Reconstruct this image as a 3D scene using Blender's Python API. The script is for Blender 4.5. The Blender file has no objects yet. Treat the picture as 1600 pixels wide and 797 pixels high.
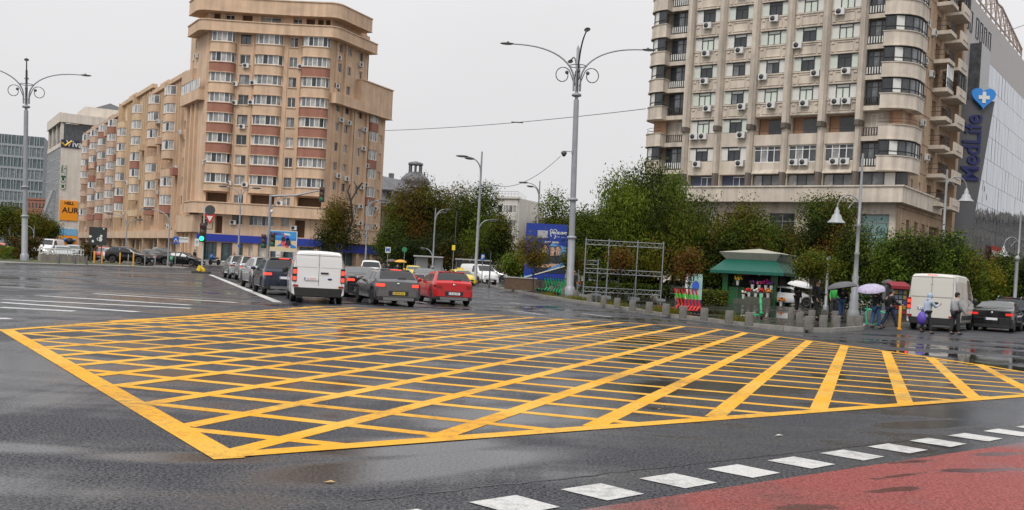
import bpy, bmesh, math, random
from mathutils import Vector, Matrix
sc = bpy.context.scene
COL = sc.collection
PI = math.pi
# ------------------------------------------------------------------ camera
EYE = 1.65
FPX, ROLL, HORIZON, PPY = 1555.0, math.radians(3.1), 422.5, 452.0
PITCH = math.atan((PPY - HORIZON) * math.cos(ROLL) / FPX)
cf = Vector((0, math.cos(PITCH), -math.sin(PITCH)))
cu0 = Vector((0, math.sin(PITCH), math.cos(PITCH)))
cr = math.cos(ROLL) * Vector((1, 0, 0)) + math.sin(ROLL) * cu0
cu = math.cos(ROLL) * cu0 - math.sin(ROLL) * Vector((1, 0, 0))
cam = bpy.data.cameras.new('camera')
cam.sensor_width = 36.0
cam.lens = 36.0 * FPX / 1600
cam.shift_y = (PPY - 398.5) / 1600
cam.clip_end = 3000
camo = bpy.data.objects.new('camera', cam)
COL.objects.link(camo)
M = Matrix.Identity(4)
for i, ax in enumerate((cr, cu, -cf)):
    for j in range(3):
        M[j][i] = ax[j]
M[2][3] = EYE
camo.matrix_world = M
sc.camera = camo
# ------------------------------------------------------------------ sky, sun, exposure
W = bpy.data.worlds.new('World')
sc.world = W
W.use_nodes = True
nt = W.node_tree
nt.nodes.clear()
out = nt.nodes.new('ShaderNodeOutputWorld')
bg = nt.nodes.new('ShaderNodeBackground')
bg.inputs[1].default_value = 0.12
nt.links.new(bg.outputs[0], out.inputs[0])
SUN_EL, SUN_AZ = math.radians(52), math.radians(205)     # azimuth clockwise from +Y: behind the camera, to the left
sky = nt.nodes.new('ShaderNodeTexSky')
sky.sky_type = 'NISHITA'
sky.sun_disc = False
sky.sun_elevation = SUN_EL
sky.sun_rotation = SUN_AZ
hs = nt.nodes.new('ShaderNodeHueSaturation')
hs.inputs['Saturation'].default_value = 0.12
nt.links.new(sky.outputs[0], hs.inputs['Color'])
tc = nt.nodes.new('ShaderNodeTexCoord')
sx = nt.nodes.new('ShaderNodeSeparateXYZ')
nt.links.new(tc.outputs['Generated'], sx.inputs[0])
mr = nt.nodes.new('ShaderNodeMapRange')                  # overcast: the zenith brighter than the horizon
mr.inputs['From Min'].default_value = 0.0
mr.inputs['From Max'].default_value = 1.0
mr.inputs['To Min'].default_value = 5.25
mr.inputs['To Max'].default_value = 9.2
mr.clamp = True
mr.interpolation_type = 'SMOOTHSTEP'
nt.links.new(sx.outputs['Z'], mr.inputs['Value'])
cn = nt.nodes.new('ShaderNodeTexNoise')
cn.inputs['Scale'].default_value = 2.2
cn.inputs['Detail'].default_value = 4
nt.links.new(tc.outputs['Generated'], cn.inputs['Vector'])
cm = nt.nodes.new('ShaderNodeMapRange')
cm.inputs['To Min'].default_value = 0.88
cm.inputs['To Max'].default_value = 1.08
nt.links.new(cn.outputs['Fac'], cm.inputs['Value'])
mul = nt.nodes.new('ShaderNodeMath')
mul.operation = 'MULTIPLY'
nt.links.new(mr.outputs[0], mul.inputs[0])
nt.links.new(cm.outputs[0], mul.inputs[1])
cmb = nt.nodes.new('ShaderNodeMixRGB')
cmb.blend_type = 'MULTIPLY'
cmb.inputs['Fac'].default_value = 1
cmb.inputs['Color2'].default_value = (1.0, 0.985, 1.0, 1)
nt.links.new(mul.outputs[0], cmb.inputs['Color1'])
mx = nt.nodes.new('ShaderNodeMixRGB')
mx.inputs['Fac'].default_value = 0.06
nt.links.new(cmb.outputs[0], mx.inputs['Color1'])
nt.links.new(hs.outputs[0], mx.inputs['Color2'])
nt.links.new(mx.outputs[0], bg.inputs[0])
sl = bpy.data.lights.new('sun', 'SUN')
sl.energy = 1.5
sl.angle = math.radians(25)
sl.color = (1.0, 0.97, 0.93)
so = bpy.data.objects.new('sun', sl)
COL.objects.link(so)
sd = Vector((math.sin(SUN_AZ) * math.cos(SUN_EL), math.cos(SUN_AZ) * math.cos(SUN_EL), math.sin(SUN_EL)))
so.rotation_euler = (-sd).to_track_quat('-Z', 'Y').to_euler()
sc.view_settings.view_transform = 'Standard'
sc.view_settings.look = 'None'
sc.view_settings.gamma = 1
sc.view_settings.use_curve_mapping = False
sc.view_settings.exposure = 0.28
# ------------------------------------------------------------------ ground shape and survey helpers
def terr(x, y):
    t = max(0.0, min(1.0, (y - 85) / 65))
    return 0.8 * t * t * (3 - 2 * t)
def ray(px, py):
    a, b = (px - 800) / FPX, -(py - PPY) / FPX
    return cf + a * cr + b * cu
def G(px, py, z=None):
    """the ground point seen at a place of the photograph"""
    d = ray(px, py)
    zz = 0.0 if z is None else z
    for _ in range(25):
        t = (zz - EYE) / d.z
        X, Y = t * d.x, t * d.y
        if z is not None:
            break
        zz = .5 * zz + .5 * terr(X, Y)
    return Vector((X, Y, zz))
def at(px, py, Y):
    d = ray(px, py)
    t = Y / d.y
    return Vector((t * d.x, Y, EYE + t * d.z))
def on_ground(px, Y, dz=0.0):
    """ground point at depth Y in the column px (base of a thing whose foot is hidden)"""
    x = (px - 800) / FPX * Y
    z = terr(x, Y) + dz
    for _ in range(4):
        v = Vector((x, Y, z - EYE))
        q = 800 + FPX * v.dot(cr) / v.dot(cf)
        x += (px - q) / FPX * Y
    return Vector((x, Y, z))
def zat(px, py, X, Y):
    """height of a photograph row above a known foot"""
    lo, hi = -5.0, 90.0
    for _ in range(45):
        m = (lo + hi) / 2
        v = Vector((X, Y, m - EYE))
        if PPY - FPX * v.dot(cu) / v.dot(cf) > py: lo = m
        else: hi = m
    return lo
# ------------------------------------------------------------------ materials
MATS = {}
def nodes_of(name):
    m = bpy.data.materials.new(name)
    m.use_nodes = True
    n = m.node_tree
    b = n.nodes['Principled BSDF']
    return m, n, b
def mat(name, col, rough=0.6, metal=0.0, var=0.0, scale=3.0, bump=0.0, bscale=40.0, emit=None, estr=1.0, coat=0.0, stain=0.0, spec=0.5):
    """plain or mottled surface; var = colour mottling, stain = vertical weather streaks"""
    if name in MATS: return MATS[name]
    m, n, b = nodes_of(name)
    L = n.links.new
    b.inputs['Roughness'].default_value = rough
    b.inputs['Metallic'].default_value = metal
    b.inputs['Coat Weight'].default_value = coat
    b.inputs['Coat Roughness'].default_value = 0.06
    b.inputs['Specular IOR Level'].default_value = spec
    c4 = (col[0], col[1], col[2], 1)
    b.inputs['Base Color'].default_value = c4
    if var or stain or bump:
        g = n.nodes.new('ShaderNodeTexCoord')
    if var or stain:
        no = n.nodes.new('ShaderNodeTexNoise')
        no.inputs['Scale'].default_value = scale
        no.inputs['Detail'].default_value = 6
        no.inputs['Roughness'].default_value = 0.65
        L(g.outputs['Object'], no.inputs['Vector'])
        r = n.nodes.new('ShaderNodeMapRange')
        r.inputs['From Min'].default_value = 0.3
        r.inputs['From Max'].default_value = 0.7
        r.inputs['To Min'].default_value = 1 - var
        r.inputs['To Max'].default_value = 1 + var * .6
        L(no.outputs['Fac'], r.inputs['Value'])
        last = r.outputs[0]
        if stain:
            mp = n.nodes.new('ShaderNodeMapping')
            mp.inputs['Scale'].default_value = (1.6, 1.6, 0.12)
            L(g.outputs['Object'], mp.inputs['Vector'])
            n2 = n.nodes.new('ShaderNodeTexNoise')
            n2.inputs['Scale'].default_value = 1.0
            n2.inputs['Detail'].default_value = 7
            L(mp.outputs[0], n2.inputs['Vector'])
            r2 = n.nodes.new('ShaderNodeMapRange')
            r2.inputs['From Min'].default_value = 0.42
            r2.inputs['From Max'].default_value = 0.7
            r2.inputs['To Min'].default_value = 1.0
            r2.inputs['To Max'].default_value = 1 - stain
            L(n2.outputs['Fac'], r2.inputs['Value'])
            mu = n.nodes.new('ShaderNodeMath'); mu.operation = 'MULTIPLY'
            L(last, mu.inputs[0]); L(r2.outputs[0], mu.inputs[1])
            last = mu.outputs[0]
        vm = n.nodes.new('ShaderNodeVectorMath'); vm.operation = 'SCALE'
        vm.inputs[0].default_value = col[:3]
        L(last, vm.inputs['Scale'])
        L(vm.outputs[0], b.inputs['Base Color'])
    if bump:
        nb = n.nodes.new('ShaderNodeTexNoise')
        nb.inputs['Scale'].default_value = bscale
        nb.inputs['Detail'].default_value = 3
        L(g.outputs['Object'], nb.inputs['Vector'])
        bp = n.nodes.new('ShaderNodeBump')
        bp.inputs['Strength'].default_value = bump
        bp.inputs['Distance'].default_value = 0.02
        L(nb.outputs['Fac'], bp.inputs['Height'])
        L(bp.outputs[0], b.inputs['Normal'])
    if emit:
        b.inputs['Emission Color'].default_value = (emit[0], emit[1], emit[2], 1)
        b.inputs['Emission Strength'].default_value = estr
    MATS[name] = m
    return m
# ------------------------------------------------------------------ mesh builder
class MB:
    def __init__(s): s.v = []; s.f = []; s.m = []; s.s = []
    def add(s, vs, fs, m=0, smooth=False, T=None):
        o = len(s.v)
        s.v += [tuple(T @ Vector(v)) for v in vs] if T is not None else [tuple(v) for v in vs]
        for f in fs:
            s.f.append([i + o for i in f]); s.m.append(m); s.s.append(smooth)
    def box(s, x0, x1, y0, y1, z0, z1, m=0, T=None):
        s.add([(x0,y0,z0),(x1,y0,z0),(x1,y1,z0),(x0,y1,z0),(x0,y0,z1),(x1,y0,z1),(x1,y1,z1),(x0,y1,z1)],
              [(0,3,2,1),(4,5,6,7),(0,1,5,4),(1,2,6,5),(2,3,7,6),(3,0,4,7)], m, False, T)
    def cbox(s, c, d, m=0, T=None):
        s.box(c[0]-d[0]/2, c[0]+d[0]/2, c[1]-d[1]/2, c[1]+d[1]/2, c[2]-d[2]/2, c[2]+d[2]/2, m, T)
    def prism(s, pts, z0, z1, m=0, T=None, smooth=False, top=True, bottom=True):
        n = len(pts)
        a = sum(pts[i][0]*pts[(i+1)%n][1]-pts[(i+1)%n][0]*pts[i][1] for i in range(n))
        if a < 0: pts = pts[::-1]
        vs = [(p[0],p[1],z0) for p in pts] + [(p[0],p[1],z1) for p in pts]
        s.add(vs, [(i,(i+1)%n,n+(i+1)%n,n+i) for i in range(n)], m, smooth, T)
        if top: s.add([(p[0],p[1],z1) for p in pts], [tuple(range(n))], m, False, T)
        if bottom: s.add([(p[0],p[1],z0) for p in pts], [tuple(range(n-1,-1,-1))], m, False, T)
    def tube(s, path, r, n=8, m=0, caps=True, T=None):
        path = [Vector(p) for p in path]
        rs = r if isinstance(r, (list, tuple)) else [r]*len(path)
        vs = []; fs = []
        ref = None
        for i, p in enumerate(path):
            d = (path[min(i+1,len(path)-1)] - path[max(i-1,0)])
            d = d.normalized() if d.length > 1e-9 else Vector((0,0,1))
            if ref is None:
                ref = Vector((0,0,1)) if abs(d.z) < .9 else Vector((1,0,0))
            a = d.cross(ref)
            if a.length < 1e-4:
                ref = Vector((1,0,0)) if abs(d.x) < .9 else Vector((0,1,0)); a = d.cross(ref)
            a.normalize(); b = d.cross(a)
            for k in range(n):
                t = 2*PI*k/n
                vs.append(p + rs[i]*(math.cos(t)*a + math.sin(t)*b))
        for i in range(len(path)-1):
            for k in range(n):
                fs.append((i*n+k, i*n+(k+1)%n, (i+1)*n+(k+1)%n, (i+1)*n+k))
        s.add(vs, fs, m, n > 5, T)
        if caps:
            s.add([vs[k] for k in range(n)], [tuple(range(n-1,-1,-1))], m, False, T)
            s.add([vs[-n+k] for k in range(n)], [tuple(range(n))], m, False, T)
    def lathe(s, prof, n=16, m=0, c=(0,0,0), T=None, smooth=True):
        vs = []; fs = []
        for r, z in prof:
            for k in range(n):
                t = 2*PI*k/n
                vs.append((c[0]+r*math.cos(t), c[1]+r*math.sin(t), c[2]+z))
        for i in range(len(prof)-1):
            for k in range(n):
                fs.append((i*n+k, i*n+(k+1)%n, (i+1)*n+(k+1)%n, (i+1)*n+k))
        s.add(vs, fs, m, smooth, T)
        if prof[0][0] > 1e-5: s.add(vs[:n], [tuple(range(n-1,-1,-1))], m, False, T)
        if prof[-1][0] > 1e-5: s.add(vs[-n:], [tuple(range(n))], m, False, T)
    def ell(s, c, r, n=12, k=8, m=0, T=None):
        prof = []
        vs = []; fs = []
        for i in range(k+1):
            a = -PI/2 + PI*i/k
            for j in range(n):
                t = 2*PI*j/n
                vs.append((c[0]+r[0]*math.cos(a)*math.cos(t), c[1]+r[1]*math.cos(a)*math.sin(t), c[2]+r[2]*math.sin(a)))
        for i in range(k):
            for j in range(n):
                fs.append((i*n+j, i*n+(j+1)%n, (i+1)*n+(j+1)%n, (i+1)*n+j))
        s.add(vs, fs, m, True, T)
    def quad(s, a, b, c, d, m=0): s.add([a,b,c,d], [(0,1,2,3)], m)
    def mesh(s, name, mats):
        me = bpy.data.meshes.new(name)
        me.from_pydata(s.v, [], s.f)
        for q in (mats if isinstance(mats, (list, tuple)) else [mats]): me.materials.append(q)
        me.polygons.foreach_set('material_index', s.m)
        me.polygons.foreach_set('use_smooth', s.s)
        me.update()
        return me
    def build(s, name, mats, parent=None, loc=None, rz=0.0):
        return link(name, s.mesh(name, mats), parent, loc, rz)
def link(name, data, parent=None, loc=None, rz=0.0):
    o = bpy.data.objects.new(name, data)
    COL.objects.link(o)
    if parent is not None: o.parent = parent
    if loc is not None: o.location = loc
    if rz: o.rotation_euler = (0, 0, rz)
    return o
def tag(o, label, cat, group=None, kind=None):
    if label: o['label'] = label
    if cat: o['category'] = cat
    if group: o['group'] = group
    if kind: o['kind'] = kind
    return o
def thing(name, label, cat, loc=(0,0,0), rz=0.0, group=None):
    o = link(name, None, None, loc, rz)
    o.empty_display_size = 0.3
    return tag(o, label, cat, group)
def structure(o):
    o['kind'] = 'structure'
    return o
KIDS = {}
def copy_tree(o, parent=None, loc=None, rz=None, label=None):
    c = o.copy()
    COL.objects.link(c)
    if parent is not None: c.parent = parent
    if loc is not None: c.location = loc
    if rz is not None: c.rotation_euler = (0, 0, rz)
    if label: c['label'] = label
    for ch in list(o.children): copy_tree(ch, c)
    return c
def text_mesh(txt, size, align='CENTER', extrude=0.004, bold=0.0):
    cu_ = bpy.data.curves.new('lettering', 'FONT')
    cu_.body = txt; cu_.size = size; cu_.align_x = align; cu_.align_y = 'CENTER'
    cu_.extrude = extrude; cu_.offset = bold; cu_.resolution_u = 3
    o = bpy.data.objects.new('lettering', cu_)
    COL.objects.link(o)
    dg = bpy.context.evaluated_depsgraph_get()
    me = bpy.data.meshes.new_from_object(o.evaluated_get(dg))
    bpy.data.objects.remove(o); bpy.data.curves.remove(cu_)
    return me
def lettering(txt, size, material, parent, loc, rz=0.0, align='CENTER', roll=0.0, bold=0.0, name='lettering', sx=1.0, extrude=0.004):
    """upright text facing -Y of its parent, or turned by rz"""
    me = text_mesh(txt, size, align, extrude, bold)
    me.materials.clear(); me.materials.append(material)
    if sx != 1.0:
        for v in me.vertices: v.co.x *= sx
    o = link(name, me, parent, loc)
    o.rotation_euler = Matrix.Rotation(rz, 3, 'Z').to_4x4().to_3x3().__matmul__(Matrix.Rotation(PI/2, 3, 'X')).__matmul__(Matrix.Rotation(roll, 3, 'Z')).to_euler()
    return o
# ------------------------------------------------------------------ road, markings, pavements
def wet_asphalt(name, dry, wetc, speck, r_dry, r_wet, puddles=(), tone=(1,1,1.06), seedoff=0.0, pcol=(.016,.016,.017), pmix=1.0, soft=.15, sheen=()):
    m, n, b = nodes_of(name)
    L = n.links.new
    N = n.nodes.new
    g = N('ShaderNodeNewGeometry')
    def noise(scale, detail, rough=.6, sc3=None, rot=0.0):
        mp = N('ShaderNodeMapping')
        mp.inputs['Location'].default_value = (seedoff, seedoff, 0)
        mp.inputs['Rotation'].default_value = (0, 0, rot)
        if sc3: mp.inputs['Scale'].default_value = sc3
        L(g.outputs['Position'], mp.inputs['Vector'])
        t = N('ShaderNodeTexNoise')
        t.inputs['Scale'].default_value = scale
        t.inputs['Detail'].default_value = detail
        t.inputs['Roughness'].default_value = rough
        L(mp.outputs[0], t.inputs['Vector'])
        return t.outputs['Fac']
    def rng(v, a, b_, c, d, smooth=True):
        r = N('ShaderNodeMapRange')
        r.inputs['From Min'].default_value = a; r.inputs['From Max'].default_value = b_
        r.inputs['To Min'].default_value = c; r.inputs['To Max'].default_value = d
        if smooth: r.interpolation_type = 'SMOOTHSTEP'
        L(v, r.inputs['Value'])
        return r.outputs[0]
    def op(o, a, c=None):
        q = N('ShaderNodeMath'); q.operation = o
        for i, v in enumerate((a, c)):
            if v is None: continue
            if isinstance(v, (int, float)): q.inputs[i].default_value = v
            else: L(v, q.inputs[i])
        return q.outputs[0]
    fine = noise(38, 4, .7)
    grit = noise(160, 2)
    big = noise(0.22, 5)
    streak = noise(1.0, 5, .6, (1.2, 0.09, 1), math.radians(35))
    streak2 = noise(1.0, 4, .55, (0.10, .42, 1), math.radians(-14))
    wet = op('ADD', op('MULTIPLY', big, .3), op('ADD', op('MULTIPLY', streak, .2), op('MULTIPLY', streak2, .5)))
    wetf = rng(wet, .46, .56, 0, 1)
    for (cx, cy, rx, ry, ang) in sheen:
        mp = N('ShaderNodeMapping'); mp.vector_type = 'TEXTURE'
        mp.inputs['Location'].default_value = (cx, cy, 0); mp.inputs['Rotation'].default_value = (0, 0, math.radians(ang)); mp.inputs['Scale'].default_value = (rx, ry, 1000)
        L(g.outputs['Position'], mp.inputs['Vector'])
        ln = N('ShaderNodeVectorMath'); ln.operation = 'LENGTH'; L(mp.outputs[0], ln.inputs[0])
        wetf = op('MAXIMUM', wetf, rng(op('ADD', ln.outputs['Value'], rng(streak2, .3, .7, -.5, .5, False)), .4, 1.1, 1, 0))
    L(op('MULTIPLY', rng(wetf, 0, 1, .26, .55, False), op('MULTIPLY', rng(fine, .41, .59, .35, 1.65), rng(grit, .38, .62, .5, 1.5))), b.inputs['Specular IOR Level'])
    b.inputs['Specular Tint'].default_value = (.92, .965, 1.0, 1)
    base = N('ShaderNodeMixRGB')
    base.inputs['Color1'].default_value = (dry[0]*tone[0], dry[1]*tone[1], dry[2]*tone[2], 1)
    base.inputs['Color2'].default_value = (wetc[0]*tone[0], wetc[1]*tone[1], wetc[2]*tone[2], 1)
    L(wetf, base.inputs['Fac'])
    sp = N('ShaderNodeVectorMath'); sp.operation = 'SCALE'
    L(base.outputs[0], sp.inputs[0])
    L(op('MULTIPLY', rng(fine, .40, .60, 1 - speck, 1 + speck*1.3), rng(grit, .40, .60, 1 - speck*.7, 1 + speck*.8)), sp.inputs['Scale'])
    col = sp.outputs[0]
    rough = op('ADD', rng(wetf, 0, 1, r_dry, r_wet, False), rng(fine, .3, .7, -.06, .06, False))
    pm = None
    edge = noise(.9, 5, .65)
    for (cx, cy, rx, ry, ang) in puddles:
        mp = N('ShaderNodeMapping'); mp.vector_type = 'TEXTURE'
        mp.inputs['Location'].default_value = (cx, cy, 0)
        mp.inputs['Rotation'].default_value = (0, 0, math.radians(ang))
        mp.inputs['Scale'].default_value = (rx, ry, 1000)
        L(g.outputs['Position'], mp.inputs['Vector'])
        ln = N('ShaderNodeVectorMath'); ln.operation = 'LENGTH'
        L(mp.outputs[0], ln.inputs[0])
        d = op('ADD', ln.outputs['Value'], rng(edge, .25, .75, -.75, .75, False))
        f = rng(d, .95-soft, .95, pmix, 0)
        pm = f if pm is None else op('MAXIMUM', pm, f)
    if pm is not None:
        mc = N('ShaderNodeMixRGB')
        mc.inputs['Color2'].default_value = (*pcol, 1)
        L(col, mc.inputs['Color1']); L(pm, mc.inputs['Fac'])
        col = mc.outputs[0]
        rough = op('MULTIPLY', rough, rng(pm, 0, 1, 1, .12, False))
    L(col, b.inputs['Base Color'])
    L(rough, b.inputs['Roughness'])
    bp = N('ShaderNodeBump')
    bp.inputs['Distance'].default_value = .006
    st = rng(wetf, 0, 1, .55, .07, False)
    if pm is not None: st = op('MULTIPLY', st, rng(pm, 0, 1, 1, .02, False))
    L(st, bp.inputs['Strength'])
    L(op('ADD', fine, grit), bp.inputs['Height'])
    L(bp.outputs[0], b.inputs['Normal'])
    return m
PUD = [(14.8, 29.4, 3.4, 1.6, -25), (12.7, 26.2, 2.2, 1.5, -30), (18.0, 31.5, 3.2, 1.4, -30), (11.6, 23.6, 1.5, 1.0, -40), (13.5, 22.0, 2.0, .9, -20), (9.6, 33.4, 1.3, .5, -35), (12.0, 33.0, 1.3, .35, -15),
       (6.6, 38.6, 2.3, .5, -55), (-2.5, 39.5, 2.2, .5, 15), (1.5, 47.0, 2.5, .8, 60), (2.0, 62.0, 2.5, .6, 80),
       (-18.5, 55.5, 2.2, .7, 0), (-22, 62, 2.6, .7, -10), (-11.5, 42.5, 2.3, .5, 10),  (-6.5, 39.2, 1.8, .9, 20)]
ASPH = wet_asphalt('asphalt_wet', (.030,.031,.034), (.015,.0155,.017), .95, .55, .13, PUD, sheen=[(-.75,8.1,2.0,.55,40),(-.9,9.0,1.3,.5,38),(.3,11.3,2.2,1.0,40),(-4.2,8.0,1.2,.3,0),(-2.6,8.0,1.0,.25,10),(-8,14,2.5,1.0,-50),(3.2,15.5,3,1.3,30),(-3,24,5,2,20),(-14,24,5,2,0),(5.5,12.6,1.6,.35,35)])
def ground_mesh(name, poly, dz, material, skirt=0.0, kerbmat=None, kerbw=0.0):
    """a flat polygon laid on the terrain, dz above it, with an optional kerb wall down its edge"""
    bm = bmesh.new()
    vs = [bm.verts.new((p[0], p[1], 0)) for p in poly]
    bm.faces.new(vs)
    bmesh.ops.triangulate(bm, faces=bm.faces[:])
    ys = [p[1] for p in poly]
    for k in range(85, 151, 5):
        if min(ys) < k < max(ys):
            bmesh.ops.bisect_plane(bm, geom=bm.verts[:]+bm.edges[:]+bm.faces[:], plane_co=(0,k,0), plane_no=(0,1,0))
    bmesh.ops.recalc_face_normals(bm, faces=bm.faces[:])
    for f in bm.faces:
        if f.normal.z < 0: f.normal_flip()
    if skirt:
        be = [e for e in bm.edges if e.is_boundary]
        r = bmesh.ops.extrude_edge_only(bm, edges=be)
        nv = [v for v in r['geom'] if isinstance(v, bmesh.types.BMVert)]
        for v in nv: v.tag = True
        for f in r['geom']:
            if isinstance(f, bmesh.types.BMFace): f.material_index = 1 if kerbmat else 0
    for v in bm.verts:
        v.co.z = terr(v.co.x, v.co.y) + dz - (skirt if v.tag else 0)
    bmesh.ops.recalc_face_normals(bm, faces=bm.faces[:])
    up = sum(f.normal.z * f.calc_area() for f in bm.faces)
    if up < 0:
        for f in bm.faces: f.normal_flip()
    me = bpy.data.meshes.new(name)
    bm.to_mesh(me); bm.free()
    me.materials.append(material)
    if kerbmat: me.materials.append(kerbmat)
    return link(name, me)
def road_sheet():
    mb = MB()
    xs = [-900, -300, -120, -60, -30, 0, 30, 60, 120, 300, 900]
    ys = [-15, 10, 40, 70, 85] + list(range(90, 151, 5)) + [220, 400, 900, 1800]
    for j, y in enumerate(ys):
        for x in xs: mb.v.append((x, y, terr(x, y)))
    w = len(xs)
    for j in range(len(ys)-1):
        for i in range(w-1):
            mb.f.append([j*w+i, j*w+i+1, (j+1)*w+i+1, (j+1)*w+i]); mb.m.append(0); mb.s.append(False)
    return structure(mb.build('road', ASPH))
road_sheet()
def paint(name, col, worn, rough=.6, ws=7.0, tone2=None):
    m, n, b = nodes_of(name)
    L = n.links.new; N = n.nodes.new
    g = N('ShaderNodeNewGeometry')
    t = N('ShaderNodeTexNoise'); t.inputs['Scale'].default_value = ws; t.inputs['Detail'].default_value = 8; t.inputs['Roughness'].default_value = .75
    L(g.outputs['Position'], t.inputs['Vector'])
    t2 = N('ShaderNodeTexNoise'); t2.inputs['Scale'].default_value = .35; t2.inputs['Detail'].default_value = 3
    L(g.outputs['Position'], t2.inputs['Vector'])
    ad = N('ShaderNodeMath'); ad.operation = 'ADD'
    L(t.outputs['Fac'], ad.inputs[0]); L(t2.outputs['Fac'], ad.inputs[1])
    r = N('ShaderNodeMapRange'); r.inputs['From Min'].default_value = 1.0; r.inputs['From Max'].default_value = 1.32
    r.inputs['To Max'].default_value = worn
    L(ad.outputs[0], r.inputs['Value'])
    mx_ = N('ShaderNodeMixRGB')
    mx_.inputs['Color1'].default_value = (*col, 1); mx_.inputs['Color2'].default_value = (.07,.066,.06,1)
    L(r.outputs[0], mx_.inputs['Fac'])
    if tone2:
        t3 = N('ShaderNodeTexNoise'); t3.inputs['Scale'].default_value = .8; t3.inputs['Detail'].default_value = 6
        L(g.outputs['Position'], t3.inputs['Vector'])
        r3 = N('ShaderNodeMapRange'); r3.inputs['From Min'].default_value = .42; r3.inputs['From Max'].default_value = .62
        L(t3.outputs['Fac'], r3.inputs['Value'])
        m3 = N('ShaderNodeMixRGB'); m3.inputs['Color1'].default_value = (*col, 1); m3.inputs['Color2'].default_value = (*tone2, 1)
        L(r3.outputs[0], m3.inputs['Fac']); L(m3.outputs[0], mx_.inputs['Color1'])
    f = N('ShaderNodeTexNoise'); f.inputs['Scale'].default_value = 70
    L(g.outputs['Position'], f.inputs['Vector'])
    fr = N('ShaderNodeMapRange'); fr.inputs['From Min'].default_value = .3; fr.inputs['From Max'].default_value = .7; fr.inputs['To Min'].default_value = .74; fr.inputs['To Max'].default_value = 1.1
    L(f.outputs['Fac'], fr.inputs['Value'])
    vm = N('ShaderNodeVectorMath'); vm.operation = 'SCALE'
    L(mx_.outputs[0], vm.inputs[0]); L(fr.outputs[0], vm.inputs['Scale'])
    L(vm.outputs[0], b.inputs['Base Color'])
    b.inputs['Roughness'].default_value = rough; b.inputs['Specular IOR Level'].default_value = .16
    bp = N('ShaderNodeBump'); bp.inputs['Strength'].default_value = .4; bp.inputs['Distance'].default_value = .004
    L(f.outputs['Fac'], bp.inputs['Height']); L(bp.outputs[0], b.inputs['Normal'])
    return m
YEL = paint('yellow_road_paint', (.80,.385,.018), .8, tone2=(.75,.43,.06))
WHT = paint('white_road_paint', (.58,.58,.56), .75)
WHT2 = paint('worn_white_paint', (.55,.55,.55), 1.0)
def strip(mb, a, b, w, dz, m=0):
    a = Vector((a[0], a[1])); b = Vector((b[0], b[1]))
    k = max(1, int((b-a).length/8))
    d = (b-a).normalized(); p = Vector((-d.y, d.x))*w/2
    for i in range(k):
        s0 = a+(b-a)*i/k; s1 = a+(b-a)*(i+1)/k
        mb.quad(*[(q.x, q.y, terr(q.x, q.y)+dz) for q in (s0-p, s1-p, s1+p, s0+p)], m)
# yellow box junction: border and two sets of hatching
A_, B_, C_, R_ = (-9.52,18.83), (-2.29,8.16), (-6.72,35.5), (12.0,19.35)
far = [C_, (-4.1,36.0), (0.05,35.9), (3.5,35.5), (5.8,35.3), (7.25,34.5), (7.83,33.0), (8.53,31.65), (9.15,30.2), (9.71,28.6), (10.27,27.05), (10.75,25.4), (11.2,23.7), (11.5,22.0), R_]
mb = MB(); strip(mb, (A_[0]-.08,A_[1]+.12), (B_[0]+.08,B_[1]-.12), .26, .005)
structure(mb.build('box_marking_border', YEL))
mb = MB(); strip(mb, B_, R_, .22, .0065); strip(mb, A_, C_, .22, .006)
for i in range(len(far)-1): strip(mb, far[i], far[i+1], .2, .0055 if i % 2 else .007)
structure(mb.build('box_marking_border', YEL))
def resample(p0, p1, n):
    return [(p0[0]+(p1[0]-p0[0])*i/max(1,n-1), p0[1]+(p1[1]-p0[1])*i/max(1,n-1)) for i in range(n)]
def along(poly, s):
    for i in range(len(poly)-1):
        a = Vector(poly[i]); b = Vector(poly[i+1]); l = (b-a).length
        if s <= l or i == len(poly)-2: q = a+(b-a)*(s/l); return (q.x, q.y)
        s -= l
s1 = [(-2.31,8.21),(-3.03,9.45),(-3.86,10.7),(-4.71,11.95),(-5.32,12.85),(-6.0,13.85),(-6.75,14.95),(-7.5,16.0),(-8.25,17.1),(-9.0,18.2)] + [(-9.35+.13*i, 19.9+1.35*i) for i in range(11)]
e1 = [(7.3,34.5),(6.15,35.2),(5.05,35.4)] + [(5.05-1.06*i, 35.45+.05*min(i,6)) for i in range(1,11)]
mb = MB()
for a, b in zip(s1, e1): strip(mb, a, b, .21, .0035)
for a, b in zip([(-.66,9.55),(.95,10.78),(2.53,12.05),(4.2,13.35),(5.87,14.6),(7.5,15.9),(9.1,17.1)], [(7.83,33.0),(8.51,31.67),(9.13,30.26),(9.69,28.74),(10.27,27.1),(10.83,25.6),(11.3,23.9)]): strip(mb, a, b, .23, .0035)
structure(mb.build('box_marking_hatching', YEL))
s2 = [(-2.98,9.3),(-3.89,10.75),(-4.78,12.05),(-5.68,13.4),(-6.55,14.68),(-7.41,15.95),(-8.25,17.15),(-9.09,18.35)] + [(-9.4+.172*i, 19.85+1.12*i) for i in range(14)]
e2 = [(-1.39,8.9),(-.42,9.66),(.55,10.4),(1.55,11.2),(2.45,11.92),(3.41,12.68),(4.3,13.38),(5.4,14.25),(7.03,15.5),(8.01,16.25),(9.1,17.1),(10.2,17.95),(11.2,18.7)]
right = far[::-1]
e2 += [along(right, .55+1.16*i) for i in range(9)]
mb = MB()
for a, b in zip(s2, e2): strip(mb, a, b, .19, .002)
structure(mb.build('box_marking_hatching', YEL))
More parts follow.
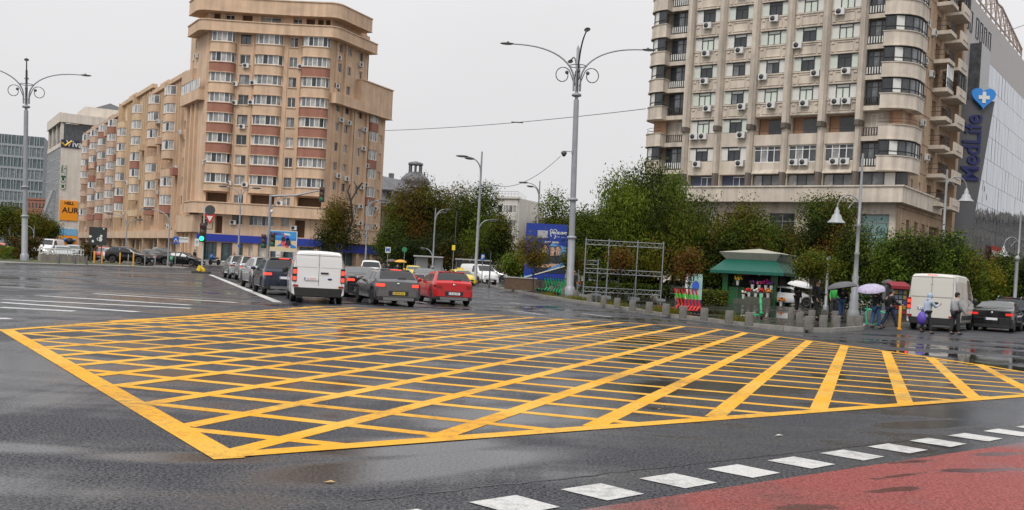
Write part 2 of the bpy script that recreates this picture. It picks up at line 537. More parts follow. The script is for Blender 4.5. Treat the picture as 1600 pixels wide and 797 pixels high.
# white lines
mb = MB()
strip(mb, G(329,429.5), G(434,472.5), .34, .006)
structure(mb.build('lane_line', WHT))
mb = MB()
for a, b, w in [((0,448),(400,471),.16), ((58,462),(298,477),.42), ((146,459),(370,473),.42), ((0,468),(298,482),.4), ((0,472.5),(215,487.5),.4), ((0,480.5),(116,486.5),.5), ((0,497),(11,499),.3), ((0,423),(300,427.6),.2),
                ((797,473),(831,477),.16), ((807,486),(848,492),.16), ((910,490),(955,495.6),.16), ((640,470),(668,474),.15), ((285,424),(345,426),.3)]:
    strip(mb, G(*a), G(*b), w, .005)
structure(mb.build('lane_line', WHT2))
mb = MB()
for i in range(-3, 16):
    x, y = .45+.672*i, 7.55+.573*i
    if i > 6: y -= .012*(i-6)**1.3
    mb.quad((x,y,.006), (x+.33,y-.29,.006), (x+.64,y-.0,.006), (x+.335,y+.3,.006))
structure(mb.build('crossing_squares', WHT))
# red cycle lane
RED = wet_asphalt('red_asphalt_wet', (.235,.046,.038), (.125,.022,.019), .3, .45, .2, [(3.2,8.2,.55,.12,30),(2.2,7.35,.5,.14,20),(3.9,9.6,.5,.10,30),(4.6,9.4,.7,.10,20),(3.6,8.9,.5,.07,35),(5.2,10.4,.7,.12,25)], (1,1,1), 7.0, (.05,.012,.012), .8, .5)
structure(ground_mesh('cycle_lane', [(-3.0,3.9),(.55,6.92),(2.58,8.60),(5.93,11.34),(18,21.6),(22,17),(3,1)], .0045, RED))
# right-hand plaza with kerb
KERB = mat('kerb_stone', (.27,.26,.24), .45, var=.35, scale=4, bump=.2)
PAVE = wet_asphalt('plaza_paving_wet', (.034,.033,.031), (.022,.021,.021), .35, .20, .06, [(12.5,47.5,4,3,0),(15.5,52,4,3,0),(9.5,48,2.5,3,0),(7,58,3,4,0)], (1,1,1), 3.0)
kerbR = [(-7.7,119),(-2.5,93.5),(1.36,69.7),(3.1,59.5),(4.77,52.3),(5.99,46.2),(6.9,42.6),(7.78,40.3),(9.0,37.6),(10.0,36.35),(10.7,36.0),(11.9,36.9),(14.2,40.3),(15.0,42.3),(16.0,44.5),(40,79),(52,96),(90,150),(20,150),(-7.7,149)]
structure(ground_mesh('plaza', kerbR, .13, PAVE, .2, KERB))
def kerb_line(pts, z0, z1, w=.16, name='kerb'):
    mb = MB()
    for i in range(len(pts)-1):
        a, b = Vector(pts[i][:2]), Vector(pts[i+1][:2])
        d = (b-a).normalized(); p = Vector((-d.y, d.x))*w/2
        q = [a-p, b-p, b+p, a+p]
        vs = [(c.x,c.y,terr(c.x,c.y)+z0) for c in q]+[(c.x,c.y,terr(c.x,c.y)+z1) for c in q]
        mb.add(vs, [(4,5,6,7),(0,1,5,4),(1,2,6,5),(2,3,7,6),(3,0,4,7)])
    return structure(mb.build(name, KERB))
kerb_line([(p[0]+.02, p[1]+.03) for p in kerbR[:15]], -.01, .155)
# left-hand pavements
PAVL = mat('pavement_slabs', (.20,.19,.18), .4, var=.25, scale=1.5, bump=.1)
GRASS = mat('grass_soil', (.07,.085,.025), .9, var=.4, scale=2)
kerbL = [(-90,66),(-62,70.5),(-39.1,76.6),(-37.6,82.5),(-36.2,86.5),(-34.4,90.8),(-32.4,92.9),(-31.3,94.6),(-31.8,97.5),(-34,99.6),(-38,100.2),(-60,100.2),(-100,100)]
structure(ground_mesh('pavement', kerbL, .13, PAVL, .2, KERB))
kerb_line([(p[0], p[1]) for p in kerbL[:11]], -.01, .15)
structure(ground_mesh('grass_verge', [(-100,74),(-60,77),(-40.5,84),(-38,92),(-36,97),(-38.5,99.5),(-60,99.5),(-100,99)], .15, GRASS))
structure(ground_mesh('pavement', [(-36.8,113.5),(-20,113.5),(-12,140),(-12,175),(-26,170),(-34,150),(-80,240),(-100,230),(-51,143),(-40,128)], .13, PAVL, .2, KERB))

# seam of the gutter, patched with tar, and the weedy strip behind the kerb
mb = MB(); rr_ = random.Random(5); pa, pb_ = G(560,783), G(1420,688); prev = None
for i in range(61):
    q = pa+(pb_-pa)*(i/60)+Vector((rr_.uniform(-.02,.02), rr_.uniform(-.02,.02), 0))
    if prev is not None: strip(mb, prev, q, rr_.uniform(.012,.035), .003)
    prev = q
structure(mb.build('road_seam', mat('tar_seam', (.010,.010,.010), .35)))
mb = MB()
for i in range(2, 10):
    a, b = Vector(kerbR[i]), Vector(kerbR[i+1]); d = (b-a).normalized(); nn = Vector((-d.y, d.x))
    if i < 9: strip(mb, a+nn*.42, b+nn*.42, .62, .136)
o_ = mb.build('grass_verge', mat('weedy_soil', (.12,.105,.035), .95, var=.6, scale=3)); structure(o_)
# ------------------------------------------------------------------ building kit
TAN = mat('tan_render', (.62,.44,.30), .85, var=.16, scale=.5, stain=.22)
TAN2 = mat('ochre_render', (.63,.465,.305), .85, var=.14, scale=.5, stain=.22)
TAN3 = mat('pinkish_render', (.57,.41,.30), .85, var=.16, scale=.5, stain=.28)
REDB = mat('brick_red_render', (.33,.15,.105), .85, var=.15, scale=1.0, stain=.15)
STONE = mat('pale_stone', (.62,.545,.455), .8, var=.18, scale=.7, stain=.30)
STONEB = mat('brown_stone', (.47,.335,.225), .85, var=.22, scale=.6, stain=.4)
STONEC = mat('ribbed_stone', (.55,.48,.40), .8, var=.2, scale=.9, stain=.35)
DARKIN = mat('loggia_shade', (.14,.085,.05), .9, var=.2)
PVC = mat('white_window_frame', (.78,.78,.78), .35)
BLKF = mat('black_window_frame', (.025,.025,.028), .4)
GREYF = mat('grey_window_frame', (.38,.38,.38), .4)
def glass(name, col, rough=.06, var=.5, scale=1.3):
    return mat(name, col, rough, var=var, scale=scale, spec=.6)
GL = [glass('window_glass_dark', (.035,.04,.045)), glass('window_glass_dark2', (.07,.075,.08)), glass('window_glass_curtain', (.30,.30,.29)), glass('window_glass_lace', (.42,.41,.38)), glass('window_glass_grey', (.16,.17,.18))]
WPANEL = mat('white_panel', (.66,.66,.62), .45, var=.05)
GREENP = mat('green_white_panel', (.58,.63,.56), .45, var=.05)
IRON = mat('black_railing', (.03,.03,.03), .5)
ACW = mat('air_conditioner_casing', (.62,.62,.60), .4)
ACD = mat('air_conditioner_fan', (.04,.04,.04), .5)
rnd = random.Random(7)
class Wall:
    """a wall line in plan: origin O, unit direction d, outward normal n"""
    def __init__(s, a, b):
        s.O = Vector((a[0], a[1])); v = Vector((b[0]-a[0], b[1]-a[1]))
        s.L = v.length; s.d = v.normalized(); s.n = Vector((s.d.y, -s.d.x))
        s.ang = math.atan2(s.d.y, s.d.x)
    def p(s, u, off=0.0, z=0.0):
        q = s.O + s.d*u + s.n*off
        return Vector((q.x, q.y, z))
    def box(s, mb, u0, u1, o0, o1, z0, z1, m=0):
        q = [s.p(u0,o0), s.p(u1,o0), s.p(u1,o1), s.p(u0,o1)]
        mb.prism([(c.x,c.y) for c in q], z0, z1, m)
    def poly(s, mb, pts, z0, z1, m=0, smooth=False):
        mb.prism([tuple(s.p(u,o)[:2]) for u, o in pts], z0, z1, m, smooth=smooth)
def facade(mb, w, u0, u1, z0, z1, ops, depth=.25, m=0, mr=None, off=0.0):
    """wall face with real openings and reveals"""
    us = sorted({u0, u1} | {a for o in ops for a in o[:2]})
    vs = sorted({z0, z1} | {a for o in ops for a in o[2:4]})
    for i in range(len(us)-1):
        j = 0
        while j < len(vs)-1:
            cu_, cv = (us[i]+us[i+1])/2, (vs[j]+vs[j+1])/2
            if any(o[0] < cu_ < o[1] and o[2] < cv < o[3] for o in ops): j += 1; continue
            k = j
            while k+1 < len(vs)-1 and not any(o[0] < cu_ < o[1] and o[2] < (vs[k+1]+vs[k+2])/2 < o[3] for o in ops): k += 1
            mb.quad(w.p(us[i],off,vs[j]), w.p(us[i+1],off,vs[j]), w.p(us[i+1],off,vs[k+1]), w.p(us[i],off,vs[k+1]), m)
            j = k+1
    mr = m if mr is None else mr
    for o in ops:
        a, b, c, d = o[:4]
        dp = off-(o[4] if len(o) > 4 else depth)
        mb.quad(w.p(a,off,c), w.p(b,off,c), w.p(b,dp,c), w.p(a,dp,c), mr)
        mb.quad(w.p(a,dp,d), w.p(b,dp,d), w.p(b,off,d), w.p(a,off,d), mr)
        mb.quad(w.p(a,off,d), w.p(a,off,c), w.p(a,dp,c), w.p(a,dp,d), mr)
        mb.quad(w.p(b,off,c), w.p(b,off,d), w.p(b,dp,d), w.p(b,dp,c), mr)
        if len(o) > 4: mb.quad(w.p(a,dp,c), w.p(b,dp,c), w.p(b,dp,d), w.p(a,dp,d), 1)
WCACHE = {}
def window_meshes(wd, h, n, frame, style, gl):
    """frame and panes in local coordinates: x along the wall, y inwards, z up"""
    key = (round(wd,2), round(h,2), n, frame.name, style, tuple(g.name for g in gl))
    if key in WCACHE: return WCACHE[key]
    f = MB(); g = MB(); t = .07
    f.box(0, wd, 0, .09, 0, t); f.box(0, wd, 0, .09, h-t, h)
    xs = [wd*i/n for i in range(n+1)]
    for x in xs: f.box(max(0,x-t/2), min(wd,x+t/2), .002, .092, t, h-t)
    if style == 'tee':                        # wide side panels, a mullioned middle under a top light
        f.box(wd*.27, wd*.73, .003, .088, h*.72, h*.72+t)
    if style == 'transom': f.box(0, wd, .003, .088, h*.74, h*.74+t*.8)
    if style == 'low': f.box(0, wd, .003, .088, h*.30, h*.30+t*.8)
    rr = random.Random(hash(key[:3]) % 1000)
    for i in range(n): g.quad((xs[i],.06,.02), (xs[i+1],.06,.02), (xs[i+1],.06,h-.02), (xs[i],.06,h-.02), i % len(gl))
    WCACHE[key] = (f.mesh('window', frame), g.mesh('pane', list(gl)))
    return WCACHE[key]
def window(parent, w, u, z, wd, h, n=2, frame=None, style='', gl=None, off=-.12, name='window'):
    frame = frame or PVC
    if gl is None:
        base = rnd.choice([0,0,0,1,1,4,4,2,2,3])
        gl = (GL[base], GL[rnd.choice([base, base, 0, 4])])
    fm, gm = window_meshes(wd, h, n, frame, style, gl)
    o = link(name, fm, parent, w.p(u, off, z), w.ang)
    link('pane', gm, o)
    return o
def ribbon_window(parent, pts, z0, z1, npan, frame, gl, name='bay_window', style=''):
    """a glazed strip that follows a plan polyline (bays with rounded ends)"""
    P = [Vector((p[0], p[1])) for p in pts]
    ls = [0.0]
    for i in range(len(P)-1): ls.append(ls[-1]+(P[i+1]-P[i]).length)
    def q(s):
        for i in range(len(P)-1):
            if s <= ls[i+1]+1e-6:
                t = (s-ls[i])/max(1e-6, ls[i+1]-ls[i]); return P[i]+(P[i+1]-P[i])*t
        return P[-1]
    f = MB(); g = MB(); t = .07
    for z in ([z0+.04, z1-.04] + ([z0+(z1-z0)*.28] if style == 'low' else []) + ([z0+(z1-z0)*.75] if style == 'transom' else [])): f.tube([(p.x,p.y,z) for p in P], .05, 4)
    for i in range(npan+1):
        c = q(ls[-1]*i/npan); f.cbox((c.x,c.y,(z0+z1)/2), (t*1.3,t*1.3,z1-z0-.08))
    for i in range(npan):
        a, b = q(ls[-1]*i/npan), q(ls[-1]*(i+1)/npan); mid = q(ls[-1]*(i+.5)/npan)
        k = i % len(gl)
        g.quad((a.x,a.y,z0), (mid.x,mid.y,z0), (mid.x,mid.y,z1), (a.x,a.y,z1), k)
        g.quad((mid.x,mid.y,z0), (b.x,b.y,z0), (b.x,b.y,z1), (mid.x,mid.y,z1), k)
    o = f.build(name, frame, parent)
    g.build('pane', list(gl), o)
    return o
_ac = None
def air_con(parent, w, u, z, off=.05, s=1.0):
    global _ac
    if _ac is None:
        m = MB(); m.box(0,.85,-.34,0,0,.6); m.box(.05,.15,-.3,.06,-.06,0); m.box(.7,.8,-.3,.06,-.06,0)
        f = MB(); T = Matrix.Translation((.32,-.345,.3)) @ Matrix.Rotation(PI/2,4,'X'); f.lathe([(.24,0),(.24,.02),(.05,.03),(0,.03)], 14, 0, T=T)
        _ac = (m.mesh('air_conditioner', ACW), f.mesh('fan_grille', ACD))
    o = link('air_conditioner', _ac[0], parent, w.p(u, off, z), w.ang)
    link('fan_grille', _ac[1], o)
    return o
def round_bay(w, u0, u1, out, r, n=5, left=True, rightr=True):
    """plan outline of a bay with rounded ends, as (u, off) points starting and ending on the wall"""
    pts = [(u0, -.02)]
    if left:
        for i in range(n+1):
            a = PI/2*i/n
            pts.append((u0+r*(1-math.cos(a)), max(0,out-r)+min(r,out)*math.sin(a)))
    else: pts.append((u0, out))
    if rightr:
        for i in range(n+1):
            a = PI/2*(1-i/n)
            pts.append((u1-r*(1-math.cos(a)), max(0,out-r)+min(r,out)*math.sin(a)))
    else: pts.append((u1, out))
    pts.append((u1, -.02))
    return pts
def offset_path(w, pts, d):
    """the same outline pulled in by d (used for glazing set behind the parapet face)"""
    c = sum(p[0] for p in pts)/len(pts)
    return [tuple(w.p(u+(d if u < c else -d)*(1 if abs(u-c) > .3 else 0), max(0, o-d))[:2]) for u, o in pts[1:-1]]
# ------------------------------------------------------------------ tan corner block
STO = 2.77
def sill(k): return 17.0 + STO*k
def corner_block():
    root = thing('apartment_block', 'tall tan corner apartment block with rounded bays, brick red bands and a blue shop strip', 'apartment block', (-35,140,.7))
    off0 = Vector((-35,140,.7))
    def put(mb, name, mats, parent=root): return mb.build(name, mats, parent, -off0 if parent is root else None)
    holder = root
    FL, FR, RE = (-43.4,138), (-26.4,138.4), (-20.3,152.6)
    LW = (-48.2,145.6)
    F = Wall(FL, FR); R = Wall(FR, RE); Lw = Wall(LW, FL)
    class Sub:  # windows are placed in world coordinates; the root's offset is taken off here
        pass
    def sh(o):
        o.location = Vector(o.location) - off0; return o
    mats = [TAN, DARKIN, REDB]
    mb = MB()
    bays = [(.45,3.95), (6.6,10.5), (13.1,17.0)]
    small = [(4.55,5.95), (11.35,12.4)]
    ops = []
    zt = 34.9
    for k in range(-2, 6):
        for (a, b) in small: ops.append((a, b, sill(k), sill(k)+1.35))
    for (a, b) in small: ops.append((a, b, sill(-4)+.1, sill(-4)+1.35))
    for (a, b) in bays: ops.append((a+.3, b-.3, sill(-3)+.05, sill(-3)+1.5, 1.0))
    for (a, b) in ((4.6,5.9),(11.35,12.4)): ops.append((a, b, sill(-3)+.05, sill(-3)+1.35))
    ops.append((6.9, 10.3, sill(-4), sill(-4)+1.4))
    ops.append((2.2, 3.2, 4.6, 7.0, .9)); ops.append((13.2, 14.6, 4.6, 7.0, .9)); ops.append((.3, 1.2, 5.6, 6.9, .5))
    # the recessed top floor between the two roof bands
    for a, b in ((.7,1.6),(2.3,3.5),(4.6,6.0),(7.2,9.9),(11.6,12.8),(13.4,14.6),(15.0,15.8),(16.1,16.7)): ops.append((a, b, 33.75, 34.85, .5))
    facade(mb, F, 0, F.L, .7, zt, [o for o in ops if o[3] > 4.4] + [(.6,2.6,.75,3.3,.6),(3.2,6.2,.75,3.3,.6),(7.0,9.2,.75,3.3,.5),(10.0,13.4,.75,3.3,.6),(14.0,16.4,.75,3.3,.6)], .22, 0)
    # right flank: the tower up to 9 m along, the lower shoulder beyond it
    cr_ = []
    for k in range(-4, 6):
        for u in (1.9, 4.3):
            cr_.append((u, u+.95, sill(k)+.1, sill(k)+1.3))
        if k < 4:
            cr_.append((7.9, 8.8, sill(k)+.05, sill(k)+1.3)); cr_.append((13.9, 14.7, sill(k)+.05, sill(k)+1.25))
            cr_.append((10.9, 12.7, sill(k)-.05, sill(k)+1.35))
        else: cr_.append((7.4, 8.3, sill(k)+.05, sill(k)+1.3))
    facade(mb, R, 0, 9.6, .7, zt, [o for o in cr_ if o[1] < 9.5] + [(1,4,.75,3.0,.6),(5,8.6,.75,3.0,.6)], .22, 0)
    facade(mb, R, 9.6, R.L, .7, 27.0, [o for o in cr_ if o[0] > 9.6 and o[3] < 26.9] + [(10.2,12.2,.75,3.0,.6),(13,15,.75,3.0,.6)], .22, 0)
    cl = []
    for k in range(-4, 5): cl.append((1.4, 2.2, sill(k)+.1, sill(k)+1.3))
    cl.append((2.6, 3.4, sill(5)+.1, sill(5)+1.3))
    facade(mb, Lw, 0, Lw.L, .7, zt, cl, .22, 0)
    # mass behind the faces
    mb.prism([(-43.1,138.6),(-26.7,139.0),(-22.9,147.0),(-30,158),(-47.2,147)], 34.9, 36.0)
    mb.prism([(-22.8,147.2),(-20.4,152.7),(-32,164),(-40,152)], .7, 27.0)
    mb.quad((-20.3,152.6,.7), (-32,164,.7), (-32,164,27), (-20.3,152.6,27)); mb.quad((-22.5,147.3,27),(-30,158,27),(-30,158,34.9),(-22.5,147.3,34.9))
    mb.quad((-48.2,145.6,27),(-48.2,145.6,34.9),(-34,158,34.9),(-34,158,27))
    # pilasters
    for u in (5.9, 6.6, 9.9): R.box(mb, u-.22, u+.22, 0, .35, 3.9, 23.6)
    for u in (.5, 2.7): R.box(mb, u+.7, u+1.0, 0, .28, 8.9, 32.2)
    for u in (.6, 2.9, 5.2): Lw.box(mb, u, u+.55, 0, .4, .7, 25.4)
    for u in (3.95, 6.15, 10.9, 12.75): F.box(mb, u+.1, u+.24, 0, .1, 8.9, 32.2)
    for u in (.5, 5.2, 8.0, 11.5, 16.4): F.box(mb, u-.35, u+.35, .02, .35, .7, 4.3)
    for u in (.6, 4.6, 9.0, 12.8): R.box(mb, u-.3, u+.3, .02, .3, .7, 4.3)
    put(mb, 'wall', mats)
    # cornices: rounded bands that run round the three fronts
    def band(z0, z1, out, ul, ur, m=TAN, name='cornice', fr=0.0, lip=.12):
        def path(o):
            pts = [tuple(Lw.p(Lw.L-ul, o)[:2])]
            c1, c2 = Vector(FL), Vector(FR)
            for i in range(7):
                t = i/6
                nn = (Lw.n*(1-t)+F.n*t).normalized()
                q = c1+nn*o; pts.append((q.x, q.y))
            for t in (.12, .3, .5, .7, .88):       # the front dips slightly between its ends
                q = F.p(F.L*t, o-fr*math.sin(PI*t)); pts.append((q.x, q.y))
            for i in range(7):
                t = i/6
                nn = (F.n*(1-t)+R.n*t).normalized()
                q = c2+nn*o; pts.append((q.x, q.y))
            pts.append(tuple(R.p(ur, o)[:2]))
            return pts
        b = MB()
        a_, i_ = path(out), path(-.05)
        b.prism(a_ + i_[::-1], z0, z1)
        l_ = path(out+lip)
        b.prism(l_ + i_[::-1], z1, z1+.14)
        if lip > .05: b.prism(path(out+lip*.6) + i_[::-1], z0-.12, z0)
        return put(b, name, [m])
    band(7.35, 8.75, 1.15, 4.0, 5.2)
    band(32.35, 33.65, 1.35, 5.6, 9.9, fr=.35)
    band(34.98, 36.75, 1.7, 4.0, 7.6, fr=.45)
    # shoulder bands, left and right
    b = MB()
    R.box(b, .3, R.L+.15, -.05, 1.0, 23.6, 24.9); R.box(b, 6.9, R.L+.2, -.05, .95, 24.9, 27.95); R.box(b, 6.8, R.L+.3, -.1, 1.1, 27.95, 28.1)
    R.box(b, .25, R.L+.25, -.05, 1.1, 23.5, 23.62)
    b.prism([tuple(R.p(6.9,.9)[:2]), tuple(R.p(R.L+.2,.9)[:2]), (-32,164), (-40,152)], 27.0, 27.95)
    put(b, 'shoulder_parapet', [TAN])
    b = MB(); Lw.box(b, -1.0, Lw.L-.2, -.05, .95, 22.9, 24.4); Lw.box(b, -2.5, 3.6, -.6, .5, 26.2, 28.0)
    put(b, 'shoulder_parapet', [TAN])
    bb = MB()
    for z in (3.95, 4.1): pass
    F.box(bb, -.1, F.L+.1, -.02, .55, 3.45, 4.45); R.box(bb, .1, R.L+.1, -.02, .5, 2.95, 4.1, 0)
    put(bb, 'shop_fascia', [mat('blue_fascia', (.012,.03,.28), .35)])
    b = MB(); R.box(b, 4.0, R.L+.2, -.02, .9, 4.3, 6.4); R.box(b, 3.9, R.L+.3, -.02, 1.0, 6.4, 6.55); put(b, 'balcony_band', [TAN])
    b = MB(); Lw.box(b, -.4, Lw.L, -.02, .9, 4.6, 7.0); put(b, 'balcony_band', [TAN])
    # shop glazing
    shop = glass('shop_glass', (.06,.10,.11), .05)
    for a, b_, m_ in ((.6,2.6,shop),(3.2,6.2,shop),(7.0,9.2,WPANEL),(10.0,13.4,shop),(14.0,16.4,shop)):
        sh(window(holder, F, a, .78, b_-a, 2.5, 3, BLKF if m_ is shop else PVC, '', (m_,), -.3, 'shop_window'))
    for a, b_ in ((1,4),(5,8.6),(10.2,12.2),(13,15)): sh(window(holder, R, a, .78, b_-a, 2.2, 2, GREYF, '', (shop,), -.3, 'shop_window'))
    # front bays, storey by storey
    redrow = [{-3+1, 0, 1, 2, 5-1}, {-3, 0-0, 1, -1+0}, {1, 2, 3-1+1, 4}]
    red = {0: {0, 1, 2, 4}, 1: {-3, -1, 0, 1}, 2: {0, 1, 2, 4}}
    for bi, (a, b_) in enumerate(bays):
        out = (1.0, .75, 1.1)[bi]
        for k in range(-3 if bi == 1 else -2, 6):
            z = sill(k)
            last = (bi == 2)
            pl = round_bay(F, a, b_, out, .8, 5)
            sp = MB()
            zz0 = z-1.32 if k > -2 else z-1.0
            if k == -3: continue
            F.poly(sp, pl, zz0, z-.06, 0)
            po = round_bay(F, a-.08, b_+.08, out+.1, .85, 5)
            F.poly(sp, po, z-.06, z+.05, 1); F.poly(sp, po, zz0-.1, zz0, 1)
            put(sp, 'balcony_parapet', [REDB if k in red[bi] else TAN, TAN])
            hd = MB(); F.poly(hd, pl, z+1.42, z+1.45+.0, 0)
            put(hd, 'lintel', [TAN])
            gpat = rnd.choice([(GL[3],GL[4],GL[2]), (GL[4],GL[3],GL[0]), (GL[2],GL[4],GL[0],GL[3]), (GL[0],GL[4],GL[3])])
            o = ribbon_window(root, offset_path(F, pl, .12), z+.05, z+1.42, (6,6,7)[bi], PVC, gpat)
            o.location = -off0
    for k in list(range(-2,6)) + [-3,-4]:
        for i, (a, b_) in enumerate(small):
            if k == -3: sh(window(holder, F, a+.05, sill(k)+.06, b_-a-.1, 1.25, 2, off=-.15))
            else: sh(window(holder, F, a, sill(k)+(.1 if k == -4 else 0), b_-a, 1.25 if k == -4 else 1.35, 2, rnd.choice([PVC,PVC,GREYF,BLKF]), off=-.15))
            if k > -3:
                s = MB(); F.box(s, a-.1, b_+.1, 0, .12, sill(k)-.14, sill(k)-.03); put(s, 'sill', [TAN])
    sh(window(holder, F, 6.9, sill(-4), 3.4, 1.4, 6, PVC, '', (GL[0],GL[4],GL[2]), -.15, 'bay_window'))
    for a, b_ in ((2.3,3.5),(7.2,9.9),(11.6,12.8)): sh(window(holder, F, a, 33.78, b_-a, 1.05, 2, PVC, off=-.4))
    for o in cr_:
        if o[0] > 9.6 and o[3] > 26.9: continue
        wide = o[1]-o[0] > 1.5
        if wide:
            pl = round_bay(R, o[0]-.1, o[1]+.1, .55, .3, 3)
            sp = MB(); k = round((o[2]-17+.05)/STO)
            if o[2] < 24.5:
                R.poly(sp, pl, o[2]-1.3, o[2], 0); put(sp, 'balcony_parapet', [REDB if k in (0,2,-2) else TAN])
                q = ribbon_window(root, offset_path(R, pl, .08), o[2], o[2]+1.4, 4, PVC, (GL[3],GL[2],GL[4])); q.location = -off0
        else: sh(window(holder, R, o[0], o[2], o[1]-o[0], o[3]-o[2], 2, rnd.choice([PVC,PVC,GREYF]), off=-.15))
    for o in cl: sh(window(holder, Lw, o[0], o[2], o[1]-o[0], o[3]-o[2], 1, off=-.12))
    # white glazed strip on the left shoulder
    pl = [(-1.0,.9),(2.0,.95),(5.0,.95),(Lw.L-.1,1.0)]
    q = ribbon_window(root, [tuple(Lw.p(u, o-.15)[:2]) for u, o in pl], 24.5, 25.9, 9, PVC, (GL[3],GL[4],GL[2])); q.location = -off0
    for (ww, u, z) in ((F,5.0,27.6),(F,3.6,25.0),(F,6.1,25.3),(F,3.7,22.4),(F,6.0,22.6),(F,4.9,19.2),(F,3.4,11.3),(F,5.7,11.2),(F,.2,14.0),(F,12.55,27.9),(F,12.7,5.0+.6),(F,4.3,5.9),
                       (F,10.6,8.9),(R,2.6,21.3),(R,4.6,21.2),(R,2.6,13.4),(R,4.8,13.2),(R,8.9,20.9),(R,8.8,18.1),(R,8.9,12.4),(R,8.8,9.6),(R,10.0,12.9),(R,10.0,15.7),(R,8.9,7.1),(R,13.0,7.0),(R,13.0,9.6),(R,1.2,25.8),(R,1.3,29.8),(R,7.0,30.0),(Lw,3.6,29.4)):
        sh(air_con(holder, ww, u, z))
    return root
cb = corner_block(); cb.location.x -= .4
# ------------------------------------------------------------------ the long row beside it
def row_block(t0, t1, wallm, label, zroof, seed, redset):
    rr = random.Random(seed)
    A0 = Vector((-48.2,145.6)); dv = Vector((-.521,.8535))
    a, b = A0+dv*t1, A0+dv*t0
    w = Wall(tuple(a), tuple(b))
    root = thing('apartment_block', label, 'apartment block', (b.x, b.y, .8))
    off0 = Vector((b.x, b.y, .8))
    def put(mb, name, mats): return mb.build(name, mats, root, -off0)
    def sh(o): o.location = Vector(o.location)-off0; return o
    mb = MB(); L = w.L
    n = max(1, round(L/11.5)); st = L/n
    ops = []; wins = []
    nk = int((zroof-1.5-8.7)/STO)
    for i in range(n):
        u = i*st
        for k in range(-5, nk-2):
            z = sill(k)+.0
            if z < 5.0 or z+1.4 > zroof-.4: continue
            for (x, wd) in ((.55,.75),(6.2,.8),(8.0,.8),(9.8,.75)):
                ops.append((u+x, u+x+wd, z, z+1.3)); wins.append((u+x, z, wd, 1.3))
    shops = [(u0*4.1+.5, u0*4.1+3.6, .85, 3.5, .8) for u0 in range(int(L/4.1))]
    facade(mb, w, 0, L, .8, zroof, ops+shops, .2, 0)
    q = [w.p(0,0), w.p(L,0), w.p(L,-14), w.p(0,-14)]
    c4 = [(v.x, v.y) for v in q]
    mb.quad((*c4[0],.8), (*c4[3],.8), (*c4[3],zroof), (*c4[0],zroof)); mb.quad((*c4[1],.8), (*c4[2],.8), (*c4[2],zroof), (*c4[1],zroof))
    mb.add([(*c,zroof-.02) for c in c4], [(0,1,2,3)])
    for i in range(n):
        u = i*st
        for x in (.15, 5.6, 7.3, 9.2): w.box(mb, u+x, u+x+.3, 0, .45, 4.4, zroof-.6)
        w.box(mb, u-.2, u+.12, 0, 1.0, .8, zroof+.3)
    w.box(mb, 0, L, -.3, .5, zroof-.1, zroof+.55)
    for i in range(n):
        if i % 2 == 0: w.box(mb, i*st+.5, i*st+st*.55, -5, -.6, zroof+.4, zroof+1.7)
    w.box(mb, 0, L, 0, 1.1, 3.7, 4.9)
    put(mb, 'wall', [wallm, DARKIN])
    for i in range(n):
        u = i*st
        for k in range(-4, nk-2):
            z = sill(k)
            if z < 7.0 or z+1.2 > zroof: continue
            a_, b_ = u+1.6, u+5.4
            topk = z+STO+1.4 > zroof
            sp = MB(); w.poly(sp, round_bay(w, a_, b_, 1.55, 1.1, 4), z-1.25, z); w.poly(sp, round_bay(w, a_-.05, b_+.05, 1.62, 1.15, 4), z, z+.07, 1)
            put(sp, 'balcony_parapet', [REDB if rr.random() < redset else wallm, wallm])
            if rr.random() < .82:
                o = ribbon_window(root, offset_path(w, round_bay(w, a_, b_, 1.55, 1.1, 4), .08), z+.07, z+1.45, 6, PVC, rr.choice([(GL[3],GL[4]),(GL[4],GL[2],GL[3]),(GL[2],GL[0],GL[3])])); o.location = -off0
            else: sh(window(root, w, a_+.5, z, 2.4, 1.4, 2, PVC, off=.03))
            if rr.random() < .45 and k % 2: 
                sp = MB(); w.box(sp, u+7.4, u+9.1, 0, 1.2, z-1.2, z-.1); put(sp, 'small_balcony', [rr.choice([REDB, wallm, wallm])])
    for j, (u, z, wd, h) in enumerate(wins): sh(window(root, w, u, z, wd, h, 1, rr.choice([PVC,GREYF,BLKF]), '', (rr.choice(GL[:3]),), -.12, 'small_window' if j >= 98 else 'window')) if j < 196 else None
    for s_ in shops: sh(window(root, w, s_[0], .87, 3.1, 2.6, 2, GREYF, '', (GL[0],GL[1]), -.5, 'shop_window'))
    for _ in range(int(L*.5)):
        sh(air_con(root, w, rr.uniform(.5,L-1), sill(rr.randrange(-4,nk-3))-rr.uniform(.2,.9), .5))
    root.location.x -= .4
    return root, w
row_block(0.0, 23.5, TAN, 'brown tan apartment block with brick red balconies just left of the tall corner block', 27.6, 3, .35)
row_block(23.5, 51, TAN2, 'yellowish ochre apartment block with white glazed balconies, in the middle of the long row', 28.8, 4, .12)
row_block(51, 95, TAN3, 'pinkish brown apartment block at the far end of the row, beside the banner office', 27.3, 5, .25)
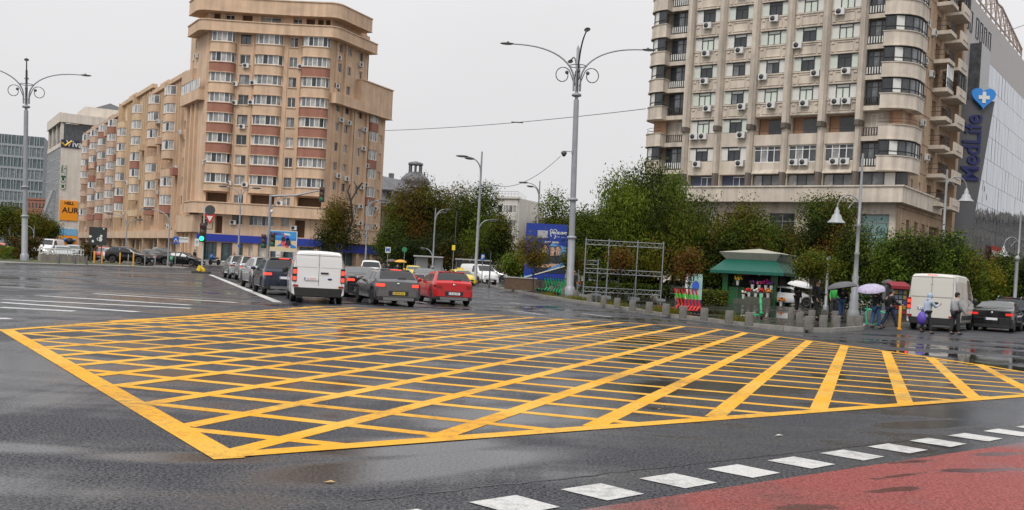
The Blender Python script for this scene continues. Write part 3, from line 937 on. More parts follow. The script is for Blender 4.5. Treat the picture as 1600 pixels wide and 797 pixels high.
# ------------------------------------------------------------------ pale stone apartment tower on the right
def right_block():
    CN = Vector((34.43, 90.4))                     # corner of the two street fronts
    d = Vector((.814,-.581)); s_ = Vector((.581,.814))
    P0 = CN - d*24.6
    w = Wall(tuple(P0), tuple(CN)); S = Wall(tuple(CN), tuple(CN+s_*19.5))
    base = Vector((CN.x, CN.y, 0))
    root = thing('apartment_block', 'pale stone apartment tower with tall ribs and rounded corner bays above the trees', 'apartment block', base)
    def put(mb, name, mats, parent=root): return mb.build(name, mats, parent, -base)
    def sh(o): o.location = Vector(o.location)-base; return o
    STO2 = 2.81; HD = 20.8
    ribs = [24.6-21.3+i*3.5 for i in range(6)]     # 3.3 ... 20.8
    ZT = 36.0
    mb = MB()
    ops = []; wins = []; logs = []
    for c in range(5):
        a, b = ribs[c]+.42, ribs[c+1]-.42
        for k in range(0, 6):
            z = HD+STO2*k-1.38
            ops.append((a, b, z, z+1.38)); wins.append((c, k, a, b, z))
        if c < 2:
            for k in (-1, -2):
                z = HD+STO2*k-1.42; ops.append((a, b, z, z+1.42)); wins.append((c, k, a, b, z))
        else:
            ops.append((a-.1, b+.1, 16.25, 18.0, 1.3)); logs.append((c, a, b))
            ops.append((a, b, 13.55, 15.15)); wins.append((c, -2, a, b, 13.55))
        ops.append((a-.05, b+.05, 11.2, 12.4, .5 if c > 1 else .9))
    facade(mb, w, ribs[0], ribs[5], 11.1, ZT, ops, .24, 0)
    # recessed side sections of the front, where the dark glazing is
    for (u0, u1) in ((0, ribs[0]), (ribs[5], 24.6)):
        w.box(mb, u0, u1, -1.2, -.75, 11.1, ZT, 0)
    put(mb, 'wall', [STONE, DARKIN])
    # upper ribs, each with its dark capital two storeys up
    for u in ribs:
        r = MB()
        pl = [(u-.36,-.3),(u-.36,.35),(u-.2,.75),(u+.2,.75),(u+.36,.35),(u+.36,-.3)]
        w.poly(r, pl, 17.2, ZT+.3, 0)
        pl2 = [(u-.3,-.3),(u-.3,.28),(u-.16,.62),(u+.16,.62),(u+.3,.28),(u+.3,-.3)]
        w.poly(r, pl2, 12.5, 16.9, 0); w.poly(r, [(p, o*1.15+(.05 if o > 0 else 0)) for p, o in pl], 16.75, 17.25, 1)
        w.poly(r, pl2, 11.15, 12.52, 1)
        put(r, 'rib', [STONEC, mat('dark_stone_capital', (.12,.10,.085), .8)])
    # spandrels: an inner panel and a thin ledge over and under
    for c in range(5):
        a, b = ribs[c]+.38, ribs[c+1]-.38
        for k in range(0, 6):
            sp = MB(); z1 = HD+STO2*k-1.42; z0 = z1-STO2+1.44
            if k == 0 and c > 1: z0 = 18.06
            w.box(sp, a, b, -.01, .10, z1-.10, z1+.02); w.box(sp, a, b, -.01, .06, z0, z0+.10)
            mid = (a+b)/2
            for (x0, x1, y0, y1) in ((mid-.8,mid+.8,z1-.30,z1-.24),(mid-.8,mid+.8,z0+.22,z0+.28),(mid-.8,mid-.74,z0+.28,z1-.30),(mid+.74,mid+.8,z0+.28,z1-.30)):
                w.box(sp, x0, x1, -.01, .07, y0, y1)
            for x in (a+.1, b-.4): w.box(sp, x, x+.3, -.01, .08, z1-.42, z1-.2); w.box(sp, x, x+.3, -.01, .08, z0+.2, z0+.42)
            put(sp, 'spandrel', [STONE])
    wp = (WPANEL, GREENP, WPANEL); dk = (GL[0], GL[1])
    for (c, k, a, b, z) in wins:
        W_ = b-a
        lower = (k == -2 and c > 1)
        if lower:
            sh(window(root, w, a, z, W_, 1.6, 4, PVC, 'transom', (GL[1], GL[2], GL[0], GL[1]), -.14)); continue
        style = rnd.random()
        mid = (GL[0],GL[0]) if style < .45 else ((GREENP,GREENP) if style < .8 else (GL[4],GL[0]))
        fm = MB(); gm = MB(); h = 1.38; t = .06
        fm.box(0,W_,0,.09,0,t); fm.box(0,W_,0,.09,h-t,h)
        for x in (W_*.27, W_*.73): fm.box(x-t*.7,x+t*.7,.002,.09,t,h-t)
        fm.box(W_*.27, W_*.73, .004, .088, h*.74, h*.74+t*1.2); fm.box(W_*.5-t*.6, W_*.5+t*.6, .003, .089, t, h*.74)
        for x in (0, W_-t): fm.box(x,x+t,.003,.088,t,h-t,1)
        def gq(x0,x1,z0,z1,m): gm.quad((x0,.06,z0),(x1,.06,z0),(x1,.06,z1),(x0,.06,z1),m)
        gq(0,W_*.27,0,h,0); gq(W_*.73,W_,0,h,0); gq(W_*.27,W_*.73,h*.74,h,0 if rnd.random() < .6 else 1); gq(W_*.27,W_*.5,0,h*.74,1); gq(W_*.5,W_*.73,0,h*.74,2)
        o = fm.build('window', [BLKF, WPANEL], root, w.p(a,-.12,z)-base, w.ang)
        gm.build('pane', [rnd.choice([WPANEL, WPANEL, GREENP]), mid[0], mid[1]], o)
    for (c, a, b) in logs:
        p = MB(); w.box(p, a-.1, b+.1, -.12, .05, 15.2, 16.25); put(p, 'loggia_parapet', [STONE])
        i = MB(); w.box(i, a, b, -1.28, -1.2, 16.2, 18.0); w.box(i, a+.9, b-.3, -1.2, -1.14, 16.25, 17.85, 1); put(i, 'loggia_back', [mat('loggia_orange', (.35,.20,.12), .85), GL[rnd.choice([0,1])]])
        b_ = MB(); b_.tube([w.p(a,-.02,16.62), w.p(b,-.02,16.62)], .025, 5); put(b_, 'loggia_rail', [IRON])
    for c in range(5):
        a, b = ribs[c]+.38, ribs[c+1]-.38
        if c < 2:
            i = MB(); w.box(i, a, b, -.86, -.8, 11.2, 12.4); put(i, 'loggia_back', [mat('blue_grey_wall', (.07,.09,.14), .8)])
            sh(window(root, w, a+1.2, 11.25, 1.3, 1.0, 2, PVC, '', (GL[0], GL[2]), -.75))
        else:
            sh(window(root, w, a, 11.22, b-a, 1.15, 3, BLKF, '', (GL[2], GL[1], GL[4]), -.3))
            i = MB(); i.add([w.p(a,.42,12.42), w.p(b,.42,12.42), w.p(b,-.1,12.95), w.p(a,-.1,12.95), w.p(a,.38,12.37), w.p(b,.38,12.37), w.p(b,-.14,12.9), w.p(a,-.14,12.9)], [(0,1,2,3),(7,6,5,4),(0,4,5,1),(1,5,6,2),(2,6,7,3),(3,7,4,0)]); put(i, 'awning', [STONEC])
    # rounded corner bays and the dark glazing beside them
    def corner_bay(ww, u0, u1, side, out=1.35):
        # side +1: curves round the right-hand corner
        for k in range(-2 if side > 0 else -4, 6):
            z = HD+STO2*k-1.40
            if side > 0: pts = [(u0, -.3), (u0, out)] + [(u1-1.9+2.6*math.sin(t*PI/12), out-2.6+2.6*math.cos(t*PI/12)) for t in range(0, 7)] + [(u1+.7, -3.2)]
            else: pts = [(u1, -.3), (u1, out)] + [(u0+1.0-1.7*math.sin(t*PI/12), out-1.7+1.7*math.cos(t*PI/12)) for t in range(0, 7)] + [(u0-.7, -3.2)]
            sp = MB(); zlo = z-1.20
            ww.poly(sp, pts + [((u0+u1)/2, -3.2)], zlo, z, 0)
            grow = [(p+(.07 if p > (u0+u1)/2 else -.07), o+.07) for p, o in pts]
            ww.poly(sp, grow + [((u0+u1)/2, -3.2)], z, z+.07, 0); ww.poly(sp, grow + [((u0+u1)/2, -3.2)], zlo-.12, zlo, 0)
            put(sp, 'balcony_parapet', [STONE])
            if k == -1:
                rl = MB(); 
                for h_ in (.3, .6): rl.tube([ww.p(p, o-.1, z+h_) for p, o in pts[1:]], .022, 5)
                put(rl, 'balcony_rail', [IRON])
                bk = MB(); ww.poly(bk, [(p+(-.9 if p > (u0+u1)/2 else .9) , o-1.3) for p, o in pts[1:]] + [((u0+u1)/2, -3.2)], z, z+1.5); put(bk, 'loggia_back', [mat('loggia_orange', (.35,.20,.12), .85)])
                continue
            path = [tuple(ww.p(p-.12 if p > (u0+u1)/2 else p+.12, o-.12)[:2]) for p, o in pts[1:]]
            q = ribbon_window(root, path, z+.07, z+1.47, 7, BLKF, (GL[0], WPANEL, GL[1], GL[4], GL[0], WPANEL, GL[1]), style='low'); q.location = -base
        # plinth of the bay
    corner_bay(w, 22.9, 24.9, 1); corner_bay(w, -.6, 1.0, -1)
    for (u0, u1) in ((1.05, ribs[0]-.36), (ribs[5]+.36, 22.85)):
        for k in range(-2, 6):
            z = HD+STO2*k-1.95; W_ = u1-u0
            if k == -1:
                sh(window(root, w, u0+.5, z+.2, W_-.7, 1.7, 2, PVC, '', (GL[0],GL[2]), -.74)); 
            else: sh(window(root, w, u0, z, W_, 1.95, 3, BLKF, 'transom', (GL[0],GL[4],GL[1]), -.05, 'balcony_door'))
            sl_ = MB(); w.box(sl_, u0-.05, u1+.05, -.8, .30, z-.72, z-.3); put(sl_, 'balcony_slab', [STONE])
            ra = MB(); zz = z-.28
            for h_ in (.05, .75): w.box(ra, u0, u1, .14, .2, zz+h_, zz+h_+.06)
            n_ = int(W_/.22)
            for i in range(n_): w.box(ra, u0+i*W_/n_+.06, u0+i*W_/n_+.17, .15, .19, zz+.12, zz+.74, 1 if k != -1 else 0)
            put(ra, 'balcony_railing', [IRON, WPANEL if k not in (-1, 0) else IRON])
    # glazed strip of the lowest upper floor under the corner bay
    sh(window(root, w, ribs[5]+.4, 11.22, 4.2, 1.25, 4, BLKF, '', (GL[1], GL[4], WPANEL, GL[0]), -.02))
    # podium: cornice slab and ashlar base
    pod = MB()
    w.poly(pod, [(2.9,1.35),(25.4,1.35),(25.4,-14),(2.9,-14)], 9.6, 11.0); w.poly(pod, [(2.8,1.47),(25.52,1.47),(25.52,-14),(2.8,-14)], 11.0, 11.14)
    put(pod, 'podium_cornice', [STONE])
    g = MB()
    gops = [(21.4-i*4.4, 24.0-i*4.4, 5.6, 8.6, .4) for i in range(5)] + [(21.2-i*4.4, 24.2-i*4.4, .5, 4.4, .4) for i in range(5)]
    facade(g, w, 0, 24.6, 0, 9.6, gops, .4, 0)
    for z in (2.0, 3.2, 4.8, 6.1, 7.3, 8.5):
        for i in range(5): w.box(g, 24.05-i*4.4, min(24.6, 25.7-i*4.4), -.01, .02, z, z+.05, 0)
    put(g, 'ground_floor_wall', [STONE, DARKIN])
    TEAL = mat('teal_shop_glass', (.22,.36,.34), .15)
    for o in gops: sh(window(root, w, o[0], o[2], o[1]-o[0], o[3]-o[2], 2, GREYF, 'transom', (TEAL if o[0] > 20 else GL[1],), -.3, 'shop_window'))
    # the side street front
    sd_ = MB(); so_ = []
    for k in range(-3, 6):
        z = HD+STO2*k-1.3
        for u in (4.2, 7.2): so_.append((u, u+.85, z, z+1.2))
        so_.append((10.6, 12.4, z-.5, z+1.3, 1.2)); so_.append((14.6, 17.4, z-.5, z+1.3, 1.0))
    for u in (3.6, 6.6, 9.6): so_.append((u, u+1.1, 5.6, 8.4, .4))
    so_.append((12.5, 17.0, 5.6, 8.4, .4)); so_.append((4, 8, .4, 4.2, .6)); so_.append((10, 16, .4, 4.2, .6))
    facade(sd_, S, .0, 19.5, 0, ZT, so_, .22, 0)
    for k in range(-3, 7): S.box(sd_, 1.5, 19.5, -.01, .05, HD+STO2*k-2.0, HD+STO2*k-1.9)
    S.box(sd_, .0, 19.5, -.02, .35, 10.9, 11.25); S.box(sd_, .0, 19.5, -.02, .12, 9.3, 9.6)
    S.box(sd_, 18.3, 19.5, -3, .9, 0, ZT)
    put(sd_, 'side_wall', [STONEB, DARKIN])
    for o in so_:
        wd = o[1]-o[0]
        if wd < 1.0: sh(window(root, S, o[0], o[2], wd, o[3]-o[2], 1, PVC, '', (rnd.choice(GL),), -.14, 'side_window'))
        elif o[2] > 10: sh(window(root, S, o[0]+.1, o[2], wd-.2, o[3]-o[2], 2, rnd.choice([PVC, BLKF]), '', (GL[0], GL[1]), -.95, 'balcony_door'))
        else: sh(window(root, S, o[0], o[2], wd, o[3]-o[2], 2, GREYF, '', (GL[0],), -.35, 'shop_window'))
    for k in range(-3, 6):
        z = HD+STO2*k-1.8
        b = MB(); S.poly(b, [(10.0,0),(10.0,1.5),(12.6,1.5),(13.1,.9),(13.1,0)], z-.35, z+.02); put(b, 'side_balcony', [STONE])
        b = MB(); S.box(b, 14.0, 18.0, 0, 1.6, z-.35, z-.05); S.box(b, 14.0, 18.0, 1.45, 1.6, z-.05, z+.85); S.box(b, 14.8, 17.2, 1.6, 1.66, z+.1, z+.7); put(b, 'side_balcony', [STONE])
        r = MB()
        for h_ in (.5, .98): r.tube([S.p(10.05,.05,z+h_), S.p(10.05,1.42,z+h_), S.p(12.5,1.42,z+h_), S.p(13.0,.85,z+h_)], .03, 5)
        for i in range(12): r.tube([S.p(10.05+i*.22,1.42,z+.02), S.p(10.05+i*.22,1.42,z+.98)], .018, 4)
        put(r, 'balcony_railing', [IRON])
        if k in (1, 4):
            q = ribbon_window(root, [tuple(S.p(u, o)[:2]) for u, o in ((10.1,1.35),(12.5,1.35))], z+.05, z+2.3, 4, PVC, (GL[2],GL[1]), style='low'); q.location = -base
            q = ribbon_window(root, [tuple(S.p(u, 1.5)[:2]) for u in (14.2, 17.8)], z+.9, z+2.3, 6, BLKF, (GL[0],GL[2]), style=''); q.location = -base
    # flat roof and back
    rf = MB()
    c = [w.p(0,-.4), w.p(24.6,-.4), S.p(19.5,0), S.p(19.5,-24)]
    rf.add([(v.x, v.y, ZT-.05) for v in c], [(0,1,2,3)])
    a_, b_ = w.p(.2,-.5), S.p(19.5,-24)
    rf.quad((a_.x,a_.y,0), (b_.x,b_.y,0), (b_.x,b_.y,ZT), (a_.x,a_.y,ZT))
    put(rf, 'roof', [STONEC])
    # air conditioners as they hang in the photograph
    for (c, k, x, two) in [(0,1,.9,0),(0,2,.9,0),(0,-2,.6,0),(0,-1,.1,1),(0,0,1.4,0),(0,3,.9,0),(1,2,1.0,0),(1,0,1.6,0),(1,-1,1.7,0),(1,-2,1.7,0),(1,4,.9,0),(2,1,.1,0),(2,0,1.1,0),(2,3,.9,0),(3,2,-.1,0),(3,1,1.8,0),(3,0,.9,0),
                          (4,1,1.2,0),(4,0,.4,1),(4,3,.3,0),(3,-2,.2,1),(4,-2,.6,1),(2,4,.5,0),(3,4,.7,0)]:
        u = ribs[c]+.45+x; z = HD+STO2*k-2.0
        sh(air_con(root, w, u, z, .12))
        if two: sh(air_con(root, w, u+.98, z, .12))
    for (u, z) in ((5.6,27.0),(8.4,26.7),(5.6,23.4),(8.5,22.7),(8.6,14.6),(6.2,17.6)): sh(air_con(root, S, u, z, .06))
    # the notice in the window over the trees
    NOT = mat('notice_letters', (.03,.06,.06), .5)
    for t_, z, s in (('FOR  SALE', 7.05, .62), ('0745.236.236', 6.3, .46)):
        o = lettering(t_, s, NOT, root, w.p(22.7,-.18,z)-base, w.ang, bold=.012, name='window_lettering')
    return root, w, S
RB, RW, RS = right_block()
def glass_tower():
    a, b = RS.p(19.52, .6), RS.p(88, .6)
    w = Wall((a.x,a.y), (b.x,b.y))
    root = thing('office_building', 'mirror glass office building with a tilted grey sign wall and steel roof trusses', 'office building', (a.x,a.y,0))
    base = Vector((a.x,a.y,0))
    def put(mb, name, mats, parent=root): return mb.build(name, mats, parent, -base if parent is root else None)
    CONC = mat('grey_cladding', (.42,.40,.39), .6, var=.08)
    m, n, bs = nodes_of('mirror_glass')
    bs.inputs['Base Color'].default_value = (.37,.41,.46,1); bs.inputs['Metallic'].default_value = .85; bs.inputs['Roughness'].default_value = .06
    g = n.nodes.new('ShaderNodeTexCoord'); no = n.nodes.new('ShaderNodeTexNoise'); no.inputs['Scale'].default_value = .55; no.inputs['Detail'].default_value = 2
    n.links.new(g.outputs['Object'], no.inputs['Vector'])
    bp = n.nodes.new('ShaderNodeBump'); bp.inputs['Strength'].default_value = .25; bp.inputs['Distance'].default_value = .3
    n.links.new(no.outputs['Fac'], bp.inputs['Height']); n.links.new(bp.outputs[0], bs.inputs['Normal'])
    H = 34.0
    mb = MB(); w.box(mb, 0, 62, -16, -.3, 0, H); w.box(mb, 0, 62, -.3, .0, 29.0, H)
    w.box(mb, 0, 4.2, -.3, .02, 0, 29.0)
    put(mb, 'wall', [CONC])
    for u in (1.2, 2.9): 
        for z in (25.6, 30.2):
            if z > 29: q = window(root, w, u, z, 1.0, 2.2, 1, BLKF, '', (GL[0],), .09); q.location = Vector(q.location)-base
    for u in (6.0, 8.2, 10.5, 13): q = window(root, w, u, 30.2, 1.3, 2.2, 1, BLKF, '', (GL[0],), .09); q.location = Vector(q.location)-base
    fr = random.Random(4)
    gl_ = MB()
    us = [4.2+i*2.05 for i in range(29)]
    for i in range(28):
        for k in range(9):
            z0 = 4.2+k*2.75
            if i < 2 and k < 8 and False: continue
            t = fr.uniform(-.012,.012); t2 = fr.uniform(-.008,.008)
            p = [w.p(us[i]+.02,.12+t,z0+.02), w.p(us[i+1]-.02,.12-t,z0+.02), w.p(us[i+1]-.02,.12-t+t2,z0+2.73), w.p(us[i]+.02,.12+t+t2,z0+2.73)]
            gl_.add(p, [(0,1,2,3)])
    put(gl_, 'curtain_glass', [m])
    mu = MB()
    for k in range(10): w.box(mu, 4.2, 61.6, .0, .10, 4.2+k*2.75-.05, 4.2+k*2.75+.05)
    for i in range(0, 29): w.box(mu, us[i]-.03, us[i]+.03, .0, .095, 4.25, 28.9)
    w.box(mu, 3.9, 4.2, .0, .3, 0, 29)
    put(mu, 'mullions', [mat('dark_mullion', (.07,.075,.08), .4)])
    lo = MB()
    for i in range(10): w.box(lo, 5+i*6, 5.9+i*6, .0, .45, 0, 4.1); w.box(lo, 5.9+i*6, 11+i*6, .0, .05, 0.2, 4.0, 1)
    put(lo, 'ground_floor', [CONC, GL[0]])
    # the tilted sign wall that stands out from the corner
    sg = MB()
    e_ = Vector((.975, .06, 0)).normalized(); bk_ = Vector((-.06, .975, 0))*.35
    l0, l1 = w.p(.4,.1,7.6), w.p(.4,.1,22.4)
    q = [l0, l0+e_*2.0, l1+e_*3.7, l1]
    bq = [v+bk_ for v in q]
    sg.add(q+bq, [(0,1,2,3),(7,6,5,4),(0,4,5,1),(1,5,6,2),(2,6,7,3),(3,7,4,0)])
    put(sg, 'sign_wall', [mat('dark_grey_cladding', (.085,.085,.09), .5, var=.12)])
    dg = MB(); w.box(dg, 3.6, 8.5, .02, 1.2, 22.5, 29); put(dg, 'glass_box', [GL[1]])
    # roof trusses
    tr = MB()
    def arch(u): return H+.6+6.5*max(0, math.sin(PI*min(1,(u+6)/62*.62+.33)))
    pts = [0+i*3.2 for i in range(14)]
    for off in (-1.0, -4.0):
        top = [w.p(u, off, H+7.5-.018*(u-4)**2*.55 if u < 24 else H+4.6-.12*(u-24)) for u in pts]
        tr.tube(top, .16, 6)
        tr.tube([w.p(u, off, H+1.8) for u in pts], .12, 6); 
        for i, u in enumerate(pts):
            tr.tube([w.p(u, off, H), top[i]], .11, 5)
            if i+1 < len(pts): tr.tube([w.p(u, off, H+1.8), top[i+1]], .07, 5); tr.tube([top[i], w.p(pts[i+1], off, H+1.8)], .07, 5)
    for i, u in enumerate(pts): 
        zt_ = H+7.5-.018*(u-4)**2*.55 if u < 24 else H+4.6-.12*(u-24)
        tr.tube([w.p(u,-1.0,zt_), w.p(u,-4.0,zt_)], .08, 5)
    put(tr, 'roof_truss', [mat('weathered_steel', (.40,.33,.29), .55)])
    dsh = MB(); c = w.p(4,-.9,H+4.6); dsh.ell((c.x,c.y,c.z), (.75,.3,.75)); put(dsh, 'dish', [mat('grey_dish', (.3,.3,.31), .5)])
    # blue letters up the sign wall and the heart badge
    fd = Vector(((q[1]-q[0]).x, (q[1]-q[0]).y)).normalized(); ang = math.atan2(fd.y, fd.x); fn = Vector((fd.y,-fd.x))
    BLU = mat('blue_sign_letters', (.005,.010,.085), .35)
    c = l0+e_*1.25+Vector((fn.x,fn.y,0))*.10
    sign = thing('building_sign', 'dark blue vertical letters and a blue heart with white cross on the grey sign wall', 'sign', (c.x,c.y,7.6))
    o = lettering('MedLife', 2.8, BLU, sign, (fd.x*.25,fd.y*.25,9.7), ang, roll=PI/2, bold=.04, extrude=.08, sx=.80, name='letters')
    hb = MB(); pts_ = []
    for i in range(40):
        t = 2*PI*i/40
        pts_.append((1.3*math.sin(t)**3, (1.3*math.cos(t)-.5*math.cos(2*t)-.2*math.cos(3*t)-.1*math.cos(4*t))*.78))
    Tm = Matrix.Rotation(ang,4,'Z') @ Matrix.Rotation(PI/2,4,'X')
    hb.prism(pts_, 0, .35, 0, T=Tm)
    h_ = hb.build('heart_badge', mat('bright_blue_badge', (.02,.22,.62), .35), sign, (fd.x*1.0, fd.y*1.0, 22.7-7.6))
    cx = MB(); cx.box(-.6,.6,-.19,.19,.36,.42, T=Tm); cx.box(-.19,.19,-.6,.6,.362,.418, T=Tm)
    cx.build('white_cross', WPANEL, h_, (0,0,-.05))
    # red and white banner low on the glass
    bc = w.p(24, .5, 5.8)
    bn = thing('banner', 'red banner with white lettering low on the mirror glass front', 'banner', (bc.x, bc.y, 4.0))
    bm_ = MB(); bm_.box(-3.6,3.6,-.05,.05,0,3.4, T=Matrix.Rotation(w.ang,4,'Z')); bm_.build('sheet', mat('red_banner', (.35,.03,.025), .6), bn, (0,0,.5))
    for t_, z in (('BANCA PENTRU', 2.9), ('MEDICI', 1.5)): lettering(t_, 1.0, WPANEL, bn, (w.n.x*.08, w.n.y*.08, z), w.ang, bold=.03)
    return root
glass_tower()

# invented blocks outside the frame, added to give the mirror glass something to reflect
def mirrored_block():
    pts = [(83,118),(92,150),(128,142),(120,112)]
    root, c = simple_block('apartment_block', 'brown old block across the side street, seen mirrored in the glass front', pts, .0, 19.0, mat('old_brown_render', (.36,.27,.19), .85, var=.3, stain=.3), 7, (8,8), (GL[0],GL[2]), PVC, 1.2, (.45,.55), (3,0))
    pts2 = [(97,158),(104,196),(140,190),(132,150)]
    simple_block('apartment_block', 'grey old block further up the side street, seen mirrored in the glass front', pts2, .0, 15.0, mat('old_grey_render', (.30,.28,.25), .85, var=.3, stain=.3), 6, (8,8), (GL[0],GL[1]), PVC, 1.2, (.45,.55), (3,0))
MIRRORED = mirrored_block
# ------------------------------------------------------------------ buildings further off
def banner_office():
    Y = 246.0
    a = on_ground(88, Y); 
    dv = Vector((-.521,.8535)); ev = Vector((.8535,.521))
    # the corner at px 92; the glazed front runs back to the left, the blank wall to the right
    c = Vector((a.x, a.y))
    root = thing('office_building', 'cream office building with a grey glass front and banners, left of the long row', 'office building', (c.x,c.y,.8))
    base = Vector((c.x,c.y,.8))
    def put(mb, name, mats): return mb.build(name, mats, root, -base)
    wl = Wall(tuple(c+dv*26), tuple(c)); wr = Wall(tuple(c), tuple(c+ev*22))
    CRE = mat('cream_wall', (.66,.60,.52), .85, var=.12, scale=.4, stain=.15)
    zt = zat(92, 192, c.x, c.y); zb = zat(92, 222, c.x, c.y)
    mb = MB(); q = [c, c+dv*26, c+dv*26+ev*22, c+ev*22]
    mb.prism([(v.x,v.y) for v in q], .8, zb-.5); mb.prism([(v.x,v.y) for v in [c+dv*1+ev*4, c+dv*26+ev*4, c+dv*26+ev*22, c+dv*1+ev*22]], zb-.5, zt+2.0)
    wl.box(mb, 0, 26, -1, .6, zt+.2, zt+2.6); wr.box(mb, 0, 22, -1, .6, zt+.2, zt+2.4); 
    wl.box(mb, 0, 26, -1, .25, zb-1.2, zb-.2)
    mb.prism([(v.x,v.y) for v in [c+dv*6+ev*6, c+dv*20+ev*6, c+dv*20+ev*20, c+dv*6+ev*20]], zt+2.4, zt+5.5)
    for u in (.4, 8.5, 17, 25.2): wl.box(mb, u, u+.6, -.5, .2, zb-.3, zt+.3)
    put(mb, 'wall', [CRE])
    ro = MB(); p0, p1, p2 = c+dv*8+ev*8, c+dv*18+ev*8, c+dv*13+ev*13
    ro.add([(p0.x,p0.y,zt+5.5),(p1.x,p1.y,zt+5.5),((c+dv*18+ev*18).x,(c+dv*18+ev*18).y,zt+5.5),((c+dv*8+ev*18).x,(c+dv*8+ev*18).y,zt+5.5),(p2.x,p2.y,zt+8.0)], [(0,1,4),(1,2,4),(2,3,4),(3,0,4)])
    put(ro, 'roof', [mat('dark_roof', (.08,.08,.085), .6)])
    GP = glass('grey_office_glass', (.36,.37,.38), .08, .3, .6)
    g = MB(); wl.box(g, .2, 25.8, 0, .1, 5.5, zb-1.2); wl.box(g, .8, 25.6, -.6, -.2, zb-.2, zt+.2, 1); wr.box(g, .5, 21, -.6, -.3, zb+.2, zt, 1)
    put(g, 'office_glass', [GP, GL[1]])
    f = MB()
    for k in range(9): z = 5.5+(zb-6.7)*k/8; wl.box(f, 0, 26, .05, .16, z-.06, z+.06)
    for i in range(14): wl.box(f, i*2-.05, i*2+.05, .05, .15, 5.5, zb-1.2)
    put(f, 'glass_frame', [GREYF])
    lo = MB(); wl.box(lo, 1, 25, 0, .12, .8, 5.0); put(lo, 'ground_floor', [mat('dark_ground_floor', (.05,.045,.05), .5)])
    for u in (18.5, 21.5):
        s = MB(); p = wl.p(u, 5.0, .9); t_ = wl.p(u-1, .6, 15.5); s.tube([p, t_], .42, 4); put(s, 'slanted_pylon', [mat('pylon_metal', (.30,.30,.31), .4)])
    # banners and signs hung on it
    def board(px0, px1, py0, py1, label, name, colr, words, wall=wr, offy=.12, letters=WPANEL):
        u0 = None
        # find the wall positions under the two image columns
        best = []
        for px in (px0, px1):
            bu, be = 0, 1e9
            for i in range(0, 440):
                u = i*.05; p = wall.p(u, offy, 0)
                zz = zat(px, (py0+py1)/2, p.x, p.y)
                v = Vector((p.x,p.y,zz-EYE)); q_ = 800+FPX*v.dot(cr)/v.dot(cf)
                if abs(q_-px) < be: be, bu = abs(q_-px), u
            best.append(bu)
        p = wall.p((best[0]+best[1])/2, offy, 0)
        z0, z1 = zat((px0+px1)/2, py1, p.x, p.y), zat((px0+px1)/2, py0, p.x, p.y)
        o = thing(name, label, 'sign', (p.x,p.y,z0))
        wd = best[1]-best[0]
        b = MB(); b.box(-wd/2, wd/2, -.1, .1, 0, z1-z0, T=Matrix.Rotation(wall.ang,4,'Z')); b.build('board', colr, o)
        nn = wall.n*.125
        for (t_, s, fx, fz, m_, rl) in words:
            lettering(t_, s, m_, o, (nn.x+wall.d.x*fx*wd, nn.y+wall.d.y*fx*wd, (z1-z0)*fz), wall.ang, roll=rl, bold=.03, extrude=.02)
        return o, wd, z1-z0
    K = mat('black_lettering', (.01,.01,.01), .5); OR = mat('orange_banner', (.85,.30,.01), .5)
    YL = mat('yellow_lettering', (.8,.5,.02), .5)
    board(93.5, 121.5, 313.5, 344.5, 'orange advertising banner with black lettering on the cream office wall', 'banner', OR, [('HELL', 1.0, 0, .86, K, 0), ('AUR', 1.9, .08, .5, K, 0)])
    board(95.5, 102.5, 258, 294, 'narrow dark green vertical bank sign on the cream office wall', 'building_sign', mat('dark_green_sign', (.02,.09,.03), .4), [('CEC Bank', 1.5, .0, .5, WPANEL, PI/2)])
    o, wd, hh = board(95, 124, 219, 231, 'dark blue sign with a yellow tick at the top of the cream office wall', 'building_sign', mat('navy_sign', (.02,.025,.06), .4), [('Viva', 2.2, .22, .5, WPANEL, 0)])
    tk = MB(); tk.tube([(wr.d.x*-1.9+wr.n.x*.2, wr.d.y*-1.9+wr.n.y*.2, hh*.55), (wr.d.x*-1.2+wr.n.x*.2, wr.d.y*-1.2+wr.n.y*.2, hh*.2), (wr.d.x*.3+wr.n.x*.2, wr.d.y*.3+wr.n.y*.2, hh*.9)], .22, 5); tk.build('tick', YL, o)
    board(92.5, 120, 357.5, 368, 'pale blue mural panel at the foot of the cream office wall', 'banner', mat('sky_blue_panel', (.18,.42,.62), .6), [])
    o, wd, hh = board(92.5, 120, 368.5, 384, 'orange painted panel with dark shapes at the foot of the cream office', 'banner', OR, [])
    b = MB(); 
    for (x, z, r, m_) in ((.1,.45,.9,0),(-.2,.6,.5,1),(.35,.6,.35,1)): b.ell((wr.d.x*x*wd+wr.n.x*.12, wr.d.y*x*wd+wr.n.y*.12, z*hh), (r*1.0,r*1.0,r), 10, 6, m_)
    b.build('painted_shapes', [K, mat('bright_blue_badge', (.02,.22,.62), .35)], o)
banner_office()
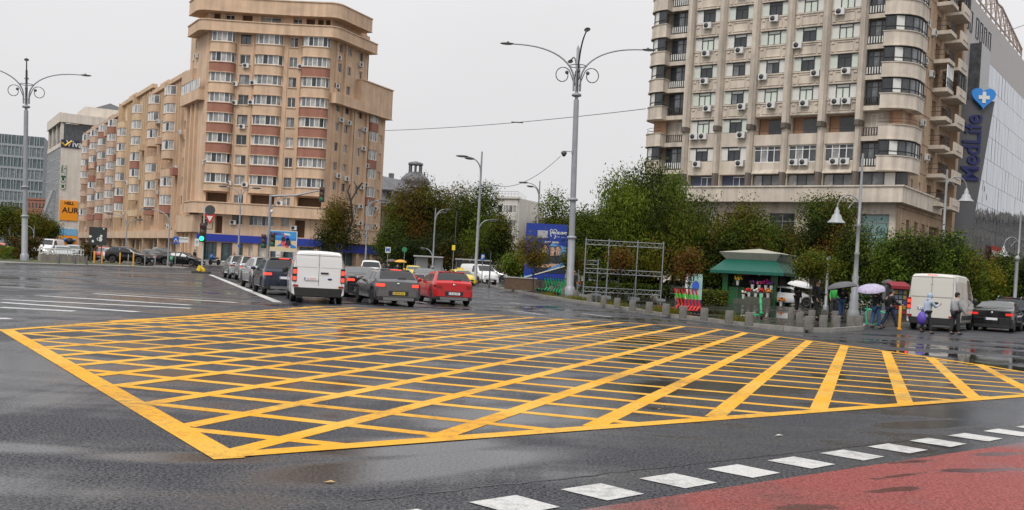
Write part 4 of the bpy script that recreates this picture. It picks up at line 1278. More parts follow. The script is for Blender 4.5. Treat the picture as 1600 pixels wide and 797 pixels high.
def simple_block(name, label, pts, z0, z1, wallm, storeys, cols, glm, frame=PVC, par=.8, win=(.55,.5), faces=(0,1), cat='building', roofm=None, strip=False):
    """block with real window openings on the chosen sides"""
    c = Vector((sum(p[0] for p in pts)/len(pts), sum(p[1] for p in pts)/len(pts), z0))
    root = thing(name, label, cat, c)
    mb = MB(); wins = []
    n = len(pts)
    for i in range(n):
        w = Wall(pts[i], pts[(i+1)%n])
        ops = []
        if i in faces:
            k_ = cols[faces.index(i)]; st = w.L/k_; sh_ = (z1-z0)/storeys
            for k in range(storeys):
                for j in range(k_):
                    wd = st*win[0]; h = sh_*win[1]
                    u = j*st+(st-wd)/2; z = z0+k*sh_+sh_*.28
                    ops.append((u, u+wd, z, z+h)); wins.append((w, u, z, wd, h))
        facade(mb, w, 0, w.L, z0, z1, ops, .2)
        w.box(mb, -.1, w.L+.1, -.4, .25, z1-.05, z1+par)
        if strip and i in faces:
            for k in range(1, storeys): w.box(mb, 0, w.L, 0, .15, z0+k*(z1-z0)/storeys-.1, z0+k*(z1-z0)/storeys+.1)
    mb.add([(p[0],p[1],z1-.1) for p in pts], [tuple(range(n))])
    mb.build('wall', wallm, root, -c)
    for (w, u, z, wd, h) in wins[:98]:
        o = window(root, w, u, z, wd, h, max(1,int(wd/1.0)), frame, '', glm, -.12); o.location = Vector(o.location)-c
    return root, c
def P2(px, Y): q = on_ground(px, Y); return (q.x, q.y)
# teal glass office at the far left
def teal_office():
    a, b = Vector(P2(-60, 330)), Vector(P2(62, 338))
    w = Wall(tuple(a), tuple(b)); z1 = zat(30, 212, a.x*.3+b.x*.7, 336)
    c = Vector((a.x,a.y,.8)); root = thing('office_building', 'wide teal glass office block with white fins at the far left', 'office building', c)
    mb = MB(); w.box(mb, 0, w.L, -20, -.3, .8, z1); mb.build('body', mat('teal_concrete', (.22,.24,.25), .6), root, -c)
    g = MB(); n = 9
    TG = [glass('teal_glass_a', (.10,.14,.15), .1), glass('teal_glass_b', (.17,.21,.22), .1), glass('teal_glass_c', (.05,.09,.10), .1)]
    for k in range(n):
        z = 4+(z1-4)*k/n; w.box(g, 0, w.L, -.3, 0, z+.7, 4+(z1-4)*(k+1)/n, k % 2)
    g.build('glass', TG, root, -c)
    f = MB(); rr = random.Random(3)
    for k in range(n):
        z = 4+(z1-4)*k/n; w.box(f, 0, w.L, 0, .3, z, z+.7, 0); 
        for i in range(int(w.L/1.1)):
            u = i*1.1+rr.choice([0,.3,.6]); w.box(f, u, u+.13, 0, .35, z+.7, 4+(z1-4)*(k+1)/n, 1)
    f.build('fins', [mat('teal_band', (.30,.33,.34), .4), mat('pale_fin', (.46,.49,.49), .5)], root, -c)
teal_office()

# the old mansion with a steep grey roof and a round cupola, behind the trees
def old_mansion():
    a = Vector(P2(592, 168)); b = Vector(P2(690, 176))
    w = Wall(tuple(a), tuple(b)); c = Vector((a.x,a.y,.8))
    root = thing('old_mansion', 'old weathered mansion with a steep grey dormer roof and a round cupola behind trees', 'house', c)
    OLD = mat('weathered_plaster', (.36,.31,.25), .9, var=.35, scale=.5, stain=.5); ROOF = mat('grey_zinc_roof', (.17,.17,.18), .45, var=.3, scale=.4, stain=.3)
    ze, zr = zat(612, 318, a.x, a.y), zat(606, 276, a.x, a.y)
    mb = MB(); ops = []
    for u in (1.5, 4.6, 7.7):
        for z in (3.4, 8.0, 10.8): 
            if z+1.8 < ze: ops.append((u, u+1.3, z, z+2.0))
    facade(mb, w, 0, w.L, .8, ze, ops, .3); w.box(mb, 0, w.L, -14, -.31, .8, ze-.1); w.box(mb, -.3, w.L+.3, -.2, .6, ze-.5, ze)
    mb.build('wall', OLD, root, -c)
    for o in ops: q = window(root, w, o[0], o[2], 1.3, 2.0, 2, GREYF, 'transom', (GL[0],), -.2); q.location = Vector(q.location)-c
    r = MB(); p = [w.p(-.4,.7,ze), w.p(w.L+.4,.7,ze), w.p(w.L+.4,-14.3,ze), w.p(-.4,-14.3,ze)]; t = [w.p(-.2,-4.6,zr+.8), w.p(w.L-4,-4.6,zr), w.p(w.L-4,-10,zr), w.p(-.2,-10,zr+.8)]
    r.add(p+t, [(0,1,5,4),(1,2,6,5),(2,3,7,6),(3,0,4,7),(4,5,6,7)])
    ro = r.build('roof', ROOF, root, -c)
    for u in (1.5, 4.0, 6.6):
        d = MB(); w.box(d, u-.6, u+.6, -3.0, -.5, ze+1.0, ze+2.3); w.poly(d, [(u-.8,-.3),(u+.8,-.3),(u+.8,-3.2),(u-.8,-3.2)], ze+2.3, ze+2.5); w.box(d, u-.4, u+.4, -.5, -.46, ze+1.1, ze+2.2, 1)
        d.build('dormer', [ROOF, GL[0]], ro)
    ch = MB(); w.box(ch, 5.2, 5.9, -7, -6.3, zr-.5, zr+1.4); ch.build('chimney', ROOF, ro)
    # the cupola: an onion drum carrying a little open lantern
    cc = on_ground(641, 178); zb = zat(645, 291, cc.x, cc.y); zm = zat(648, 272, cc.x, cc.y); zt = zat(652, 254, cc.x, cc.y)
    cu_ = MB(); R_ = 2.6
    cu_.lathe([(2.2,zb-9),(2.2,zb-1),(2.75,zb-.6),(2.75,zb-.2),(2.3,zb),(2.7,zb+.5),(2.5,zb+1.3),(1.7,zm-.1),(1.3,zm+.1),(1.3,zm+.3)], 20, 0, (cc.x,cc.y,0))
    cu_.lathe([(1.35,zt-.45),(1.35,zt-.15),(1.0,zt),(0.01,zt+.25)], 16, 0, (cc.x,cc.y,0))
    for i in range(8):
        t_ = 2*PI*i/8; cu_.tube([(cc.x+1.1*math.cos(t_), cc.y+1.1*math.sin(t_), zm+.2), (cc.x+1.1*math.cos(t_), cc.y+1.1*math.sin(t_), zt-.4)], .12, 6)
    cu_.build('cupola', mat('cupola_zinc', (.13,.13,.145), .45, var=.3, stain=.2), root, -c)
old_mansion()
# white apartment house with a rounded corner
def white_house():
    Y = 190; a, b = Vector(P2(768, Y)), Vector(P2(803, Y-2)); c_ = Vector(P2(815, Y+12))
    z1 = zat(800, 309, b.x, b.y); WH = mat('white_render', (.62,.60,.55), .85, var=.1, stain=.15)
    c = Vector((b.x,b.y,.8)); root = thing('apartment_house', 'white apartment house with a rounded corner behind the billboard', 'apartment house', c)
    w = Wall(tuple(a), tuple(b)); w2 = Wall(tuple(b), tuple(c_))
    mb = MB(); ops = []; o2 = []
    for k in range(5):
        z = z1-2.9-2.9*k
        ops += [(u, u+.9, z, z+1.4) for u in (.6,)]
        o2 += [(1.5, 2.4, z, z+1.4), (5, 6, z, z+1.4), (9, 10, z, z+1.4)]
    facade(mb, w, 0, w.L, .8, z1, ops, .2); facade(mb, w2, 0, w2.L, .8, z1, o2, .2)
    w.box(mb, 0, w.L+.2, -12, -.25, .8, z1-.1); w.box(mb, -.1, w.L+.3, -.3, .3, z1-.2, z1+.2); w2.box(mb, -.1, w2.L, -.3, .3, z1-.2, z1+.2)
    mb.build('wall', WH, root, -c)
    for (ww, L_) in ((w, ops), (w2, o2)):
        for o in L_: q = window(root, ww, o[0], o[2], o[1]-o[0], 1.4, 1, PVC, '', (GL[0],)); q.location = Vector(q.location)-c
    for k in range(5):
        z = z1-2.9-2.9*k
        sp = MB(); pl = round_bay(w, 1.9, w.L-.1, .8, .6, 4); w.poly(sp, pl, z-1.4, z-.05); sp.build('balcony_parapet', WH, root, -c)
        if k != 2: q = ribbon_window(root, offset_path(w, pl, .1), z-.02, z+1.45, 4, PVC, (GL[4],GL[3])); q.location = -c
    rl = MB()
    for h_ in (.5, .95): rl.tube([w.p(0,.1,z1+.2+h_), w.p(w.L,.1,z1+.2+h_), w2.p(w2.L,.1,z1+.2+h_)], .04, 4)
    for i in range(8): rl.tube([w.p(w.L*i/7,.1,z1+.2), w.p(w.L*i/7,.1,z1+1.15)], .03, 4)
    rl.build('roof_railing', GREYF, root, -c)
white_house()
# pale blocks that close the far street
simple_block('apartment_block', 'small pale far block seen between the white house and the billboard', [P2(812,330), P2(850,330), P2(850,345), P2(812,345)], .8, zat(826,398,P2(826,330)[0],330), mat('pale_far_render', (.55,.53,.50), .9), 4, (6,), (GL[4],), GREYF, .4, (.5,.45), (0,))
def spire():
    p = on_ground(818, 420); zt = zat(818, 345, p.x, p.y); z0 = zat(818, 400, p.x, p.y)
    o = thing('church', 'tiny pale church spire far behind the white house', 'church', p)
    m = MB(); m.box(-4,4,-4,4,0,z0-p.z-1); m.build('nave', mat('pale_far_render', (.5,.5,.5), .9), o)
    m = MB(); m.lathe([(2.2,z0-p.z-1),(2.0,z0-p.z+4),(1.2,z0-p.z+6),(.25,zt-p.z)], 8); m.build('spire', mat('spire_metal', (.35,.38,.42), .5), o)
spire()
simple_block('office_building', 'low red brick building between the teal office and the cream office', [P2(40,300), P2(68,300), P2(78,322), P2(40,322)], .8, zat(50,312,P2(50,300)[0],300), REDB, 4, (5,), (GL[1],), GREYF, .5, (.5,.45), (0,))

simple_block('apartment_block', 'long low grey block closing the street behind the trees', [P2(628,262), P2(800,262), P2(800,275), P2(628,275)], .8, 15.0, mat('grey_far_render', (.30,.28,.26), .9, var=.2, stain=.2), 4, (16,), (GL[1],GL[0]), GREYF, .4, (.5,.45), (0,))
simple_block('apartment_block', 'long low beige block behind the plaza trees, left of the stone tower', [P2(838,190), P2(1045,150), P2(1060,160), P2(838,205)], .8, 11.5, mat('beige_far_render', (.32,.28,.23), .9, var=.2, stain=.2), 3, (16,), (GL[1],GL[0]), GREYF, .4, (.5,.45), (0,))

MIRRORED()
# ------------------------------------------------------------------ trees and plants
def leafmat(name, col, var=.35):
    m, n, b = nodes_of(name)
    L = n.links.new
    b.inputs['Roughness'].default_value = .6
    b.inputs['Specular IOR Level'].default_value = .12
    g = n.nodes.new('ShaderNodeTexCoord')
    t = n.nodes.new('ShaderNodeTexNoise'); t.inputs['Scale'].default_value = 1.1; t.inputs['Detail'].default_value = 5
    L(g.outputs['Object'], t.inputs['Vector'])
    r = n.nodes.new('ShaderNodeMapRange'); r.inputs['From Min'].default_value = .3; r.inputs['From Max'].default_value = .7
    r.inputs['To Min'].default_value = 1-var; r.inputs['To Max'].default_value = 1+var
    L(t.outputs['Fac'], r.inputs['Value'])
    v = n.nodes.new('ShaderNodeVectorMath'); v.operation = 'SCALE'; v.inputs[0].default_value = col
    L(r.outputs[0], v.inputs['Scale'])
    L(v.outputs[0], b.inputs['Base Color'])
    tr = n.nodes.new('ShaderNodeBsdfTranslucent'); L(v.outputs[0], tr.inputs['Color'])
    mx_ = n.nodes.new('ShaderNodeMixShader'); mx_.inputs[0].default_value = .25
    L(b.outputs[0], mx_.inputs[1]); L(tr.outputs[0], mx_.inputs[2])
    L(mx_.outputs[0], n.nodes['Material Output'].inputs['Surface'])
    return m
LF = dict(g=leafmat('leaf_green', (.070,.102,.010)), d=leafmat('leaf_dark_green', (.022,.034,.006)), o=leafmat('leaf_olive', (.105,.098,.009)), b=leafmat('leaf_brown', (.105,.060,.010)),
          y=leafmat('leaf_yellowish', (.19,.155,.012)), f=leafmat('leaf_fresh', (.092,.150,.014)), r=leafmat('leaf_rust', (.12,.046,.010)), w=leafmat('leaf_willow', (.115,.158,.016)))
BARK = mat('bark', (.060,.048,.038), .9, var=.3, scale=5, bump=.4, bscale=12)
def tree(label, loc, h, rx, trunk_h=2.0, leaves='gdo', n=3800, leaf=.26, seed=1, shape='round', group=None, tr=.22, ry=None, lobes=9, name='tree', cat='tree', droop=False, lean=0.0, bark=None):
    rr = random.Random(seed); ry = ry or rx
    root = thing(name, label, cat, loc, 0, group)
    t = MB()
    top = Vector((lean, 0, h*.72))
    def limb(a, b, r0, r1, wig=.12):
        pts = []; k = 5
        for i in range(k+1):
            s = i/k; p = a+(b-a)*s
            if 0 < i < k: p += Vector((rr.uniform(-wig,wig), rr.uniform(-wig,wig), 0))*(b-a).length*.25
            pts.append(p)
        t.tube(pts, [r0+(r1-r0)*i/k for i in range(k+1)], 7, caps=False)
        return pts
    cz = trunk_h+(h-trunk_h)*.5; rz = (h-trunk_h)*.5
    main = limb(Vector((0,0,-.1)), top, tr, tr*.25)
    cl = []
    for i in range(lobes):
        a = 2*PI*(i/lobes)*1.618*3+rr.random(); el = rr.uniform(-.75,.95)
        q = math.sqrt(max(0.05, 1-el*el*.8))
        s = rr.uniform(.52,.82)
        c = Vector((lean*.6+rx*s*q*math.cos(a), ry*s*q*math.sin(a), cz+rz*el*.72))
        if shape == 'cone': c.x *= 1.1-.6*(c.z-trunk_h)/(h-trunk_h); c.y *= 1.1-.6*(c.z-trunk_h)/(h-trunk_h)
        R = Vector((rx, ry, rz))*rr.uniform(.34,.52)
        cl.append((c, R, rr.choice(leaves), rr.choice(leaves)))
        st = main[rr.randrange(2,5)]
        limb(st, c, tr*.38, tr*.08)
    cl.append((Vector((lean*.6,0,cz+rz*.35)), Vector((rx*.5,ry*.5,rz*.6)), leaves[0], leaves[-1]))
    cl.append((Vector((lean*.3,0,cz-rz*.2)), Vector((rx*.6,ry*.6,rz*.6)), leaves[0], leaves[1 % len(leaves)]))
    t.build('trunk', bark or BARK, root)
    keys = sorted(set(leaves)); mi = {k: i for i, k in enumerate(keys)}
    c_ = MB(); tw = sum(R.x*R.y*R.z for _, R, _, _ in cl)**.5
    vol = [ (R.x*R.y*R.z)**(2/3) for _, R, _, _ in cl]; sv = sum(vol)
    for (c, R, k1, k2), v_ in zip(cl, vol):
        m_ = int(n*v_/sv)
        subs = []
        for _ in range(max(5, m_//34)):
            d = Vector((rr.gauss(0,1), rr.gauss(0,1), rr.gauss(0,1))).normalized()*rr.uniform(.55,1.03)
            subs.append(c+Vector((d.x*R.x, d.y*R.y, d.z*R.z)))
        for j in range(m_):
            s = subs[rr.randrange(len(subs))]
            sp = leaf*2.6
            p = s+Vector((rr.gauss(0,sp*.75), rr.gauss(0,sp*.75), rr.gauss(0,sp*.6)))
            if p.z < trunk_h*.6: continue
            n_ = ((p-c).normalized()*.6+Vector((rr.gauss(0,.6), rr.gauss(0,.6), rr.gauss(.35,.5)))).normalized()
            a = n_.cross(Vector((rr.gauss(0,1), rr.gauss(0,1), rr.gauss(0,1))))
            if a.length < .01: continue
            a.normalize(); b = n_.cross(a)
            la = leaf*rr.uniform(.6,1.25); lb = la*rr.uniform(.35,.6)
            if droop and rr.random() < .5:
                a = Vector((rr.gauss(0,.25), rr.gauss(0,.25), -1)).normalized(); b = a.cross(n_).normalized(); la *= 1.3; lb *= .7; p.z -= rr.random()*1.0
            k_ = mi[k1 if rr.random() < .72 else k2]
            c_.add([p-a*la*.5, p+b*lb*.5-n_*la*.08, p+a*la*.5, p-b*lb*.5-n_*la*.08], [(0,1,2,3)], k_)
    c_.build('crown', [LF[k] for k in keys], root)
    return root
GP1, GP2, GP3 = 'street trees across the junction', 'trees behind the plaza', 'young trees along the kerb'
def T(px, Y, ytop, wpx, label, **k):
    """a tree by the column, depth, top row and crown width it shows in the photograph"""
    k['n'] = int(k.get('n', 3000)*3.9); k['leaf'] = k.get('leaf', .26)*.84
    if k.get('group') != GP3: k['trunk_h'] = k.get('trunk_h', 2.0)*.62; wpx *= 1.08
    p = on_ground(px, Y, k.pop('dz', 0.0)); h = zat(px+.05*(430-ytop), ytop, p.x, p.y)-p.z
    return tree(label, p, h, wpx*Y/FPX/2, **k)
T(520, 112, 312, 62, 'small olive tree with a bare dead branch in front of the corner block', leaves='odb', n=2600, leaf=.28, seed=11, trunk_h=2.5, lobes=8)
br = MB()
pb = on_ground(530, 112)
for pth in ([(0,0,2.5),(1.2,0,6),(.9,0,8.2),(1.6,0,9.6),(1.1,0,10.4)], [(.9,0,8.2),(.5,0,9.2),(.7,0,10.0)], [(1.6,0,9.6),(2.1,0,10.3)]): br.tube(pth, [.16*(1-i/(len(pth)+1)) for i in range(len(pth))], 6)
o = br.build('dead_branch', BARK, None, pb); tag(o, 'bare dark dead tree stem rising beside the small olive tree', 'dead tree')
o.name = 'dead_tree'
T(652, 132, 268, 92, 'tall broad dark green tree hiding the old mansion below its cupola', leaves='dgob', n=6500, leaf=.36, seed=12, trunk_h=2.0, lobes=13, group=GP1)
T(612, 126, 345, 60, 'low dark shrubby tree at the right end of the corner block', leaves='dg', n=3000, leaf=.34, seed=13, trunk_h=.8, lobes=9, group=GP1)
T(700, 140, 290, 62, 'brownish green tree left of the tall double street lamp', leaves='dbog', n=3600, leaf=.36, seed=14, trunk_h=2.0, group=GP1)
T(745, 128, 284, 82, 'loose olive green tree just right of the tall double street lamp', leaves='godw', n=4600, leaf=.34, seed=15, trunk_h=2.2, lobes=12, group=GP1)
T(778, 122, 335, 44, 'smaller dark tree in front of the white apartment house', leaves='dgo', n=2400, leaf=.32, seed=16, trunk_h=1.6, group=GP1)
T(690, 118, 372, 62, 'dark low tree with rust leaves above the bus shelter', leaves='dbd', n=2400, leaf=.34, seed=17, trunk_h=1.0, group=GP1)
T(635, 121, 376, 62, 'dark low bushy tree behind the white pickup', leaves='dgd', n=2400, leaf=.34, seed=18, trunk_h=.6, group=GP1)
T(868, 112, 300, 62, 'green tree rising behind the blue billboard and the tall mast', leaves='gof', n=3200, leaf=.34, seed=21, trunk_h=2.2, group=GP2)
T(845, 150, 338, 50, 'far small olive tree between the billboard and the white house', leaves='og', n=1500, leaf=.36, seed=22, trunk_h=2.0, group=GP2)
T(965, 84, 248, 118, 'tall weeping willow with bright green hanging foliage behind the scaffold', leaves='wfgd', n=8500, leaf=.30, seed=23, trunk_h=2.0, lobes=15, droop=True, group=GP2)
T(1030, 92, 262, 62, 'tall green tree crown against the left edge of the stone tower', leaves='wfg', n=3400, leaf=.30, seed=24, trunk_h=4.0, lobes=10, droop=True, group=GP2)
T(1050, 82, 306, 150, 'wide olive green tree behind the red scooters', leaves='owgd', n=8200, leaf=.27, seed=25, trunk_h=1.7, lobes=16, droop=True, group=GP2)
T(915, 80, 335, 70, 'dense mid green tree right of the tall mast', leaves='gwd', n=3600, leaf=.28, seed=26, trunk_h=1.6, group=GP2)
T(1160, 78, 312, 96, 'reddish brown tree above the flower kiosk', leaves='obdg', n=5600, leaf=.26, seed=27, trunk_h=1.8, lobes=13, group=GP2)
T(1215, 80, 352, 80, 'dark green tree right behind the flower kiosk roof', leaves='dgb', n=3800, leaf=.27, seed=28, trunk_h=1.2, group=GP2)
T(1290, 70, 305, 96, 'ragged tree with brown tips beside the bell shaped street lamp', leaves='dgbr', n=5400, leaf=.25, seed=29, trunk_h=1.8, lobes=13, group=GP2)
T(1328, 66, 345, 70, 'dark green tree under the bell shaped lamp head', leaves='dgo', n=3200, leaf=.25, seed=30, trunk_h=1.5, group=GP2)
T(1105, 80, 372, 120, 'low dark green tree closing the view behind the blue advert stand', leaves='dgd', n=4600, leaf=.28, seed=31, trunk_h=1.0, lobes=12, group=GP2)
T(1000, 84, 362, 100, 'low dark green tree behind the parked white cars', leaves='dgd', n=3800, leaf=.28, seed=32, trunk_h=1.4, lobes=11, group=GP2)
for i, (px, Y, yt, wd, lab) in enumerate([(1392, 62, 366, 66, 'rounded glossy green tree left of the big white van roof'), (1428, 60, 360, 66, 'rounded glossy green tree above the big white van'), (1468, 62, 362, 62, 'rounded glossy green tree over the front of the big white van'),
                             (1505, 66, 388, 56, 'clipped yellowish green tree beyond the big white van'), (1562, 74, 398, 50, 'dark clipped tree under the red and white banner'), (1598, 70, 405, 44, 'clipped dark tree at the right edge of the photo'), (1535, 70, 412, 50, 'low clipped yellowish tree above the dark parked suv')]):
    T(px, Y, yt, wd, lab, leaves=('gfd','gfd','gfgd','ofg','dg','dg','ofy')[i], n=2800, leaf=.24, seed=40+i, trunk_h=1.5, lobes=9, group='clipped trees along the side street')
T(1264, 46, 402, 42, 'small round lollipop tree on a thin stem left of the lamp', leaves='gof', n=1500, leaf=.16, seed=50, trunk_h=2.3, tr=.05, group=GP3)
T(966, 66, 388, 34, 'young reddish brown tree on a thin stem inside the scaffold', leaves='rbo', n=650, leaf=.2, seed=51, trunk_h=2.1, tr=.05, group=GP3)
T(1073, 52, 388, 36, 'young reddish brown tree on a thin stem behind the red scooters', leaves='rbo', n=700, leaf=.17, seed=52, trunk_h=1.6, tr=.05, group=GP3)
T(832, 72, 368, 56, 'thin young tree with olive leaves in front of the blue billboard', leaves='oby', n=900, leaf=.2, seed=53, trunk_h=1.8, tr=.06, group=GP3)
T(893, 70, 385, 40, 'thin young tree with olive leaves at the foot of the tall mast', leaves='ogb', n=800, leaf=.18, seed=54, trunk_h=1.6, tr=.05, group=GP3)
for i, (px, Y, yt, wd) in enumerate([(-8, 150, 316, 50), (22, 170, 326, 44), (52, 190, 332, 44), (74, 210, 345, 30)]):
    T(px, Y, yt, wd, ['green tree at the left edge of the photo, before the teal office', 'yellowing tree just left of the tall left mast', 'yellowing tree just right of the tall left mast', 'small tree at the foot of the grey glass front'][i], leaves=('gdo','oyg','oygd','go')[i], n=1500, leaf=.45, seed=60+i, trunk_h=2.5, group='trees at the far left')
def hedge(label, pts, h, wd, leaves='dg', n=900, leaf=.2, seed=1, name='hedge'):
    """clipped hedge along a line: leaf faces through a box volume over a few stems"""
    rr = random.Random(seed); a, b = Vector(pts[0][:2]), Vector(pts[1][:2])
    z = terr(a.x, a.y)+.13; root = thing(name, label, 'hedge', (a.x,a.y,z))
    d = (b-a); p = Vector((-d.y, d.x)).normalized()
    s = MB()
    for i in range(max(2, int(d.length/.7))): q = d*(i/max(1, int(d.length/.7)-1 or 1)); s.tube([(q.x,q.y,0),(q.x+rr.uniform(-.1,.1),q.y,h*.6)], .03, 5)
    s.build('stems', BARK, root)
    m = MB(); keys = sorted(set(leaves))
    bx = MB()
    for _ in range(n):
        t, u, v = rr.random(), rr.uniform(-.5,.5), rr.random()**.7
        q = d*t+p*u*wd; P = Vector((q.x, q.y, v*h+rr.gauss(0,.05)))
        n_ = Vector((rr.gauss(0,1), rr.gauss(-.4,1), rr.gauss(.4,.8))).normalized(); a_ = n_.cross(Vector((0,0,1)));
        if a_.length < .05: continue
        a_.normalize(); b_ = n_.cross(a_); l = leaf*rr.uniform(.6,1.2)
        m.add([P-a_*l*.5, P-b_*l*.3, P+a_*l*.5, P+b_*l*.3], [(0,1,2,3)], rr.randrange(len(keys)))
    m.build('foliage', [LF[k] for k in keys], root)
    return root
hedge('dark clipped hedge just left of the tall left mast', (G(14,407), G(36,407)), 2.1, 1.5, 'db', 1300, .22, 1)
hedge('dark clipped hedge just right of the tall left mast', (G(44,407.5), G(61,408)), 2.1, 1.5, 'db', 1100, .22, 2)
hedge('dark clipped hedge at the right end of the white railing', (G(129,409.5), G(147,410)), 1.9, 1.4, 'db', 1000, .22, 3)
hedge('small fresh green bush at the left edge of the photo', (G(-6,408), G(14,408)), 1.2, 1.4, 'gf', 700, .22, 4)
hedge('low green hedge behind the scaffold on the plaza', (on_ground(905,78), on_ground(1050,80)), 1.0, 1.6, 'dg', 3200, .2, 5)
hedge('low dark hedge between the blue advert stand and the kiosk', (on_ground(1060,62), on_ground(1135,62)), .95, 1.6, 'dgo', 2200, .18, 6)
hedge('low dark hedge behind the two umbrellas on the plaza', (on_ground(1260,74), on_ground(1420,60)), 1.7, 1.6, 'dgd', 3600, .2, 7)
# grass tufts along the kerb
def tufts(pts, n, seed, h=.22, spread=.5):
    rr = random.Random(seed); m = MB()
    for _ in range(n):
        t = rr.random()*(len(pts)-1); i = int(t); f = t-i
        a, b = Vector(pts[i][:2]), Vector(pts[i+1][:2])
        c = a+(b-a)*f; d = (b-a).normalized(); q = Vector((-d.y,d.x))
        if math.sin(c.x*2.1+c.y*1.3)+math.sin(c.x*.9-c.y*.7+2) < -.1: continue
        c = c+q*rr.uniform(.05,spread)
        z = terr(c.x,c.y)+.13
        an = rr.random()*2*PI; l = h*rr.uniform(.4,1.2); dx, dy = math.cos(an)*l*.5, math.sin(an)*l*.5
        w_ = .012
        m.add([(c.x-dy*w_*4,c.y+dx*w_*4,z),(c.x+dy*w_*4,c.y-dx*w_*4,z),(c.x+dx,c.y+dy,z+l)], [(0,1,2)], rr.randrange(3))
    return m
m = tufts(kerbR[2:10], 9000, 3, .30, .75)
o = m.build('grass', [LF['o'], LF['y'], LF['g']]); o['kind'] = 'stuff'; o['label'] = 'yellowing grass tufts growing along the plaza kerb'

for i, (px, Y, yt, wd, lab) in enumerate([(728,168,352,50,'distant dark tree low behind the tall double lamp'),(762,176,362,46,'distant dark tree just left of the white apartment house'),(820,160,378,40,'distant low tree at the foot of the white apartment house'),(806,112,402,30,'low bush left of the foot of the blue billboard'),(858,132,352,46,'dark tree directly behind the top of the blue billboard'),(890,122,340,50,'dark green tree just right of the blue billboard behind the mast')]):
    T(px, Y, yt, wd, lab, leaves=('dg','dgo','gd','ofg','gd','gdf')[i], n=1800, leaf=.36, seed=80+i, trunk_h=1.2, group='distant trees along the street')
# ------------------------------------------------------------------ vehicles
TYRE = mat('tyre_rubber', (.014,.014,.014), .75)
RIMM = mat('alloy_rim', (.45,.45,.46), .35, .7)
CARGLASS = mat('car_glass', (.012,.014,.015), .04, spec=.7)
CARGLASS2 = mat('car_glass_light', (.05,.06,.06), .05, spec=.8)
BLACKPL = mat('black_plastic', (.018,.018,.018), .5)
UNDER = mat('underbody_black', (.006,.006,.006), .9)
CHROME = mat('chrome_trim', (.55,.55,.55), .15, 1.0)
TAIL = mat('tail_light_red', (.28,.006,.006), .15, coat=.5)
TAILON = mat('brake_light_lit', (.4,.01,.01), .2, emit=(1.0,.06,.03), estr=1.5)
TAILMID = mat('tail_light_lit', (.4,.01,.01), .2, emit=(1.0,.04,.02), estr=.45)
LAMPW = mat('lamp_clear', (.65,.66,.68), .1)
PLATEW = mat('plate_white', (.75,.75,.75), .4)
PLATEY = mat('plate_yellow', (.70,.50,.05), .4)
PLATEB = mat('plate_blue_strip', (.02,.06,.40), .4)
PLINK = mat('plate_black_ink', (.01,.01,.01), .5)
PLRED = mat('plate_red_ink', (.55,.03,.02), .5)
def paintmat(name, col, metal=0.0, rough=.2): return mat('car_paint_'+name, col, rough, metal, coat=.6, spec=.4)
def lin(tab, y):
    if y <= tab[0][0]: return tab[0][1]
    for i in range(len(tab)-1):
        a, b = tab[i], tab[i+1]
        if y <= b[0]: return a[1]+(b[1]-a[1])*(y-a[0])/max(1e-6, b[0]-a[0])
    return tab[-1][1]
def smooth(tab, y, e=.07):
    return (lin(tab,y-e)+2*lin(tab,y)+lin(tab,y+e))/4
